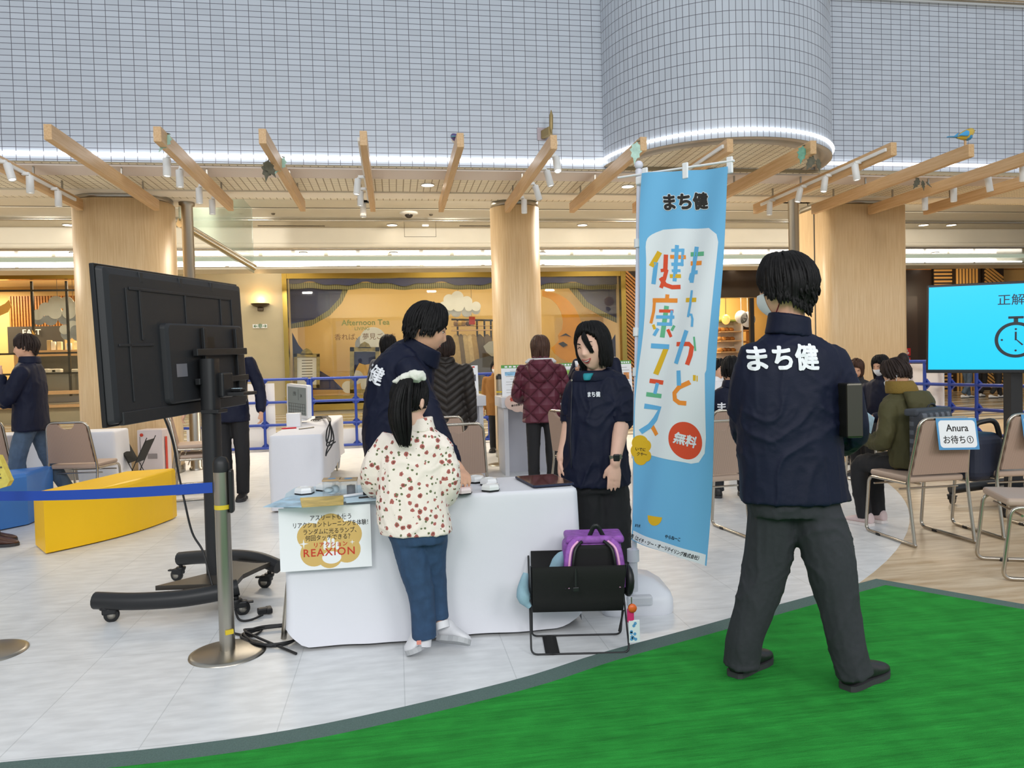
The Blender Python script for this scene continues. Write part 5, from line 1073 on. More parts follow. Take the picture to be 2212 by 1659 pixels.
mb = MB(); mb.tube(catmull([Q(-.015, BD * .5, .34), Q(-.03, BD * .4, .27), Q(-.022, BD * .4, .22), Q(.0, BD * .4, .19)], 4), [.012, .016, .02, .024, .028, .03, .033, .03, .028, .02, .016, .014, .012], 10, flat=((0, 1, 0), .9)); obj('blue_jacket', mb, M_lbc, label='pale blue cloth bulging out of the left side of the folding basket', cat='cloth')
obj('blue_scarf', MB().tube(catmull([Q(BW * .26, BD * .55, .33), Q(BW * .33, BD * .5, .40), Q(BW * .36, BD * .5, .435)], 4), [.03, .032, .033, .034, .03, .025, .02, .012, .004], 10), M_lbc, label='pale blue cloth between the basket edge and the purple backpack', cat='cloth')
# ================================================================ RIGHT SCREEN
L0, L1 = PD(2000, 616, 6.45), PD(2003, 806, 6.45); R0, R1 = PD(2425, 597, 5.82), PD(2428, 806, 5.82)
rf = frame((L0 + L1 + R0 + R1) / 4, (R0 - L0) + (R1 - L1), (L0 - L1) + (R0 - R1)); RW, RH = ((R0 - L0).length + (R1 - L1).length) / 2, ((L0 - L1).length + (R0 - R1).length) / 2
t = thing('television', 'large screen showing a cyan slide with a stopwatch at the right edge', 'screen', rf.translation); WMm = rf
def inR(mb): me = mb.mesh('p'); me.transform(rf); return me
obj('casing', inR(MB().box((0, 0, -.025), (RW, RH, .05), .005)), M_tvdark, t)
M_cyan = mat('cyan_slide', '02b6e6', .3, emit=.66); sl = obj('screen', inR(MB().box((0, .004, .0015), (RW - .03, RH - .05, .003))), M_cyan, t, label='cyan slide'); M_slideink = mat('slide_ink', '13242c', .4)
def rl(px, py):
    d = ray(px, py); p = CPOS + d * ((rf.translation - CPOS).dot(rf.to_3x3().col[2]) / d.dot(rf.to_3x3().col[2])); q = rf.inverted() @ p; return q.x, q.y
cx, cy = rl(2194, 734); rr_ = abs(rl(2150, 734)[0] - cx); hz = rf @ Matrix.Translation((cx, cy, .0035)); mb = MB()
mb.ringsfaces([[hz @ Vector((rr_ * s * math.cos(a), rr_ * s * math.sin(a), .0004)) for a in (2 * PI * i / 48 for i in range(48))] for s in (1.04, .86)], cap=False)
for (x, y, w_, h_) in ((0, rr_ * 1.12, rr_ * .22, rr_ * .3), (0, rr_ * 1.3, rr_ * .75, rr_ * .14), (0, .22 * rr_, rr_ * .1, rr_ * .5)): mb.prism([(x - w_ / 2, y - h_ / 2), (x + w_ / 2, y - h_ / 2), (x + w_ / 2, y + h_ / 2), (x - w_ / 2, y + h_ / 2)], hz, .0005)
mb.prism([(-.03 * rr_, .04 * rr_), (.04 * rr_, .04 * rr_), (.38 * rr_, -.28 * rr_), (.3 * rr_, -.33 * rr_)], hz, .0005)
for x, y in ((0, .62), (0, -.62), (-.68, 0), (.68, 0)): mb.prism(circ(rr_ * .06, 12, x * rr_, y * rr_), hz, .0005)
obj('stopwatch_icon', mb, M_slideink, sl); x, y = rl(2154, 650); fs = abs(rl(2153, 640)[1] - rl(2153, 664)[1])
obj('lettering', textmesh('正解は', fs * 1.05, rf @ Matrix.Translation((x, y, .0035)), .0002, .005, 'LEFT'), M_slideink, sl)
cart2 = thing('screen_stand', 'black wheeled stand carrying the cyan screen at right', 'stand', G(2190, 1040)); q = PD(2190, 820, 6.25)
obj('post', MB().box2((q.x - .055, q.y - .03, .12), (q.x + .055, q.y + .05, 1.5)), M_blackmetal, cart2); 
for sd in (-1, 1):
    a, b = Vector((q.x - .45, q.y + .28 * sd - .1, .13)), Vector((q.x + .4, q.y + .28 * sd + .1, .13)); obj('leg', MB().tube(catmull([a, a.lerp(b, .5) + Vector((0, -sd * .1, .03)), b], 6), .04, 12), M_blackmetal, cart2)
    for e in (a, b): caster(e, '', .4, cart2)
obj('base_plate', MB().box((q.x, q.y, .14), (.4, .5, .025), .006), M_blackmetal, cart2)
# dark bags behind the signed chairs
p = PD(2105, 1000, 5.5); tb_ = thing('duffel_bag', 'dark navy bag standing between the two signed chairs', 'bag', (p.x, p.y, .3)); obj('body', MB().box(PD(2108, 985, 5.35) + Vector((0, 0, 0)), (.32, .24, .34), .07, .2, 4), mat('navy_nylon', '1b2236', .6, bump=.4, bscale=12), tb_); obj('handle', MB().tube(fillet([PD(2092, 945, 5.3), PD(2105, 915, 5.3), PD(2150, 905, 5.3), PD(2160, 945, 5.3)], .08), .018, 8), M_black, tb_)
# ================================================================ SHOP WINDOW DISPLAYS
def board(name, pts, Y, m, lab=None, cat='display', group=None, th=.03, parent=None):
    q = [PY(x, y, Y) for x, y in pts]; fm = frame((0, Y, 0), (1, 0, 0), (0, 0, 1)); return obj(name, MB().prism([(p.x, p.z) for p in q], fm, th), m, parent, lab, cat if parent is None else None, group)
YD = YS + .85; M_rack = mat('black_rack', '23211f', .5)
M_fringe = mat('olive_fringe', '6f6c46', .8); tcm = M_fringe; wv = node(tcm, 'ShaderNodeTexWave'); wv.inputs['Scale'].default_value = 5.; tc_ = node(tcm, 'ShaderNodeTexCoord'); link(tcm, tc_.outputs['Object'], wv.inputs[0]); link(tcm, mixc(tcm, wv.outputs[0], lin('4d4c34'), lin('8d8758')), bsdf(tcm).inputs['Base Color'])
M_outline = mat('cream_outline', 'e6dcb8', .7); M_cloudw = mat('cloud_white', 'dcdcd6', .8, noise_amt=.06, nscale=3); M_cloudg = mat('cloud_grey', '9ba0a6', .8, noise_amt=.12, nscale=4)
wav = lambda x: 3.5 * math.sin(x * .045) + 2 * math.sin(x * .11)
pe = thing('curtain_pelmet', 'navy curtain board with olive fringe along the top of the display window', 'curtain', PY(980, 610, YD))
xs_ = list(range(622, 1346, 9)); obj('drape', MB().prism([(PY(x, 594, YD).x, PY(x, 594, YD).z) for x in xs_] + [(PY(x, 613 + wav(x), YD).x, PY(x, 613 + wav(x), YD).z) for x in reversed(xs_)], frame((0, YD, 0), (1, 0, 0), (0, 0, 1)), .03), M_navy_cloth, pe)
obj('fringe', MB().prism([(PY(x, 610, YD).x, PY(x, 610, YD).z) for x in xs_] + [(PY(x, 624 + .4 * wav(x), YD).x, PY(x, 624 + .4 * wav(x), YD).z) for x in reversed(xs_)], frame((0, YD + .04, 0), (1, 0, 0), (0, 0, 1)), .02), M_fringe, pe)
def drape(ptsn, ptsf, lab):
    t = thing('curtain_board', lab, 'curtain', PY(*ptsn[0], YD)); board('drape', ptsn, YD + .12, M_navy_cloth, parent=t); board('fringe', ptsf, YD + .1, M_fringe, parent=t)
drape([(624, 620), (742, 622), (735, 645), (712, 672), (680, 690), (626, 700)], [(742, 620), (754, 622), (738, 655), (712, 682), (672, 704), (628, 710), (627, 700), (678, 690), (710, 670), (733, 645)], 'gathered navy curtain board with fringe, upper left of the display window')
drape([(1240, 618), (1342, 618), (1342, 692), (1300, 672), (1268, 652)], [(1228, 622), (1241, 618), (1268, 652), (1300, 672), (1342, 692), (1342, 702), (1296, 682), (1262, 662)], 'gathered navy curtain board with fringe, upper right of the display window')
board('curtain_tail', [(628, 712), (645, 745), (668, 772), (690, 800), (715, 815), (738, 838), (742, 842), (628, 842)], YD + .3, M_navy_cloth, 'navy curtain board sweeping down behind the framed notice', 'curtain'); board('curtain_tail', [(1342, 700), (1330, 720), (1318, 740), (1322, 842), (1342, 842)], YD + .3, M_navy_cloth, 'navy curtain board hanging at the right side of the display window', 'curtain')
def cloudboard(cs, Y, lab, base):
    t = thing('cloud_board', lab, 'cloud cutout', PY(*base, Y)); fm = frame((0, Y, 0), (1, 0, 0), (0, 0, 1)); g = MB(); w_ = MB()
    for k, (x, y, r, q) in enumerate(cs):
        p = PY(x, y, Y); rr = r * 22 / FPX; (g if q else w_).prism(circ(rr, 22, p.x, p.z), fm @ Matrix.Translation((0, 0, .003 * k)), .02)
    obj('grey_shading', g, M_cloudg, t); obj('white_billows', w_, M_cloudw, t)
    if base[1] < 760: q = PY(*base, Y + .03); obj('cord', MB().tube([q, Vector((q.x, q.y, zS(590) + .13))], .006, 5), M_rack, t)
cloudboard([(965, 672, 11, 1), (985, 674, 12, 1), (1008, 674, 12, 1), (1028, 670, 10, 1), (958, 660, 9, 0), (970, 648, 13, 0), (988, 642, 14, 0), (1008, 652, 13, 0), (1028, 662, 11, 0), (990, 660, 14, 0), (972, 662, 10, 0), (1012, 664, 9, 0)], YD + .05, 'white and grey cloud cutout hanging in the display window above the coats', (990, 660))
cloudboard([(85, 690, 12, 1), (110, 690, 13, 1), (140, 688, 13, 1), (165, 690, 14, 1), (82, 680, 11, 0), (100, 668, 14, 0), (122, 655, 15, 0), (145, 655, 14, 0), (168, 665, 14, 0), (120, 675, 14, 0), (150, 676, 13, 0), (180, 680, 12, 0)], YD - .1, 'large white and grey cloud cutout in the left shop window', (125, 670)); cloudboard([(145, 722, 12, 1), (168, 724, 12, 1), (185, 722, 12, 1), (140, 712, 10, 0), (158, 705, 12, 0), (176, 704, 13, 0), (165, 714, 11, 1)], YD - .15, 'smaller grey cloud cutout below the large one in the left shop window', (160, 715))
cloudboard([(790, 745, 24, 1), (806, 735, 30, 0), (775, 770, 14, 0), (770, 815, 16, 0), (752, 836, 14, 0), (800, 830, 22, 0), (822, 800, 18, 0)], YD + .45, 'pale cloud and globe cutout behind the ornate mirror frame in the display window', (800, 770))
# moon with a drawn profile
M_moon = mat('moon_amber', 'cf8a14', .7, noise_amt=.08, nscale=3); mo = thing('moon_board', 'amber crescent moon cutout with a drawn profile in the display window', 'moon cutout', PY(1225, 720, YD))
outer_ = [(1171, 628), (1195, 632), (1222, 645), (1243, 668), (1256, 700), (1261, 735), (1259, 760), (1252, 782)]; inner_ = [(1228, 782), (1212, 775), (1198, 764), (1190, 752), (1200, 744), (1207, 735), (1205, 724), (1214, 712), (1216, 695), (1212, 675), (1203, 658), (1190, 646), (1171, 640)]
board('crescent', [(p.x, p.y) for p in catmull([(*q, 0) for q in outer_], 4)] + inner_, YD + .08, M_moon, parent=mo)
board('drawn_eye', [(1206, 742), (1216, 738), (1226, 745), (1217, 750)], YD + .045, M_ink, parent=mo); board('drawn_brow', [(1210, 726), (1222, 720), (1234, 728), (1222, 724)], YD + .045, M_ink, parent=mo)
M_amber = mat('amber_board', 'd3a04a', .6)
for pts, lb in (([(0, 662), (12, 656), (20, 648), (22, 652), (25, 660), (18, 674), (0, 682)], 'amber horn-shaped cutout at the left edge of the left shop window'), ([(40, 728), (60, 730), (70, 722), (70, 713), (75, 722), (70, 735), (50, 737)], 'amber crescent cutout above the young man in the left shop window'), ([(76, 806), (86, 798), (88, 792), (90, 798), (86, 806), (78, 808)], 'tiny amber crescent low in the left shop window')): board('crescent_board', pts, YS - .005, M_amber, lb, 'crescent cutout')
# framed notice, ornate mirror frame, slate figure board
def framed(x0, y0, x1, y1, bw_, Y, lab, name='framed_notice', inner=True):
    t = thing(name, lab, 'frame', PY(x0, y1, Y)); M_frame = mat('antique_gold_frame', '8d7f4c', .5, .2, noise_amt=.3, nscale=8)
    for r in ((x0, y0, x1, y0 + bw_), (x0, y1 - bw_, x1, y1), (x0, y0, x0 + bw_, y1), (x1 - bw_, y0, x1, y1)): board('frame_bar', [(r[0], r[1]), (r[2], r[1]), (r[2], r[3]), (r[0], r[3])], Y, M_frame, parent=t, th=.06)
    board('crest', [((x0 + x1) / 2 - 14, y0 + 2), ((x0 + x1) / 2 - 9, y0 - 7), ((x0 + x1) / 2, y0 - 12), ((x0 + x1) / 2 + 9, y0 - 7), ((x0 + x1) / 2 + 14, y0 + 2)], Y, M_frame, parent=t, th=.06)
    return t
t = framed(635, 764, 691, 838, 7, YD - .05, 'framed white notice standing at the left of the display window'); board('notice_sheet', [(640, 770), (686, 770), (686, 834), (640, 834)], YD + .03, M_paper, parent=t)
mb = MB()
for i in range(8): a = PY(652, 778 + 6 * i, YD); b = PY(675, 779 + 6 * i, YD); mb.box2((a.x, YD - .003, b.z), (b.x, YD, a.z))
obj('text_lines', mb, M_groove, t)
t = framed(756, 750, 820, 850, 9, YD + .1, 'ornate gold mirror frame with navy swag in the display window', 'mirror_frame'); board('swag', [(765, 760), (812, 760), (812, 775), (800, 786), (788, 788), (776, 784), (768, 800), (765, 810)], YD + .16, M_navy_cloth, parent=t)
fg = thing('figure_board', 'slate grey drawn figure board at the foot of the display window, beside the middle pillar', 'display', PY(1040, 800, YD)); board('shoulders', [(985, 846), (990, 805), (1005, 790), (1030, 776), (1060, 768), (1100, 772), (1100, 846)], YD + .1, mat('slate_board', '5b5a5e', .7), parent=fg); board('neck_scarf', [(1044, 748), (1056, 738), (1078, 735), (1085, 768), (1062, 770), (1050, 760)], YD + .06, mat('ash_board', 'a8a59a', .7), parent=fg)
M_signgreen = mat('sign_olive_letters', '7d8a55', .5); fmx = lambda px, py, Y: frame(PY(px, py, Y), (1, 0, 0), (0, 0, 1))
t = thing('shop_lettering', 'olive shop name lettering in the display window', 'sign', PY(790, 697, YD)); obj('lettering', textmesh('Afternoon Tea', .225, fmx(790, 697, YS + .012), .004, .02, spacing=1.02), M_signgreen, t); obj('lettering', textmesh('LIVING', .14, fmx(782, 710, YS + .012), .004, .01), M_signgreen, t)
obj('window_lettering', textmesh('香れば、夢見ごこち', .2, fmx(790, 728, YS + .012), .004, .0), mat('brown_letters', '6d5138', .5), label='brown Japanese lettering across the middle of the display window', cat='sign')
# coats on a rail, shelves with bags, red tag inside the display window
t = thing('clothes_rack', 'black clothes rack seen through the display window', 'rack', PY(1030, 800, 23.9))
for x in (988, 1030, 1046, 1060): q = PY(x, 690, 23.9); obj('upright', MB().tube([q, Vector((q.x, q.y, zw0 - .03))], .03, 8), M_rack, t)
obj('rail', MB().tube([PY(975, 690, 23.9), PY(1066, 692, 23.9)], .03, 8), M_rack, t); obj('shelf', MB().box2(PY(975, 716, 24.0) , PY(1066, 711, 23.8)), M_beam, t); obj('shelf', MB().box2(PY(975, 706, 24.0) , PY(1066, 703, 23.8)), M_beam, t)
for k, (x, c, nm) in enumerate(((984, 'a98f5e', 'tan'), (995, '6d5c44', 'dark brown'), (1003, 'b39b6e', 'checked beige'), (1014, 'c2a878', 'camel'), (1022, 'a58752', 'ochre'), (1036, '5a4c3c', 'black-brown'), (1052, '6a5a48', 'umber'))):
    a = PY(x, 722, 23.85); obj('hanging_coat', MB().tube([a, a + Vector((0, 0, -.12)), a + Vector((.05, 0, -.6)), a + Vector((.1, 0, -1.25))], [.03, .14, .2, .25], 10, flat=((0, 1, 0), .5)), mat('coat_' + nm.replace(' ', '_'), c, .85, noise_amt=.12, nscale=12), label=nm + ' coat hanging on the rack in the display window', cat='coat', group='coats on the rack in the display window')
for k, (x, c) in enumerate(((985, '8a6a42'), (993, 'b89558'), (1001, '9b7a4e'), (1012, '5f4a36'), (1020, 'c9b48a'))): a = PY(x, 699, 23.85); obj('shelf_bag', MB().box(a, (.16, .12, .16), .05), mat('bag_%d' % k, c, .7), label='small brown bag on the upper shelf behind the cloud cutout', cat='bag', group='bags on the shelf in the display window')
board('red_tag', [(1013, 684), (1026, 684), (1026, 701), (1013, 701)], 23.6, M_redprint, 'red tag hanging above the coats in the display window', 'tag'); tg_ = bpy.data.objects['red_tag']; WM['red_tag'] = Matrix.Identity(4); q = PY(1019, 684, 23.6); obj('cord', MB().tube([q + Vector((0, .01, -.05)), Vector((q.x, q.y + .01, zS(590) + .13))], .006, 5), M_rack, tg_)
# stone wall: sconce, exit sign
p = PY(562, 656, YS - .1); t = thing('wall_sconce', 'bronze wall sconce glowing upward on the stone wall', 'wall lamp', p)
mb = MB(); mb.lathe([(.26, 0), (.2, -.06), (.1, -.1), (.02, -.115)], p, 24, cap=False); obj('bowl', mb, M_bronze, t); obj('stem', MB().box(p + Vector((0, .02, -.16)), (.16, .12, .1), .02), M_bronze, t); obj('lamp_glow', MB().lathe([(.001, -.02), (.2, -.02)], p, 20, cap=False), mat('warm_lamp', 'ffb45a', emit=4), t)
lamp('wall_sconce_light', 'POINT', p + Vector((0, -.05, .12)), 11, (1, .66, .3), size=.08)
a, b = PY(546, 709, YS - .02), PY(577, 700, YS - .02); t = obj('exit_sign', MB().box2((a.x, YS - .03, a.z), (b.x, YS, b.z)), M_fwhite, label='white direction sign with two arrows on the stone wall', cat='sign'); WM[t.name] = Matrix.Identity(4)
q = fmx(562, 704.5, YS - .035); obj('lettering', joined([textmesh('←非→', .13, q, .002, .02)]), mat('sign_green', '2f6b3a', .5), t)
# left shop interior
mb = MB()
for i in range(26): a = PY(20 + i * 6.2, 640, 25.9); mb.box2((a.x, 25.85, PY(20, 708, 25.9).z), (a.x + .05, 26.0, PY(20, 640, 25.9).z))
struct('trim_17', mb, M_wooddk); slab('wall_shop_sign', mat('charcoal_sign_wall', '3a3632', .6), (PY(18, 760, 25.4).x, 25.4, PY(18, 764, 25.4).z), (PY(138, 760, 25.4).x, 25.5, PY(18, 706, 25.4).z))
obj('shop_lettering', textmesh('EAST', .24, fmx(68, 718, 25.35), .01, .01), M_paper, label='white shop letters on the charcoal wall in the left shop window', cat='sign')
for k, x in enumerate((66, 141)): a = PY(x, 600, YS + .2); slab('trim_%d' % (18 + k), M_rack, (a.x, YS + .15, zS(858, 80)), (a.x + .06, YS + .2, zS(606, 100)))
for k, py in enumerate((628, 764, 808)): slab('trim_%d' % (20 + k), M_rack, (PY(-20, py, YS + .2).x, YS + .15, PY(60, py + 2, YS + .2).z), (xS(370), YS + .2, PY(60, py - 2, YS + .2).z))
slab('trim_60', M_beam, (PY(40, 756, 24.7).x, 24.4, 0), (PY(176, 756, 24.4).x, 24.8, PY(100, 757, 24.6).z))
t = thing('bakery_case', 'lit glass food case low in the left shop window', 'display case', PY(130, 800, 23.2)); obj('case_body', MB().box2(Vector((PY(72, 806, 23.4).x, 23.4, 0)), Vector((PY(176, 790, 23.0).x, 22.8, PY(100, 806, 22.9).z))), M_steel, t); obj('case_back', MB().box2(PY(72, 806, 23.42), PY(176, 768, 23.4)), mat('dark_case', '5d574c', .3, .4), t)
for k, x in enumerate((95, 113, 122, 165)): obj('food_tray', MB().box(PY(x, 806, 22.9) + Vector((0, .06, .06)), (.25, .2, .12), .03), M_cream, label='pale tray of food in the low lit case of the left shop', cat='tray', group='trays in the left shop case')
for k, (x, y, h, c) in enumerate(((65, 750, 12, 'c9b890'), (78, 752, 14, 'e0d8c8'), (116, 722, 12, 'dcdcd4'), (108, 752, 14, 'b09a70'), (130, 750, 12, 'd9c9a0'), (150, 752, 10, 'b8c4d0'), (166, 748, 12, 'e8dcb0'))): a = PY(x, 757, 24.6); obj('shelf_item', MB().box(a + Vector((0, 0, h * .011)), (.13, .1, h * .022), .01), mat('item_%d' % k, c, .5), label='small boxed goods on the counter in the left shop window', cat='goods', group='boxed goods in the left shop window')
# bakery behind the banner and the standing man
mb = MB(); n_ = 34
for i in range(n_):
    z_ = .05 + 4.0 * i / n_; mb.box((xS(1362), YS - .05, z_), ((xS(1382) - xS(1344)), .06, .055), 0, Matrix.Rotation(.75, 3, 'Y'))
slab('wall_slat_panel', mat('black_slat_back', '2a2018', .7), (xS(1350), YS - .03, 0), (xS(1384), YS + .3, zS(586, 1360))); struct('trim_23', mb, M_wooddk)
slab('trim_24', mat('black_mullion', '1e1b18', .5), (PY(1619, 700, YS).x, YS - .05, 0), (PY(1628, 700, YS).x, YS + .05, zS(644, 1620)))
t = thing('bread_shelf', 'lit bakery shelf with green top behind the standing man', 'shelf', PY(1585, 840, 23.8)); a, b = PY(1548, 850, 23.9), PY(1590, 695, 23.9); a.z = 0
obj('back', MB().box2((a.x, 24.1, a.z), (b.x, 24.15, b.z)), M_cream, t); obj('canopy', MB().box2((a.x, 23.5, b.z), (b.x, 24.1, b.z + .06)), mat('olive_green', '7f8f3a', .5), t); obj('side', MB().box2((b.x, 23.5, a.z), (b.x + .05, 24.1, b.z)), M_whitepl, t)
for k, y in enumerate((718, 738, 762, 785)): obj('shelf_board', MB().box2((a.x, 23.5, PY(1570, y, 23.6).z), (b.x, 24.1, PY(1570, y, 23.6).z + .04)), M_beam, t)
for k in range(15):
    y = (714, 734, 758, 781)[k % 4]; x = 1551 + (k * 11.3) % 36; obj('bread_loaf', MB().ball(PY(x, y - 2, 23.7), (.11, .1, .075), 10), mat('crust_%d' % (k % 3), ('b5762f', 'c98f45', '8f5a26')[k % 3], .6), label='brown bread loaf on the lit bakery shelf', cat='bread', group='loaves on the bakery shelf')
t = thing('goods_shelf', 'open wooden shelf of dark bottles right of the bread shelf', 'shelf', PY(1605, 840, 24.2)); a, b = PY(1593, 800, 24.3), PY(1618, 695, 24.3)
for y in (702, 716, 740): obj('shelf_board', MB().box2((a.x, 24.0, PY(1600, y, 24.2).z), (b.x, 24.5, PY(1600, y, 24.2).z + .05)), M_wooddk, t)
for x_ in (a.x, b.x): obj('upright', MB().box2((x_ - .02, 24.0, 0), (x_ + .02, 24.5, b.z)), M_wooddk, t)
for k in range(8): obj('bottle', MB().lathe([(.05, 0), (.05, .16), (.02, .2), (.02, .26)], PY(1595 + k * 3, 716, 24.2) , 10), M_ink, label='dark bottle on the open wooden bakery shelf', cat='bottle', group='dark bottles on the bakery shelf')
for k, (x, y) in enumerate(((1601, 685), (1615, 690))): obj('round_sign', MB().lathe([(.001, 0), (.22 if k == 0 else .26, 0), (.22 if k == 0 else .26, .03), (.001, .03)], PY(x, y, 23.4), 24, Matrix.Rotation(PI / 2, 3, 'X')).tube([PY(x, y, 23.4), Vector((PY(x, y, 23.4).x, 23.4, ztop))], .006, 5), M_paper, label=['white round sign with a cut-out hanging in the bakery, left of two', 'white round sign hanging in the bakery beside the black mullion'][k], cat='sign')
p = PY(1568, 690, 23.3); t = thing('pendant_lamp', 'warm glass pendant lamp in the bakery', 'lamp', p); obj('glass_shade', MB().ball(p, (.14, .14, .17), 14), mat('amber_glass', 'e8b060', .1, emit=1.2), t); obj('cord', MB().tube([p, Vector((p.x, p.y, ztop))], .01, 6), M_rack, t)
obj('shop_counter', MB().box2(Vector((PY(1540, 795, 23.0).x, 23.0, 0)), PY(1600, 778, 22.9)), mat('dark_price_rail', '3f3328', .6), label='dark shop counter rail behind the banner edge', cat='counter')
# round glass chandelier ball beside the right pillar
p = PD(1746, 520, 16); t = thing('glass_globe_lamp', 'cluster of warm glass globe lamps between the steel pole and the right pillar', 'lamp', p); obj('globe', MB().ball(p, .2, 18), mat('smoky_globe', 'c9a878', .1, emit=.35), t); obj('bulb', MB().ball(p + Vector((.08, -.05, 0)), .05, 10), M_lens, t)
obj('cord', MB().tube([p, Vector((p.x, p.y, 4.76))], .012, 6), M_rack, t)
for k in range(5): obj('small_globe', MB().ball(PD(1738 + 5 * (k % 3), 548 + 5 * (k // 2), 16), .06, 10), M_chrome, t)
# right side: dark door, brass push bar, red sign, slat panels
t = obj('pull_handle', MB().tube(fillet([PY(1936, 722, 22.22), PY(1936, 722, 22.05), PY(1936, 790, 22.05), PY(1936, 790, 22.22)], .1), .035, 8), M_brass, label='brass pull handle on the dark doors right of the right pillar', cat='handle')
for (a, b, c, d, lb, txt) in ((1935, 1967, 752, 769, 'upper red warning sign with white Japanese lettering on the dark doors', '危険物品\n持込み厳禁'), (1935, 1967, 772, 794, 'lower red no-smoking sign on the dark doors', '禁煙')):
    p, q = PY(a, d, 22.16), PY(b, c, 22.16); t = obj('warning_sign', MB().box2((p.x, 22.16, p.z), (q.x, 22.2, q.z)), mat('sign_red', 'c41f26', .4), label=lb, cat='sign'); WM[t.name] = Matrix.Identity(4); w_ = q.x - p.x
    fm = frame(((p.x + q.x) / 2, 22.15, (p.z + q.z) / 2), (1, 0, 0), (0, 0, 1)); obj('lettering', textmesh(txt, .082 if c < 760 else .12, fm @ Matrix.Translation((.0 if c < 760 else w_ * .22, 0 if c < 760 else .05, .001)), .001, .02, line=1.15), M_paper, t)
    if c > 760: obj('no_smoking_mark', MB().prism(rrect(w_ * .42, .2, .01), fm @ Matrix.Translation((-w_ * .24, .03, .001)), .003), M_paper, t); obj('ban_ring', MB().tube([fm @ Vector((-w_ * .24 + .07 * math.cos(i * PI / 8), .03 + .07 * math.sin(i * PI / 8), .006)) for i in range(16)], .008, 6, closed=True).tube([fm @ Vector((-w_ * .24 - .05, .08, .006)), fm @ Vector((-w_ * .24 + .05, -.02, .006))], .007, 6), MATS['sign_red'], t)
slab('door_1', mat('door_leaf_brown', '38261a', .4), (PY(1934, 700, 22.2).x, 22.2, 0), (PY(1982, 700, 22.2).x, 22.3, PY(1950, 640, 22.2).z))
M_slat = mat('lit_oak_slat', 'c79a55', .5)
for k, (a, b, y, ang_) in enumerate(((2018, 2062, 22.3, 0), (2066, 2118, 22.1, PI / 2), (2126, 2168, 22.2, -.65))):
    p, q = PY(a, 700, y), PY(b, 575, y); w_, h_ = q.x - p.x, q.z; slab('wall_slat_right_%d' % (k + 1), MATS['black_slat_back'], (p.x, y, 0), (q.x, y + .2, h_)); mb = MB()
    step = .12
    if ang_ == 0:
        for i in range(int(h_ / step)): mb.box2((p.x, y - .03, i * step), (q.x, y, i * step + .06))
    elif ang_ > 1:
        for i in range(int(w_ / step)): mb.box2((p.x + i * step, y - .03, 0), (p.x + i * step + .06, y, h_))
    else:
        for i in range(int(h_ / step)): mb.box((p.x + w_ / 2, y - .015, i * step), (w_ * 1.15, .03, .055), 0, Matrix.Rotation(.62, 3, 'Y'))
    struct('trim_%d' % (30 + k), mb, M_slat)
slab('wall_right_shop', MATS['warm_shop_wall'], (xS(2168), 22.6, 0), (XB, 22.7, 4.4)); lamp('slat_light', 'AREA', (PY(2090, 600, 20.8).x, 20.8, 3.2), 30, WARM, (PY(2090, 700, 22.3).x, 22.3, 2.6), .8)  # area lamp aimed down at the slat panels
# ================================================================ PEOPLE
M_skin = mat('skin', 'dba98b', .5, noise_amt=.04, nscale=30); M_skin2 = mat('skin_fair', 'e6b9a2', .5, noise_amt=.04, nscale=30)
def hair_mat(n, c):
    return mat(n, c, .55, noise_amt=.35, nscale=60, bump=.4, bscale=90, stretch=(1, 1, .15), spec=.22)
M_hairk = hair_mat('black_hair', '0d0b0c'); M_hairb = hair_mat('brown_hair', '4a342a'); M_hairdb = hair_mat('dark_brown_hair', '2c211d')
M_navy = mat('navy_nylon_jacket', '0e142b', .62, spec=.25, bump=.35, bscale=14, noise_amt=.08, nscale=7)
M_pantk = mat('black_trousers', '1b1b1e', .8, bump=.15, bscale=30); M_pantg = mat('charcoal_trousers', '2c2e33', .85, noise_amt=.08, nscale=60, bump=.2, bscale=25)
M_jeans = mat('dark_blue_jeans', '2a4564', .85, noise_amt=.16, nscale=25, bump=.2, bscale=60); M_jeansl = mat('washed_jeans', '4d5f74', .85, noise_amt=.2, nscale=12, bump=.2, bscale=50)
M_shoek = mat('black_leather_shoe', '202022', .45, bump=.1, bscale=60); M_sole = mat('dark_rubber_sole', '37373a', .7); M_shoew = mat('white_canvas_shoe', 'd9d9dc', .7); M_white_text = mat('white_print', 'e9ebf0', .6)
M_mask = mat('white_face_mask', 'e3e6ea', .7); M_lip = mat('lip_red', 'b35a55', .45); M_teeth = mat('teeth', 'efeae2', .3); M_eyew = mat('eye_white', 'e9e6e2', .25); M_iris = mat('dark_iris', '1a1210', .15)
FW, RT, UP = _fwd0, _r0, Vector((0, 0, 1))
def facedir(a): a = math.radians(a); return FW * math.cos(a) + RT * math.sin(a)
def oval(c, u, v, n=20, e=2.2):
    out = []
    for i in range(n):
        t = 2 * PI * i / n; cx, sx = math.cos(t), math.sin(t)
        out.append(c + u * (math.copysign(abs(cx) ** (2 / e), cx)) + v * (math.copysign(abs(sx) ** (2 / e), sx)))
    return out
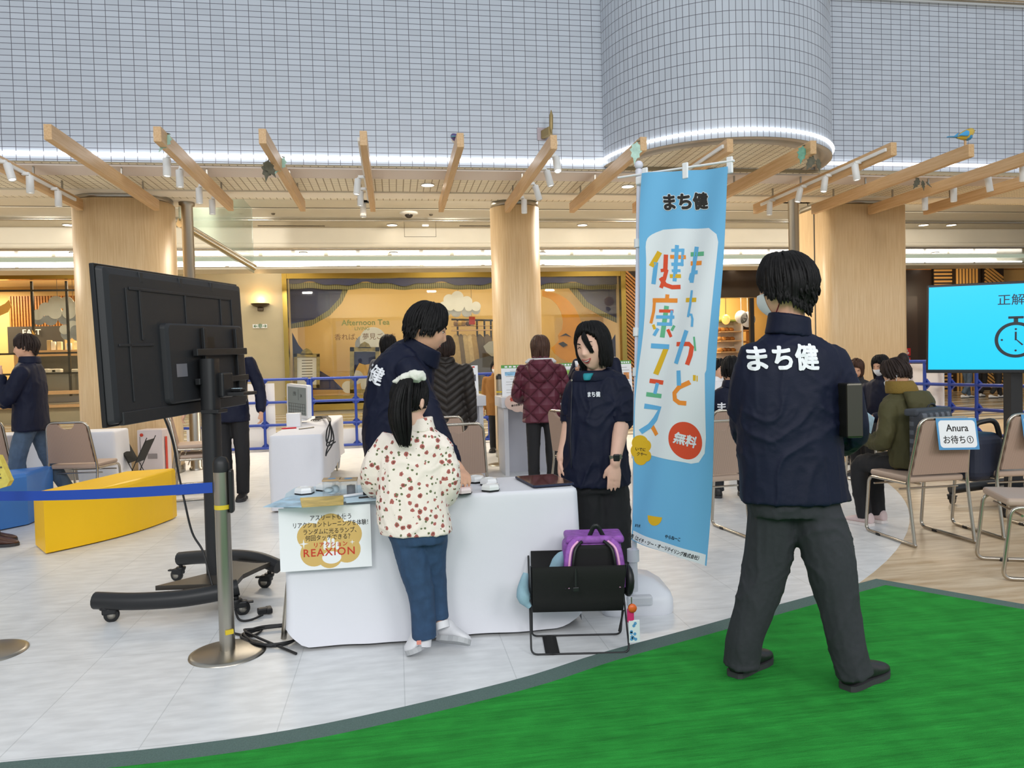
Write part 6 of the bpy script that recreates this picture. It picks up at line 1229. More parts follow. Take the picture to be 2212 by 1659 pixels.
class Fz:
    def __init__(s): s.mb = MB()
    def loft(s, rings, sub=3):
        cs = [catmull([r[k] for r in rings], sub) for k in range(3)]
        s.mb.ringsfaces([oval(c, u, v) for c, u, v in zip(*cs)]); return s
    def limb(s, pts, rads, sub=4, seg=14, flat=None, ends=True):
        p = catmull(pts, sub); r = [x.x for x in catmull([Vector((q, 0, 0)) for q in rads], sub)]
        s.mb.tube(p, r, seg, flat=flat)
        if ends and not flat:
            s.mb.ball(p[0], r[0] * .995, 12)
            if ends != 'start': s.mb.ball(p[-1], r[-1] * .995, 12)
        return s
    def done(s, voxel, smooth=4, wr=0., wseed=0., wfreq=9., axis=None):
        bmesh.ops.remove_doubles(s.mb.bm, verts=s.mb.bm.verts, dist=1e-6)
        me = s.mb.mesh('tmp'); o = bpy.data.objects.new('tmp', me); COL.objects.link(o)
        m = o.modifiers.new('r', 'REMESH'); m.mode = 'VOXEL'; m.voxel_size = voxel; m.use_smooth_shade = True
        if smooth: m2 = o.modifiers.new('s', 'SMOOTH'); m2.factor = .5; m2.iterations = smooth
        bpy.context.view_layer.update(); dg = bpy.context.evaluated_depsgraph_get(); out = bpy.data.meshes.new_from_object(o.evaluated_get(dg))
        bpy.data.objects.remove(o); bpy.data.meshes.remove(me)
        if wr:
            nn = [v.normal.copy() for v in out.vertices]
            for v, n in zip(out.vertices, nn):
                c = v.co; q = Vector((c.x * wfreq + wseed, c.y * wfreq, c.z * wfreq * .55)) + Vector((0, 0, 1)) * noise.noise(c * 4 + Vector((wseed, 0, 0))) * 1.6
                f = 1 - abs(noise.noise(q)) * 2; f2 = 1 - abs(noise.noise(q * 2.1 + Vector((5, 3, 1)))) * 2
                v.co = c + n * wr * (f ** 3 + .4 * f2 ** 3 - .45)
        for p in out.polygons: p.use_smooth = True
        return out
def headM(c, a, pitch=0, roll=0, s=1.):
    f = facedir(a); r = f.cross(UP).normalized(); p = math.radians(pitch)
    f2 = f * math.cos(p) - UP * math.sin(p); u2 = UP * math.cos(p) + f * math.sin(p); q = math.radians(roll)
    r3 = r * math.cos(q) + u2 * math.sin(q); u3 = u2 * math.cos(q) - r * math.sin(q)
    m = Matrix((r3 * s, f2 * s, u3 * s)).transposed().to_4x4(); m.translation = c; return m
def hshape(d, feat=True):
    x, y, z = .074 * d.x, .094 * d.y, .114 * d.z
    if d.z < 0:
        t = -d.z; x *= 1 - .30 * t ** 1.6; y *= (1 - .45 * t ** 1.2) if d.y < 0 else (1 - .02 * t)
    elif d.y < 0: y *= 1.05
    if d.y > 0 and feat:
        y = .094 * (d.y ** .82) * (1 if d.z > 0 else 1 - .02 * -d.z) if True else y
        ax = abs(x); g = lambda q, s_: math.exp(-(q / s_) ** 2)
        zr = max(0, min(1, (.022 - z) / .05)); y += .021 * g(x, .010 + .005 * zr) * zr ** 1.1 * (1 if z > -.030 else math.exp(-((z + .030) / .006) ** 2))
        y -= .009 * g(ax - .031, .014) * g(z - .010, .011); y += .004 * g(ax - .028, .018) * g(z - .032, .008)
        y += .006 * g(x, .021) * g(z + .060, .010) - .004 * g(x, .022) * g(z + .060, .0028); y += .007 * g(x, .018) * g(z + .098, .014); y += .004 * g(ax - .042, .02) * g(z + .022, .02)
    return Vector((x, y, z))
def headpart(fz, M, ears=True, feat=True):
    nu, nv = 56, 40; rings = []
    for j in range(1, nv):
        th = PI * j / nv; rings.append([M @ hshape(Vector((math.sin(th) * math.cos(2 * PI * i / nu), math.sin(th) * math.sin(2 * PI * i / nu), math.cos(th))), feat) for i in range(nu)])
    fz.mb.ringsfaces(rings)
    if ears:
        for s in (-1, 1):
            e = M @ Vector((s * .074, -.012, -.006)); R = M.to_3x3().normalized() @ Matrix.Rotation(s * .35, 3, 'Z') @ Matrix.Rotation(.15, 3, 'X'); k = M.to_scale().x
            fz.mb.ball(e, (.010 * k, .019 * k, .031 * k), 14, R); fz.mb.ball(e + R @ Vector((s * .004, -.006, -.014)) * k, (.009 * k, .010 * k, .013 * k), 10, R)
def facebits(M, par, eyes=True, smile=0, m_skin=None):
    k = M.to_scale().x
    def fp(x, z, off=0.):  # point on the face at (x, z)
        dz = max(-1, min(1, z / .114)); rr = math.sqrt(max(0, 1 - dz * dz)); dx = x / (.074 * (1 - .30 * (-dz) ** 1.6 if dz < 0 else 1)); dy = math.sqrt(max(0, rr * rr - dx * dx)); p = hshape(Vector((dx, dy, dz))); return M @ (p + Vector((0, off, 0)))
    for s in (-1, 1):
        if eyes:
            e = obj('eye', MB().ball(fp(s * .031, .010, -.003), (.0125 * k, .008 * k, .0055 * k), 12, M.to_3x3().normalized()), M_eyew, par); obj('iris', MB().ball(fp(s * .031, .010, .0035), (.0052 * k, .003 * k, .0052 * k), 10, M.to_3x3().normalized()), M_iris, e)
        arc = [fp(s * (.017 + .028 * t), .0115 + .0075 * math.sin(PI * t) - (0 if not smile else .002), .0015) for t in (i / 8 for i in range(9))]
        obj('eyelash', MB().tube(arc, .0013 * k if eyes else .0019 * k, 6), M_iris, par); obj('eyebrow', MB().tube([fp(s * (.014 + .034 * t), .030 + .006 * math.sin(PI * .7 * t), .002) for t in (i / 6 for i in range(7))], [.002 * k, .0028 * k, .003 * k, .003 * k, .0026 * k, .002 * k, .001 * k], 6), M_hairk, par)
    if smile:
        w_ = .026; up_ = [fp(w_ * t, -.0545 - .002 * (1 - t * t) + .006 * t * t, .0025) for t in (i / 8 - 1 for i in range(17))]; lo = [fp(w_ * t, -.0545 - .018 * (1 - t * t) + .006 * t * t, .0015) for t in (i / 8 - 1 for i in range(17))]
        mb = MB()
        for i in range(16): mb.poly([up_[i], up_[i + 1], lo[i + 1], lo[i]])
        obj('mouth', mb, mat('mouth_inside', '6d2a2a', .5), par); te = MB()
        for i in range(2, 14): te.poly([up_[i] + M.to_3x3() @ Vector((0, .0008, -.0006)), up_[i + 1] + M.to_3x3() @ Vector((0, .0008, -.0006)), up_[i + 1].lerp(lo[i + 1], .5) + M.to_3x3() @ Vector((0, .0008, 0)), up_[i].lerp(lo[i], .5) + M.to_3x3() @ Vector((0, .0008, 0))])
        obj('teeth', te, M_teeth, par); obj('lip', MB().tube(up_, .0022 * k, 6), M_lip, par); obj('lip', MB().tube(lo, .0028 * k, 6), M_lip, par)
    else:
        obj('lip', MB().tube([fp(.021 * t, -.060 + .001 * t * t, .0028) for t in (i / 5 - 1 for i in range(11))], [.0006 * k] + [.0028 * k] * 9 + [.0006 * k], 6), M_lip, par)
def maskbit(M, par, strap='e3e6ea'):
    mb = MB(); n = 14
    def pt(u, v):
        th = (u - .5) * 2.0; z = -.004 - .092 * v; dz = z / .114; rr = math.sqrt(1 - dz * dz); p = hshape(Vector((math.sin(th) * rr, max(.05, math.cos(th) * rr), dz)), False); b = .016 * math.exp(-(th / .55) ** 2) * math.sin(PI * min(1, v + .12)); return M @ (p * 1.05 + Vector((0, .004 + b, 0)))
    mb.grid(pt, n, 8); k = M.to_scale().x; m_ = obj('face_mask', mb, M_mask, par, label='white face mask')
    for s in (0, 1):
        e = M @ Vector(((s * 2 - 1) * .08, -.012, .018)); e2 = M @ Vector(((s * 2 - 1) * .08, -.014, -.03)); obj('mask_strap', MB().tube([pt(s, .08), e, M @ Vector(((s * 2 - 1) * .083, -.03, -.006)), e2, pt(s, .9)], .0022 * k, 6), mat('strap_' + strap, strap, .6), m_)
def hair(M, par, m, name='hair', front=48, side=92, back=122, tail=.02, nl=130, scale=1.085, puff=.0, bob=None, seed=1, part=0., fringe=None, lr=.0085, bobw=.72):
    """skull cap of hair plus combed locks. bob = z level (head units) the outer locks hang to; fringe = extra length over the brow"""
    R = random.Random(seed); k = M.to_scale().x
    def hl(ph):  # ph from the front, radians
        a = abs(ph); return math.radians(front + (side - front) * min(1, a / 1.25) ** 2.2 if a < 1.25 else side + (back - side) * ((a - 1.25) / (PI - 1.25)))
    def dirv(ph, th): return Vector((math.sin(th) * math.sin(ph), math.sin(th) * math.cos(ph), math.cos(th)))
    def sh(ph, th, sc): 
        d = dirv(ph, th); p = hshape(d, False); q = 1 + puff * max(0, d.z) * 1.0 + .03 * noise.noise(d * 3.1 + Vector((seed, 0, 0))); return M @ (p * sc * q)
    rings = []; nph = 48
    for t in (.02, .15, .3, .45, .6, .75, .88, .96, 1.0): rings.append([sh(ph, hl(ph if ph < PI else ph - 2 * PI) * t, scale) for ph in (2 * PI * i / nph for i in range(nph))])
    rings.append([sh(ph, hl(ph if ph < PI else ph - 2 * PI) * 1.0, .96) for ph in (2 * PI * i / nph for i in range(nph))])
    mb = MB(); mb.ringsfaces(rings, cap=True)
    for i in range(nl):
        ph = (i / nl) * 2 * PI - PI + R.uniform(-.05, .05); layer = R.random(); h = hl(ph) * (1.0 if layer < .45 else R.uniform(.55, 1)); lift = .004 + .012 * layer
        p0 = part * (1 if R.random() < .8 else 0); pts = []
        for t in (0, .15, .3, .45, .6, .75, .88, 1.0):
            th = math.radians(10) + (h - math.radians(10)) * t; pw = ph * (1 - .0) + p0 * (1 - t) ** 2; d = dirv(pw, th); pts.append(M @ (hshape(d, False) * scale * (1 + puff * max(0, d.z)) + d * lift * math.sin(PI * min(1, .15 + t * .8))))
        last = M.inverted() @ pts[-1]; L = tail * R.uniform(.5, 1.3)
        if fringe and abs(ph) < .8: L = fringe * R.uniform(.6, 1.1)
        if bob is not None and abs(ph) > bobw: L = max(.02, last.z - bob + R.uniform(-.012, .006))
        dn = dirv(ph, PI / 2)
        for t in (.33, .66, 1.0): inw = -.012 * t * t if bob is not None else .004 * t; pts.append(M @ (last + Vector((dn.x * inw, dn.y * inw, -L * t)) + Vector((R.uniform(-.003, .003), R.uniform(-.003, .003), 0))))
        r0 = lr * k * R.uniform(.8, 1.3) * (1.25 if bob is not None and abs(ph) > bobw else 1); n = len(pts); mb.tube(pts, [r0 * (.35 + .65 * math.sin(PI * min(1, .12 + .75 * j / n))) if j < n - 1 else r0 * .15 for j in range(n)], 6)
    return obj(name, mb, m, par)
def hand(fz, w, d, n, thumb, s=1., curl=.35, spread=.06, fr=.0085):
    """w wrist, d towards the fingertips, n out of the back of the hand, thumb = side of the thumb"""
    d, n = d.normalized(), n.normalized(); x = (thumb - d * thumb.dot(d)).normalized(); n = (n - d * n.dot(d)); n = (n - x * n.dot(x)).normalized()
    fz.mb.ringsfaces([oval(w + d * t * s + n * .0, x * a * s, n * b * s, 14, 2.6) for t, a, b in ((-.03, .026, .020), (0, .027, .019), (.025, .036, .017), (.06, .041, .015), (.085, .040, .012), (.092, .034, .008))])
    for i, (off, L) in enumerate(((.030, .068), (.010, .076), (-.011, .071), (-.031, .055))):
        p = w + d * .082 * s + x * off * s; dd = (d + x * off * spread * 30 * .35).normalized(); pts = [p - dd * .012 * s, p]; a = 0
        for j, q in enumerate((.45, .32, .23)):
            a += curl * (1 + .12 * i) * (.7, 1.0, .8)[j]; v = dd * math.cos(a) - n * math.sin(a); pts.append(pts[-1] + v * L * q * s)
        fz.mb.tube(pts, [fr * s * 1.05, fr * s * 1.08, fr * s, fr * s * .93, fr * s * .72], 10); fz.mb.ball(pts[-1], fr * s * .72, 8)
    p = w + d * .018 * s + x * .026 * s; v = (d * .72 + x * .62 - n * .25).normalized(); v2 = (d * .95 + x * .2 - n * .35).normalized(); fz.mb.tube([p, p + v * .032 * s, p + v * .032 * s + v2 * .028 * s, p + v * .032 * s + v2 * .050 * s], [.0135 * s, .0115 * s, .0098 * s, .007 * s], 10)
def shoe(par, heel, toe, m=None, sole=None, h=.085, lab=None, w=1., up=None, nm='shoe'):
    m = m or M_shoek; sole = sole or M_sole; f = (toe - heel); L = f.length; f = f.normalized(); u = (up or UP); r = f.cross(u).normalized(); u = r.cross(f).normalized(); fz = Fz()
    fz.loft([(heel + f * L * t + u * zc, r * a * w, u * b) for t, a, b, zc in ((.0, .020, .022, .045), (.06, .033, h * .5, .02 + h * .42), (.25, .037, h * .52, .02 + h * .45), (.42, .039, h * .40, .02 + h * .33), (.62, .046, h * .30, .018 + h * .24), (.82, .044, h * .22, .016 + h * .18), (.96, .028, h * .15, .015 + h * .12), (1.0, .012, h * .08, .018 + h * .08))], 3)
    o = obj(nm, fz.done(.006, 2), m, par, label=lab); P_ = []
    prof = ((0, .022), (.05, .034), (.2, .039), (.45, .040), (.65, .048), (.82, .047), (.95, .030), (1.01, .010))
    left = [heel + f * L * t + r * a * w for t, a in prof]; right = [heel + f * L * t - r * a * w for t, a in reversed(prof)]; loop = left + right
    mb = MB(); mb.ringsfaces([[p + u * z for p in loop] for z in (0, .006, .022)], smooth=False); obj('sole', mb, sole, o); return o
class Person:
    def __init__(s, label, d0, skin=None, group=None, vox=.008):
        s.d0, s.label, s.vox, s.skin, s.group = d0, label, vox, skin or M_skin, group; s.body = Fz(); s.todo = []; s.M = None
    def J(s, px, py, off=0.): return PD(px, py, s.d0 + off)
    def ring(s, px, py, hw, hd, off=0., tilt=0.):
        c = s.J(px, py, off); t = math.radians(tilt); return (c, (RT * math.cos(t) + UP * math.sin(t)) * (hw * (s.d0 + off) / FPX), FW * hd)
    def head(s, px, py, a, H=.228, pitch=0, roll=0, off=0., ears=True, feat=True, neck=None):
        s.M = headM(s.J(px, py, off), a, pitch, roll, H / .228); headpart(s.body, s.M, ears, feat)
        if neck: s.body.limb([s.M @ Vector((0, -.012, -.05)), s.J(*neck)], [.052 * H / .228, .056 * H / .228])
        return s
    def build(s, name='person'):
        me = s.body.done(s.vox if s.vox < .008 else s.vox, 2); s.o = obj(name, me, s.skin, None, s.label, 'person', s.group); WM[s.o.name] = Matrix.Identity(4)
        for f in s.todo: f()
        return s.o
    def wear(s, name, m, rings=(), limbs=(), vox=None, wr=.006, inner=.62, hands=None, smooth=3, lab=None, wfreq=9., sub=3):
        """garment fused from torso rings and limbs; the body gets slimmer limbs inside it"""
        fz = Fz()
        if rings:
            fz.loft(list(rings), sub); q = list(rings)[:-1] if len(rings) > 3 else list(rings)[:1]; q = q if len(q) > 1 else list(rings)[:2]; s.body.limb([r[0] for r in q], [min(r[1].length, r[2].length) * (.72 if len(rings) > 3 else .5) for r in q])
        for pts, rads in limbs: fz.limb(pts, rads, ends='start' if name in ('trousers', 'jeans') else True); bp_ = list(pts); bp_[-1] = bp_[-2].lerp(bp_[-1], .72 if name in ('trousers', 'jeans') else 1.0); s.body.limb(bp_, [q * inner for q in rads])
        me = fz.done(vox or max(.008, s.vox), smooth, wr, rnd.random() * 20, wfreq)
        s.garm = me
        def f(): s.last = obj(name, me, m, s.o, label=lab)
        s.todo.append(f); return me
    def add(s, fn): s.todo.append(fn)
def project_text(me_target, tmesh, direction, off=.0045):
    """lay a text mesh on a garment surface by casting it along direction"""
    bm = bmesh.new(); bm.from_mesh(me_target); bvh = BVHTree.FromBMesh(bm); bm.free(); b2 = bmesh.new(); b2.from_mesh(tmesh); og, nz = Vector(tmesh['org']), Vector(tmesh['nrm']); bpy.data.meshes.remove(tmesh)
    bmesh.ops.triangulate(b2, faces=b2.faces)
    for _ in range(5):
        es = [e for e in b2.edges if e.calc_length() > .006]
        if not es: break
        bmesh.ops.subdivide_edges(b2, edges=es, cuts=1); bmesh.ops.triangulate(b2, faces=[f for f in b2.faces if len(f.verts) > 3])
    d = direction.normalized(); bad = []
    for v in b2.verts:
        h = bvh.ray_cast(v.co - d * .6, d)
        if h[0] is not None: v.co = h[0] - d * (off + abs((v.co - og).dot(nz)) * 12)
        else: bad.append(v)
    if bad: bmesh.ops.delete(b2, geom=bad, context='VERTS')
    me = bpy.data.meshes.new('lettering'); b2.to_mesh(me); b2.free(); return me

# ---- 1 standing man in the foreground, seen from behind
p = Person('man in navy jacket seen from behind, standing legs apart on the green turf', 2.95, vox=.006); J, R_ = p.J, p.ring
p.head(1697, 628, -48, .24, 6, 0, neck=(1704, 715, .0))
hb = Fz
jk = p.wear('jacket', M_navy, [R_(1703, 716, 40, .065), R_(1705, 736, 70, .082), R_(1708, 758, 98, .10), R_(1708, 800, 112, .115), R_(1706, 880, 113, .125), R_(1706, 960, 113, .13), R_(1712, 1030, 113, .135), R_(1716, 1081, 117, .14)],
    [([J(1628, 772), J(1612, 830, .02), J(1604, 890, .05), J(1612, 945, .16), J(1640, 950, .3)], [.062, .064, .058, .052, .048]), ([J(1800, 780), J(1822, 840), J(1834, 895), J(1838, 940, .03), J(1816, 960, .16), J(1790, 950, .28)], [.064, .066, .063, .060, .054, .05])], vox=.008, wr=.007)
hand(p.body, J(1640, 950, .32), FW + UP * .1, UP, RT, 1.0); hand(p.body, J(1788, 950, .3), FW - RT * .5, RT, UP, 1.0, .6)
p.wear('trousers', M_pantg, [R_(1712, 1030, 96, .12), R_(1713, 1075, 98, .122), R_(1714, 1110, 92, .118)], [([J(1672, 1095, .02), J(1660, 1200, .05), J(1633, 1300, .06), J(1609, 1375, .07), J(1602, 1438, .08)], [.098, .094, .080, .072, .070]), ([J(1758, 1095, -.01), J(1790, 1200, -.04), J(1810, 1300, -.06), J(1829, 1390, -.08), J(1846, 1462, -.09)], [.100, .098, .078, .069, .068])], vox=.008, wr=.006)
def f():
    o = p.o; cf_ = Fz(); q = [p.ring(1703, 726, 50, .08, 0, -8), p.ring(1704, 704, 46, .08, 0, -10), p.ring(1705, 681, 44, .08, 0, -11)]; cf_.loft(q, 4); obj('collar', cf_.done(.008, 2), M_navy, o)
    hair(p.M, o, M_hairk, front=52, side=88, back=124, tail=.035, nl=340, scale=1.13, puff=.06, seed=4, lr=.0068); maskbit(p.M, o, '7a2430')
    tm = textmesh('まち健', .104, frame(J(1697, 777, -.13), RT - FW * .02, UP - RT * .035), 0, .034, sx=.86); obj('lettering', project_text(jk, tm, FW), M_white_text, o, label='white lettering on the back')
    h1, t1 = G(1583, 1470), G(1652, 1432); d1 = (t1 - h1).normalized(); shoe(o, h1 + Vector((0, 0, .012)), h1 + d1 * .28 + Vector((0, 0, .012)), w=1.05, h=.1); h2, t2 = G(1826, 1498), G(1908, 1458); d2 = (t2 - h2).normalized(); shoe(o, h2 + Vector((0, 0, .012)), h2 + d2 * .285 + Vector((0, 0, .012)), w=1.05, h=.1)
p.add(f); p.build()
obj('binder', MB().box(J(1806, 882, .0), (.062, .30, .205), .007, -YAW + .05), mat('grey_metal_binder', '55524a', .28, .85), label='grey metallic folder held under the right arm of the man on the turf', cat='folder')
# ---- 2 girl with ponytail
M_floral = mat('floral_cream_fabric', 'e4dccb', .85, bump=.25, bscale=30)
def floral():
    m = M_floral; tc = node(m, 'ShaderNodeTexCoord'); out = lin('f4e8dd')
    last = out
    for sc, th, c, sd in ((29, .31, 'ad625b', 0), (29, .15, '7a463e', 0), (38, .21, '6c7352', 7)):
        mp = node(m, 'ShaderNodeMapping'); mp.inputs['Location'].default_value = (sd, sd, sd); link(m, tc.outputs['Object'], mp.inputs[0]); v = node(m, 'ShaderNodeTexVoronoi'); v.inputs['Scale'].default_value = sc; v.inputs['Randomness'].default_value = .75; link(m, mp.outputs[0], v.inputs[0])
        n = node(m, 'ShaderNodeTexNoise'); n.inputs['Scale'].default_value = 110; link(m, tc.outputs['Object'], n.inputs[0]); dd = mathn(m, 'ADD', v.outputs['Distance'], mathn(m, 'MULTIPLY', mathn(m, 'SUBTRACT', n.outputs[0], .5), .30)); last = mixc(m, mathn(m, 'LESS_THAN', dd, th), last, lin(c))
    link(m, last, bsdf(m).inputs['Base Color'])
floral()
p2 = Person('girl with a ponytail and floral cream jacket standing at the front of the table', 3.38, M_skin2, vox=.0055); J, R_ = p2.J, p2.ring
p2.head(886, 866, 34, .205, 14, 0, neck=(902, 925, 0))
gj = p2.wear('jacket', M_floral, [R_(903, 922, 30, .052), R_(899, 938, 56, .07), R_(895, 962, 73, .088), R_(891, 1010, 75, .10), R_(890, 1070, 76, .11), R_(895, 1125, 79, .115), R_(899, 1151, 79, .112)],
    [([J(836, 958), J(812, 1000, .01), J(804, 1035, .04), J(812, 1060, .13), J(838, 1066, .24)], [.052, .056, .054, .046, .04]), ([J(950, 962), J(964, 1005), J(970, 1042, .0), J(966, 1070, .05), J(955, 1080, .14)], [.054, .058, .056, .05, .04])], vox=.007, wr=.006)
hand(p2.body, J(838, 1066, .26), FW + RT * .3 - UP * .2, UP, RT, .78); hand(p2.body, J(955, 1078, .2), FW - UP * .2, UP, -RT, .78)
p2.wear('jeans', M_jeans, [R_(898, 1120, 64, .1), R_(902, 1150, 64, .1), R_(905, 1170, 58, .095)], [([J(880, 1155), J(896, 1225, -.02), J(912, 1300, -.02), J(916, 1376, -.01)], [.078, .070, .058, .056]), ([J(930, 1155, .02), J(934, 1225, .05), J(940, 1280, .06), J(948, 1338, .05)], [.078, .064, .052, .046])], vox=.007, wr=.004)
p2.body.limb([J(917, 1350, -.01), J(916, 1378, -.01)], [.034, .030]); p2.body.limb([J(947, 1310, .05), J(951, 1338, .04)], [.032, .029])
def f():
    o = p2.o; M = p2.M; hair(M, o, M_hairk, front=46, side=100, back=134, tail=.008, nl=320, scale=1.075, seed=9, lr=.005)
    ear = Fz(); e = M @ Vector((.083, -.004, -.012)); Rm = M.to_3x3().normalized() @ Matrix.Rotation(.35, 3, 'Z'); ear.mb.ball(e, (.009, .017, .027), 14, Rm); ear.mb.ball(e + Rm @ Vector((.003, -.004, -.013)), (.008, .009, .011), 10, Rm); obj('ear', ear.done(.003, 1), M_skin2, o)
    tie = J(881, 818, -.095); pt = MB(); R = random.Random(5)
    for i in range(46):
        a, r = R.uniform(0, 2 * PI), R.uniform(.2, 1); ox, oy = math.cos(a) * r, math.sin(a) * r; end = R.uniform(.75, 1.05)
        path = [tie + RT * ox * .012 + FW * (.02 + oy * .012), tie + RT * ox * .018 - FW * .015, J(870, 842, -.13) + RT * ox * .034 + FW * oy * .025, J(863, 885, -.14) + RT * ox * .045 + FW * oy * .03, J(866, 925, -.14) + RT * ox * .042 + FW * oy * .03, J(874, 940 + 26 * end, -.135) + RT * ox * .022 + FW * oy * .015]
        pt.tube(catmull(path, 3), [.004, .006, .008, .0095, .010, .010, .010, .010, .010, .0098, .0095, .009, .008, .006, .004, .0015], 6)
    obj('ponytail', pt, M_hairk, o)
    bw_ = Fz(); bw_.limb([tie + RT * .0, J(906, 812, -.1), J(915, 818, -.1)], [.016, .027, .012]); bw_.limb([tie, J(862, 822, -.1), J(850, 824, -.1)], [.014, .016, .008]); bw_.limb([J(868, 818, -.105), J(895, 808, -.105)], [.018, .02]); obj('hair_bow', bw_.done(.005, 1, .005, 3., 30), mat('white_bow_cloth', 'dcdcd2', .85), o, label='white cloth bow')
    cf_ = Fz(); cf_.loft([p2.ring(904, 932, 38, .065, 0, 4), p2.ring(906, 916, 31, .056, 0, 6), p2.ring(908, 903, 27, .05, 0, 8)], 3); obj('collar', cf_.done(.006, 2), M_floral, o)
    for (a, b, up) in ((J(922, 1395, .02), J(884, 1416, -.06), UP * .9 - RT * .5), (J(947, 1385, .06), J(1012, 1392, -.02), UP + FW * .6 + RT * .15)): shoe(o, a, b, M_shoew, mat('grey_white_sole', 'aeb0b2', .7), .085, 'white trainer', .98, up)
    obj('shoe_tab', MB().box(J(905, 1388, -.12), (.02, .006, .018), .002), mat('salmon_tab', 'd98a7a', .6), o)
    obj('sock', MB().tube([J(917, 1372, -.01), J(915, 1396, -.02)], .034, 12), M_shoew, o, label='white sock'); obj('sock', MB().tube([J(952, 1343, .04), J(956, 1358, .03)], .036, 12), M_shoew, o, label='white sock')
p2.add(f); p2.build()
# ---- 3 man leaning over the table
p3 = Person('man in navy jacket bending over the table behind the girl, face in profile', 4.08, M_skin, vox=.0055); J, R_ = p3.J, p3.ring
p3.head(921, 714, 78, .245, 16, 0, off=-.06, neck=(908, 776, -.02))
lj = p3.wear('jacket', M_navy, [R_(843, 990, 54, .15), R_(848, 925, 64, .15), R_(858, 860, 70, .165, 0, -8), R_(872, 806, 68, .185, 0, -22), R_(893, 772, 52, .15, 0, -34), R_(908, 754, 38, .085, -.02, -36)],
    [([J(885, 800, -.17), J(918, 872, -.24), J(944, 930, -.30), J(976, 995, -.39)], [.075, .068, .06, .05]), ([J(890, 800, .15), J(930, 880, .18), J(950, 960, .05)], [.07, .06, .05])], vox=.009, wr=.009)
wr3 = J(994, 1018, -.43); tip = G(1024, 1064, TZ + .05); p3.body.limb([J(968, 985, -.38), wr3], [.034, .028]); hand(p3.body, wr3, tip - wr3, UP + RT * .6, -FW - RT * .2, 1.0, .42, .12)
p3.wear('trousers', M_pantk, [R_(842, 960, 50, .13), R_(838, 1000, 50, .13)], [([J(835, 1010, -.06), J(832, 1130, -.06), J(835, 1270, -.06)], [.1, .08, .06]), ([J(840, 1010, .1), J(845, 1130, .12), J(840, 1270, .12)], [.1, .08, .06])], vox=.012, wr=.005)
def f():
    o = p3.o; hair(p3.M, o, M_hairk, front=50, side=80, back=112, tail=.04, nl=340, scale=1.12, puff=.07, seed=12, fringe=.045, lr=.0065); facebits(p3.M, o)
    cf_ = Fz(); cf_.loft([p3.ring(902, 776, 50, .10, -.02, -30), p3.ring(908, 760, 47, .092, -.03, -30), p3.ring(916, 742, 43, .085, -.04, -30)], 4); obj('collar', cf_.done(.008, 2), M_navy, o)
    nrm = (RT * .80 + FW * .55 - UP * .12).normalized(); xa = (RT * .50 - FW * .83 - UP * .35).normalized(); tm = textmesh('まち健', .105, frame(J(838, 803, 0) - nrm * .1, xa, UP * .8 + RT * .5), 0, .022, sx=.95); obj('lettering', project_text(lj, tm, nrm), M_white_text, o, label='white lettering on the back')
    for off in (-.06, .12): q = G(840, 1300); q = Vector((J(838, 1200, off).x, J(838, 1200, off).y, .0)); shoe(o, q - RT * .06, q + RT * .2)
p3.add(f); p3.build()
# ---- 4 smiling staff woman
p4 = Person('smiling woman with black bob and navy zip jacket behind the table end', 4.15, M_skin2, vox=.0055); J, R_ = p4.J, p4.ring
p4.head(1281, 753, 218, .235, 4, -7, off=-.05, neck=(1288, 815, .0))
sj = p4.wear('jacket', M_navy, [R_(1288, 798, 32, .07), R_(1291, 815, 54, .09), R_(1291, 838, 66, .115), R_(1288, 890, 66, .14), R_(1286, 950, 68, .145), R_(1284, 1000, 74, .15), R_(1285, 1046, 79, .155)],
    [([J(1330, 832, -.03), J(1343, 870, -.06), J(1344, 905, -.08)], [.072, .072, .066]), ([J(1250, 838, .0), J(1238, 870, .02), J(1235, 905, .02)], [.068, .066, .06])], vox=.008, wr=.009)
p4.body.limb([J(1344, 890, -.08), J(1340, 930, -.12), J(1330, 990, -.19), J(1329, 1002, -.195)], [.046, .043, .030, .027]); hand(p4.body, J(1328, 1003, -.195), -UP * 1 - RT * .08 - FW * .05, -FW * 1 - RT * .25, -RT * 1, .92, .16, .06)
p4.body.limb([J(1234, 890, .02), J(1226, 940, 0), J(1212, 990, -.02)], [.042, .038, .026]); hand(p4.body, J(1211, 996, -.02), -UP - RT * .1, -RT, -FW, .85, .4)
p4.wear('trousers', M_pantk, [R_(1288, 1020, 66, .125), R_(1292, 1060, 66, .125)], [([J(1272, 1060), J(1276, 1150, 0), J(1280, 1262, 0)], [.1, .092, .088]), ([J(1322, 1060), J(1328, 1150, 0), J(1330, 1262, 0)], [.1, .092, .088])], vox=.011, wr=.006)
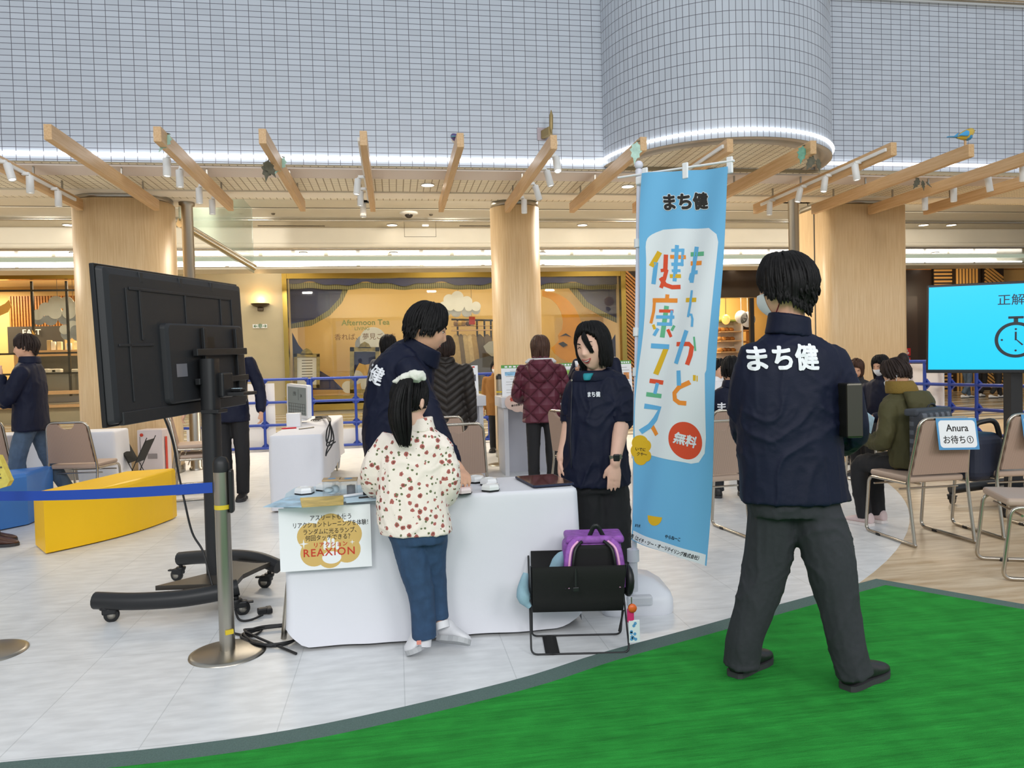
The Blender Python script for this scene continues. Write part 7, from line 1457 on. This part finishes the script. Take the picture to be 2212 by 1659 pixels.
def f():
    o = p4.o; M = p4.M; hair(M, o, M_hairk, front=42, side=78, back=110, tail=.02, nl=380, scale=1.17, puff=.02, bob=-.108, bobw=1.02, seed=21, part=.3, lr=.006)
    fr_ = MB(); R = random.Random(3)
    for i in range(7):
        x0 = -.006 + .004 * i * .5; pts = [M @ Vector((x0 - .01, .075, .098)), M @ Vector((-.006 - .0042 * i, .098, .07)), M @ Vector((-.018 - .0045 * i, .103, .035)), M @ Vector((-.032 - .0035 * i, .098 - .002 * i, .0 - .003 * i)), M @ Vector((-.036 - .0025 * i, .092 - .002 * i, -.02 - R.uniform(0, .01)))]; fr_.tube(catmull(pts, 3), [.002, .003, .004, .0045, .0045, .0045, .004, .004, .0035, .003, .002, .0015, .001], 6)
    obj('fringe', fr_, M_hairk, o); facebits(M, o, eyes=False, smile=1)
    cf_ = Fz(); cf_.loft([p4.ring(1286, 824, 54, .10), p4.ring(1284, 811, 50, .10), p4.ring(1284, 800, 45, .092)], 3); obj('collar', cf_.done(.007, 2), M_navy, o)
    sf_ = Fz(); sf_.loft([p4.ring(1268, 822, 7, .02, -.10), p4.ring(1269, 813, 10, .025, -.095), p4.ring(1272, 806, 12, .03, -.08)], 3); obj('shirt', sf_.done(.006, 2), mat('teal_shirt', '1f8f9c', .7), o, label='teal shirt at the neck')
    tm = textmesh('まち健', .03, frame(J(1283, 853, -.14), RT + FW * .1, UP), 0, .03, sx=.8); obj('lettering', project_text(sj, tm, FW), M_white_text, o, label='white chest lettering')
    bm = bmesh.new(); bm.from_mesh(sj); bv = BVHTree.FromBMesh(bm); bm.free(); zp = []
    for i in range(14):
        a = J(1257 - 6 * math.sin(i / 13 * 2.2), 828 + i * 16.5, -.6); h = bv.ray_cast(a, FW)
        if h[0] is not None: zp.append(h[0] - FW * .002)
    obj('zip', MB().tube(zp, .0035, 6), mat('zip_navy', '0f1524', .4), o); obj('zip_pull', MB().ball(zp[0], .008, 8), M_steel, o)
    cu = MB()
    for (x, y, d_, r_) in ((1344, 906, -.085, .069), (1234, 906, .02, .062)): cu.tube([J(x, y - 8, d_), J(x, y + 3, d_)], r_, 16); 
    obj('rolled_cuff', cu, M_navy, o)
    wp_ = J(1330, 987, -.187); wt = obj('wristwatch', MB().tube([wp_ - UP * .012 + RT * .002, wp_ + UP * .012 - RT * .002], .034, 18), mat('olive_strap', '6d7060', .7), o); obj('watch_face', MB().box(wp_ - FW * .034, (.034, .014, .038), .006, -YAW), M_tvdark, wt)
    for x in (1276, 1330): q = Vector((J(x, 1200).x, J(x, 1200).y, 0)); shoe(o, q + FW * .08, q - FW * .17 - RT * .03)
p4.add(f); p4.build()
# ================================================================ OTHER PEOPLE (standard proportions, posed one by one)
M_pupcoat = mat('dark_brown_down_coat', '231c17', .6, bump=.3, bscale=20); M_burg = mat('burgundy_quilted_jacket', '5e2133', .55); M_olive = mat('olive_parka', '474324', .8, noise_amt=.1, nscale=9, bump=.3, bscale=20); M_tan_coat = mat('tan_child_coat', '94662f', .8, bump=.2, bscale=30)
def quilt():
    m = M_burg; tc = node(m, 'ShaderNodeTexCoord'); sp = node(m, 'ShaderNodeSeparateXYZ'); link(m, tc.outputs['Object'], sp.inputs[0]); hs = []
    for sg in (1, -1):
        q = mathn(m, 'FRACT', mathn(m, 'MULTIPLY', mathn(m, 'ADD', sp.outputs['X'], mathn(m, 'MULTIPLY', sp.outputs['Z'], sg * 1.0)), 6.2)); hs.append(mathn(m, 'ABSOLUTE', mathn(m, 'SUBTRACT', q, .5)))
    h = mathn(m, 'MINIMUM', mathn(m, 'SUBTRACT', .5, hs[0]), mathn(m, 'SUBTRACT', .5, hs[1])); h = mathn(m, 'POWER', mathn(m, 'MULTIPLY', h, 2), .4)
    bp = node(m, 'ShaderNodeBump'); bp.inputs['Strength'].default_value = .9; bp.inputs['Distance'].default_value = .05; link(m, h, bp.inputs['Height']); link(m, bp.outputs[0], bsdf(m).inputs['Normal'])
    m2 = M_pupcoat; tc = node(m2, 'ShaderNodeTexCoord'); sp = node(m2, 'ShaderNodeSeparateXYZ'); link(m2, tc.outputs['Object'], sp.inputs[0]); xx = mathn(m2, 'ABSOLUTE', mathn(m2, 'SUBTRACT', sp.outputs['X'], PD(962, 830, 7.0).x)); q = mathn(m2, 'FRACT', mathn(m2, 'MULTIPLY', mathn(m2, 'SUBTRACT', sp.outputs['Z'], mathn(m2, 'MULTIPLY', xx, .7)), 15)); h = mathn(m2, 'POWER', mathn(m2, 'SINE', mathn(m2, 'MULTIPLY', q, PI)), .4)
    bp = node(m2, 'ShaderNodeBump'); bp.inputs['Strength'].default_value = .9; bp.inputs['Distance'].default_value = .03; link(m2, h, bp.inputs['Height']); link(m2, bp.outputs[0], bsdf(m2).inputs['Normal'])
quilt()
def std(label, px, d, H, a, top, bot, hairm, hstyle=None, arms=None, legs=None, hem=.78, seat=None, lean=0., skin=None, vox=.011, face=True, mask=False, headyaw=None, pitch=4, shoes=None, wide=1., hands_=True, topname='jacket', botname='trousers', hood=False, curl=.4, group=None, wr=.006, foot=True):
    """a person standing (or seated at height seat) at pixel column px, distance d, facing a"""
    k = H / 1.7; b0 = PD(px, 785, d); b0 = Vector((b0.x, b0.y, 0)); f = facedir(a); r = f.cross(UP).normalized(); dz = 0 if seat is None else (seat + .10) / k - .92
    def W(x, y, z, lo=False): return b0 + r * x * k + f * ((y + (0 if lo else lean * max(0, z - .9))) * k) + UP * ((z + (0 if lo else dz)) * k)
    p = Person(label, d, skin or M_skin, group, vox); p.W = W; p.k = k
    hc_ = W(0, .02, 1.575); p.M = headM(hc_, a if headyaw is None else headyaw, pitch, 0, .226 * k ** .6 / .228); headpart(p.body, p.M, True, True); p.body.limb([p.M @ Vector((0, -.012, -.05)), W(0, -.005, 1.38)], [.052 * k, .058 * k])
    R_ = lambda z, hw, hd, y=0: (W(0, y, z), r * hw * k * wide, f * hd * k * wide)
    zh = hem
    rings = [R_(1.445, .085, .07, -.005), R_(1.42, .135, .085, -.005), R_(1.37, .185, .10), R_(1.22, .185, .12), R_(1.05, .175, .12), R_(.93, .185, .125)] + ([R_(zh, .195, .13)] if zh < .88 else [R_(zh - .02, .185, .125)])
    A = arms or [[(-.205, 0, 1.36), (-.245, -.03, 1.10), (-.25, .04, .87)], [(.205, 0, 1.36), (.245, -.03, 1.10), (.25, .04, .87)]]
    limbs = []
    for arm in A:
        q = [W(*t) for t in arm]; limbs.append((q, [.066 * k * wide, .058 * k * wide, .048 * k * wide][:len(q)] if len(q) == 3 else [.066 * k, .06 * k, .054 * k, .048 * k]))
        if hands_:
            dd = (q[-1] - q[-2]).normalized(); s = 1 if arm[0][0] > 0 else -1; p.body.limb([q[-1] - dd * .05, q[-1] + dd * .035], [.029 * k, .026 * k]); hand(p.body, q[-1] + dd * .035 * k, dd, r * s + f * .15, f, .95 * k, curl, .04)
    p.wear(topname, top, rings, limbs, vox=max(.010, vox), wr=wr, inner=.6)
    L = legs or [[(-.09, 0, .86), (-.10, .01, .48), (-.10, -.01, .06)], [(.09, 0, .86), (.10, .01, .48), (.10, -.01, .06)]]
    ll = []
    for leg in L: q = [W(*leg[0])] + [W(*t, lo=seat is not None) for t in leg[1:]]; ll.append((q, [.092 * k, .072 * k, .06 * k] if len(q) == 3 else [.09 * k, .085 * k, .075 * k, .06 * k][:len(q)]))
    p.wear(botname, bot, [R_(.98, .16, .11), R_(.90, .165, .115), R_(.84, .15, .11)], ll, vox=max(.010, vox), wr=.005, inner=.6)
    def fin():
        o = p.o; hs = dict(front=50, side=92, back=130, tail=.02, nl=80, scale=1.11, puff=.04, seed=int(px) % 97); hs.update(hstyle or {}); hair(p.M, o, hairm, **hs)
        if face and not mask: facebits(p.M, o)
        if mask: maskbit(p.M, o); facebits(p.M, o) if face else None
        cf_ = Fz(); cf_.loft([R_(1.43, .095, .085, -.01), R_(1.47, .085, .08, -.01), R_(1.50, .078, .075, -.01)], 3); obj('collar', cf_.done(.01, 2), top, o)
        if hood: hf = Fz(); hf.loft([(W(0, -.12, 1.46), r * .12 * k, f * .07 * k), (W(0, -.145, 1.38), r * .15 * k, f * .065 * k), (W(0, -.14, 1.27), r * .11 * k, f * .045 * k), (W(0, -.13, 1.21), r * .05 * k, f * .02 * k)], 3); obj('hood', hf.done(.010, 3, .005, 3, 12), top, o)
        if foot:
            for leg in L: e = W(*leg[-1], lo=seat is not None); e = Vector((e.x, e.y, max(0., e.z - .10 * k))); e.z = 0.003 if e.z < .05 else e.z; sm = shoes or (M_shoek, M_sole); shoe(o, e - f * .07 * k, e + f * .19 * k, sm[0], sm[1], .085)
    p.add(fin); p.build(); return p
# 5 staff member behind the left screen
std('person in navy jacket and black trousers standing behind the left screen, head hidden by it', 492, 7.5, 1.72, 172, M_navy, M_pantk, M_hairk, arms=[[(-.205, 0, 1.36), (-.29, -.02, 1.10), (-.31, .05, .90)], [(.205, 0, 1.36), (.30, .02, 1.12), (.37, .10, .93)]], curl=.6, legs=[[(-.09, 0, .86), (-.11, .01, .48), (-.10, -.01, .06)], [(.09, 0, .86), (.06, .01, .48), (.05, -.01, .06)]])
# 6 young man in jeans at the left edge, hand at his chin
pj = std('young man in navy jacket and jeans at the left edge, hand raised to his chin', 62, 7.0, 1.68, -103, M_navy, M_jeansl, M_hairdb, dict(fringe=.05, tail=.02, puff=.06, side=82, back=118), arms=[[(-.19, .0, 1.34), (-.23, .12, 1.09), (-.14, .19, 1.29)], [(.19, 0, 1.34), (.22, .08, 1.10), (.1, .26, 1.06)]], legs=[[(-.08, 0, .86), (-.09, .10, .50), (-.09, .02, .06)], [(.08, -.02, .86), (.09, -.12, .48), (.09, -.30, .14)]], wide=1.12, hem=.80, vox=.008)
wq = pj.W(-.15, .18, 1.25); obj('wristwatch', MB().tube([wq, wq + (pj.W(-.14, .19, 1.29) - wq).normalized() * .02], .042, 14), M_black, pj.o)
# 7 person cut by the left edge: only a dark trouser leg, a brown shoe and a yellow bag show
std('person cut off by the left edge, only a dark trouser leg and brown shoe showing', -76, 5.75, 1.62, 80, mat('mustard_top', 'b8973e', .8), mat('dark_brown_trousers', '2e2320', .85), M_hairk, shoes=(mat('brown_leather_shoe', '4a2c20', .4), M_sole), legs=[[(-.09, 0, .86), (-.10, .05, .48), (-.1, .09, .06)], [(.09, 0, .86), (.10, .14, .48), (.10, .19, .06)]])
q = PD(8, 1020, 5.6); tg = thing('tote_bag', 'pale yellow patterned bag at the left edge beside the blue bench', 'bag', q); obj('pouch', MB().prism([(p_.x, p_.y) for p_ in (Vector((-.10, .14)), Vector((.0, .13)), Vector((.075, -.06)), Vector((.05, -.10)), Vector((-.06, -.13)), Vector((-.14, -.08)))], frame(q, RT, UP), .05), mat('yellow_print_cotton', 'd9c95f', .8, noise_amt=.1, nscale=30), tg)
mb = MB()
for i in range(9): mb.box(q + RT * rnd.uniform(-.08, .04) + UP * rnd.uniform(-.09, .1) - FW * .051, (.016, .004, .012), 0, -YAW)
obj('motifs', mb, M_leafdk, tg)
# 8, 9 two women at the counters, seen from behind
std('woman in long dark brown quilted coat standing at the left white counter, back to us', 963, 7.0, 1.56, 4, M_pupcoat, M_pantk, M_hairdb, dict(bob=-.06), hem=.52, wide=1.12, vox=.009, wr=.004)
pm = std('woman in burgundy quilted jacket standing at the right white counter, back to us', 1168, 7.4, 1.55, 2, M_burg, M_pantk, M_hairb, dict(bob=-.125, nl=150, scale=1.14, side=95, lr=.011), arms=[[(-.20, 0, 1.34), (-.27, .06, 1.08), (-.20, .27, 1.02)], [(.20, 0, 1.34), (.27, .06, 1.08), (.20, .27, 1.02)]], hem=.78, wide=1.12, hood=True, vox=.009, wr=.004)
ln_ = Fz(); ln_.loft([(pm.W(0, -.06, 1.475), RT * .12, FW * .07), (pm.W(0, -.085, 1.44), RT * .155, FW * .075), (pm.W(0, -.08, 1.42), RT * .15, FW * .07)], 3); obj('hood_lining', ln_.done(.009, 2), mat('checked_grey_lining', 'c3c3c4', .85, noise_amt=.1, nscale=40), pm.o, label='pale grey checked hood lining')
# 10 child in tan coat beyond the middle pillar
std('child in tan coat with dark backpack straps half hidden behind the middle pillar', 1072, 11.0, 1.33, 190, M_tan_coat, M_pantk, M_hairk, mask=True, hem=.7, wide=1.15)
# 11 staff seated behind the banner, and a person beyond
ps = std('seated staff member in navy jacket half hidden between the banner and the standing man', 1580, 6.6, 1.66, 12, M_navy, M_pantg, M_hairk, seat=.44, legs=[[(-.09, .0, .86), (-.12, .38, .46), (-.12, .36, .06)], [(.09, 0, .86), (.12, .38, .46), (.12, .36, .06)]], arms=[[(-.20, 0, 1.34), (-.25, .04, 1.1), (-.16, .28, 1.05)], [(.20, 0, 1.34), (.25, .04, 1.1), (.16, .28, 1.05)]], pitch=12)
obj('lettering', textmesh('まち健', .10, frame(ps.W(-.0, -.128, 1.25), facedir(12).cross(UP), UP), .004, .02), M_white_text, ps.o, label='white lettering on the back')
p = PD(1572, 785, 6.55); chair((p.x - .02, p.y - .02), -.2, 'beige chair under the seated staff member behind the banner')
std('dark-haired person with white collar seated beyond the banner edge', 1548, 8.6, 1.62, 150, M_whitepl, M_pantk, M_hairk, seat=.44, legs=[[(-.09, .0, .86), (-.12, .38, .46), (-.12, .36, .06)], [(.09, 0, .86), (.12, .38, .46), (.12, .36, .06)]], arms=[[(-.20, 0, 1.34), (-.25, .04, 1.1), (-.16, .28, 1.05)], [(.20, 0, 1.34), (.25, .04, 1.1), (.16, .28, 1.05)]])
p = PD(1548, 785, 8.6); chair((p.x, p.y), -2.7, 'beige chair hidden beyond the banner edge under the white-collared person')
# 12 seated woman in the olive parka reading a leaflet
SL = [[(-.09, .0, .86), (-.11, .20, .52), (-.11, .40, .48), (-.10, .36, .06)], [(.09, 0, .86), (.10, .20, .52), (.10, .40, .48), (.08, .37, .06)]]
po = std('woman in olive parka and white mask seated on the signed chair reading a leaflet', 1970, 5.42, 1.56, -28, M_olive, M_pantk, M_hairdb, dict(bob=None, tail=.01, back=112, puff=.1), seat=.43, legs=SL, arms=[[(-.19, .0, 1.33), (-.25, .05, 1.06), (-.15, .30, 1.08)], [(.19, 0, 1.33), (.24, .05, 1.06), (.05, .32, 1.06)]], lean=.16, pitch=24, headyaw=-42, mask=True, face=False, wide=1.12, hood=True, shoes=(mat('pale_pink_shoe', 'dcc6c4', .7), mat('pale_sole', 'e4dcd8', .7)), hem=.88, vox=.009, topname='parka', wr=.009)
obj('hair_bun', MB().ball(po.M @ Vector((.02, -.085, .10)), (.04, .045, .055), 14), M_hairdb, po.o)
sc2 = Fz(); sc2.loft([(po.W(0, .0, 1.44), RT * .112, FW * .10), (po.W(0, .0, 1.49), RT * .108, FW * .10), (po.W(0, .01, 1.54), RT * .092, FW * .088)], 3); obj('knit_collar', sc2.done(.009, 2), mat('mustard_knit', '7d6428', .9, bump=.5, bscale=120), po.o, label='mustard knitted collar')
a, b, c, d = (po.W(*q_) for q_ in ((-.20, .42, 1.28), (.06, .42, 1.29), (.12, .37, 1.22), (-.10, .30, 1.02))); t = obj('leaflet', MB().poly([a, b, c, d]).poly([x + FW * .003 for x in (d, c, b, a)]), mat('leaflet_print', 'c6dfe8', .55, noise_amt=.18, nscale=25), label='pale blue printed leaflet held by the woman in the olive parka', cat='leaflet')
M_check = grid_mat('grey_check_canvas', '54585f', '34373d', .06, .06, .03, .7, 'XZ', .3, 0)
bk_ = thing('backpack', 'grey checked backpack worn by the woman in the olive parka', 'backpack', po.W(.02, -.2, 1.1)); ff = facedir(-28); rr = ff.cross(UP); bz = math.atan2(rr.y, rr.x)
obj('body', MB().box(po.W(-.07, -.225, 1.09), (.34, .13, .42), .04, bz, 4), M_check, bk_); obj('top_flap', MB().box(po.W(-.05, -.225, 1.31), (.40, .10, .05), .015, bz), mat('dark_grey_canvas', '3d4148', .7), bk_)
obj('front_strap', MB().box(po.W(-.07, -.298, 1.06), (.32, .008, .02), .002, bz), M_black, bk_); obj('strap', MB().tube(catmull([po.W(-.20, -.292, 1.28), po.W(-.17, -.30, 1.16), po.W(-.12, -.295, 1.07)], 4), .009, 6), M_black, bk_); obj('carry_loop', MB().tube(fillet([po.W(-.04, -.2, 1.28), po.W(.0, -.2, 1.36), po.W(.08, -.2, 1.36), po.W(.10, -.2, 1.28)], .05), .01, 6), M_black, bk_)
# 13 masked woman with long black hair, 14 person beside her
std('masked woman with long black hair and navy top seated facing left by the right pillar', 1905, 8.2, 1.60, 238, M_navy, M_pantk, M_hairk, dict(bob=-.20, nl=120), seat=.44, legs=SL, arms=[[(-.19, .0, 1.33), (-.22, .05, 1.06), (-.1, .30, 1.02)], [(.19, 0, 1.33), (.22, .05, 1.06), (.1, .30, 1.02)]], mask=True, pitch=14)
p = PD(1905, 785, 8.2); chair((p.x, p.y), -math.radians(238) - YAW, 'beige chair under the masked woman with long black hair')
std('brown-haired person with bowed head seated just right of the standing man', 1850, 9.2, 1.56, 205, mat('grey_black_top', '2b2b2f', .8), M_pantk, M_hairb, dict(bob=-.10), seat=.42, legs=SL, arms=[[(-.19, .0, 1.33), (-.22, .05, 1.06), (-.1, .30, 1.02)], [(.19, 0, 1.33), (.22, .05, 1.06), (.1, .30, 1.02)]], pitch=28, lean=.25)
p = PD(1850, 785, 9.2); chair((p.x, p.y), -math.radians(205) - YAW, 'beige chair under the bowed brown-haired person')
# 15 dark-haired person beyond the leaning man, 17 person with raised hand behind the smiling woman
std('dark-haired person standing behind the leaning man, only the hair showing', 838, 8.8, 1.66, 30, mat('grey_coat', '4a4a50', .8), M_pantk, M_hairk, dict(bob=-.1))
std('person behind the smiling woman, raised hand holding something white beside her face', 1288, 7.6, 1.62, 200, M_navy, M_pantk, M_hairk, arms=[[(-.20, 0, 1.34), (-.24, .04, 1.1), (-.22, .1, .9)], [(.20, 0, 1.34), (.27, .08, 1.12), (.17, .20, 1.26)]])
q = PD(1247, 786, 7.4); obj('white_cup', MB().lathe([(.001, -.03), (.02, -.03), (.026, .03), (.022, .03), (.018, -.02)], q, 14, cap=False), M_whitepl, label='small white cup in the raised hand beside the smiling face', cat='cup')
# 16 passers-by seen only as legs below the right screen
for px, dd, H, a, bm_, lb in ((2088, 21.0, 1.68, 80, M_jeansl, 'passer-by in jeans and white shoes far behind the right screen'), (2120, 21.4, 1.6, 60, M_pantk, 'passer-by in black trousers far behind the right screen, left of two'), (2153, 20.6, 1.66, 95, M_pantk, 'passer-by in black trousers striding far behind the right screen, next to the post')):
    std(lb, px, dd, H, a, mat('pale_coat', 'b9b2a8', .8), bm_, M_hairk, vox=.02, face=False, shoes=(M_shoew, M_sole), legs=[[(-.08, 0, .86), (-.09, .08, .48), (-.09, .14, .06)], [(.08, 0, .86), (.09, .0, .48), (.09, -.2, .14)]])
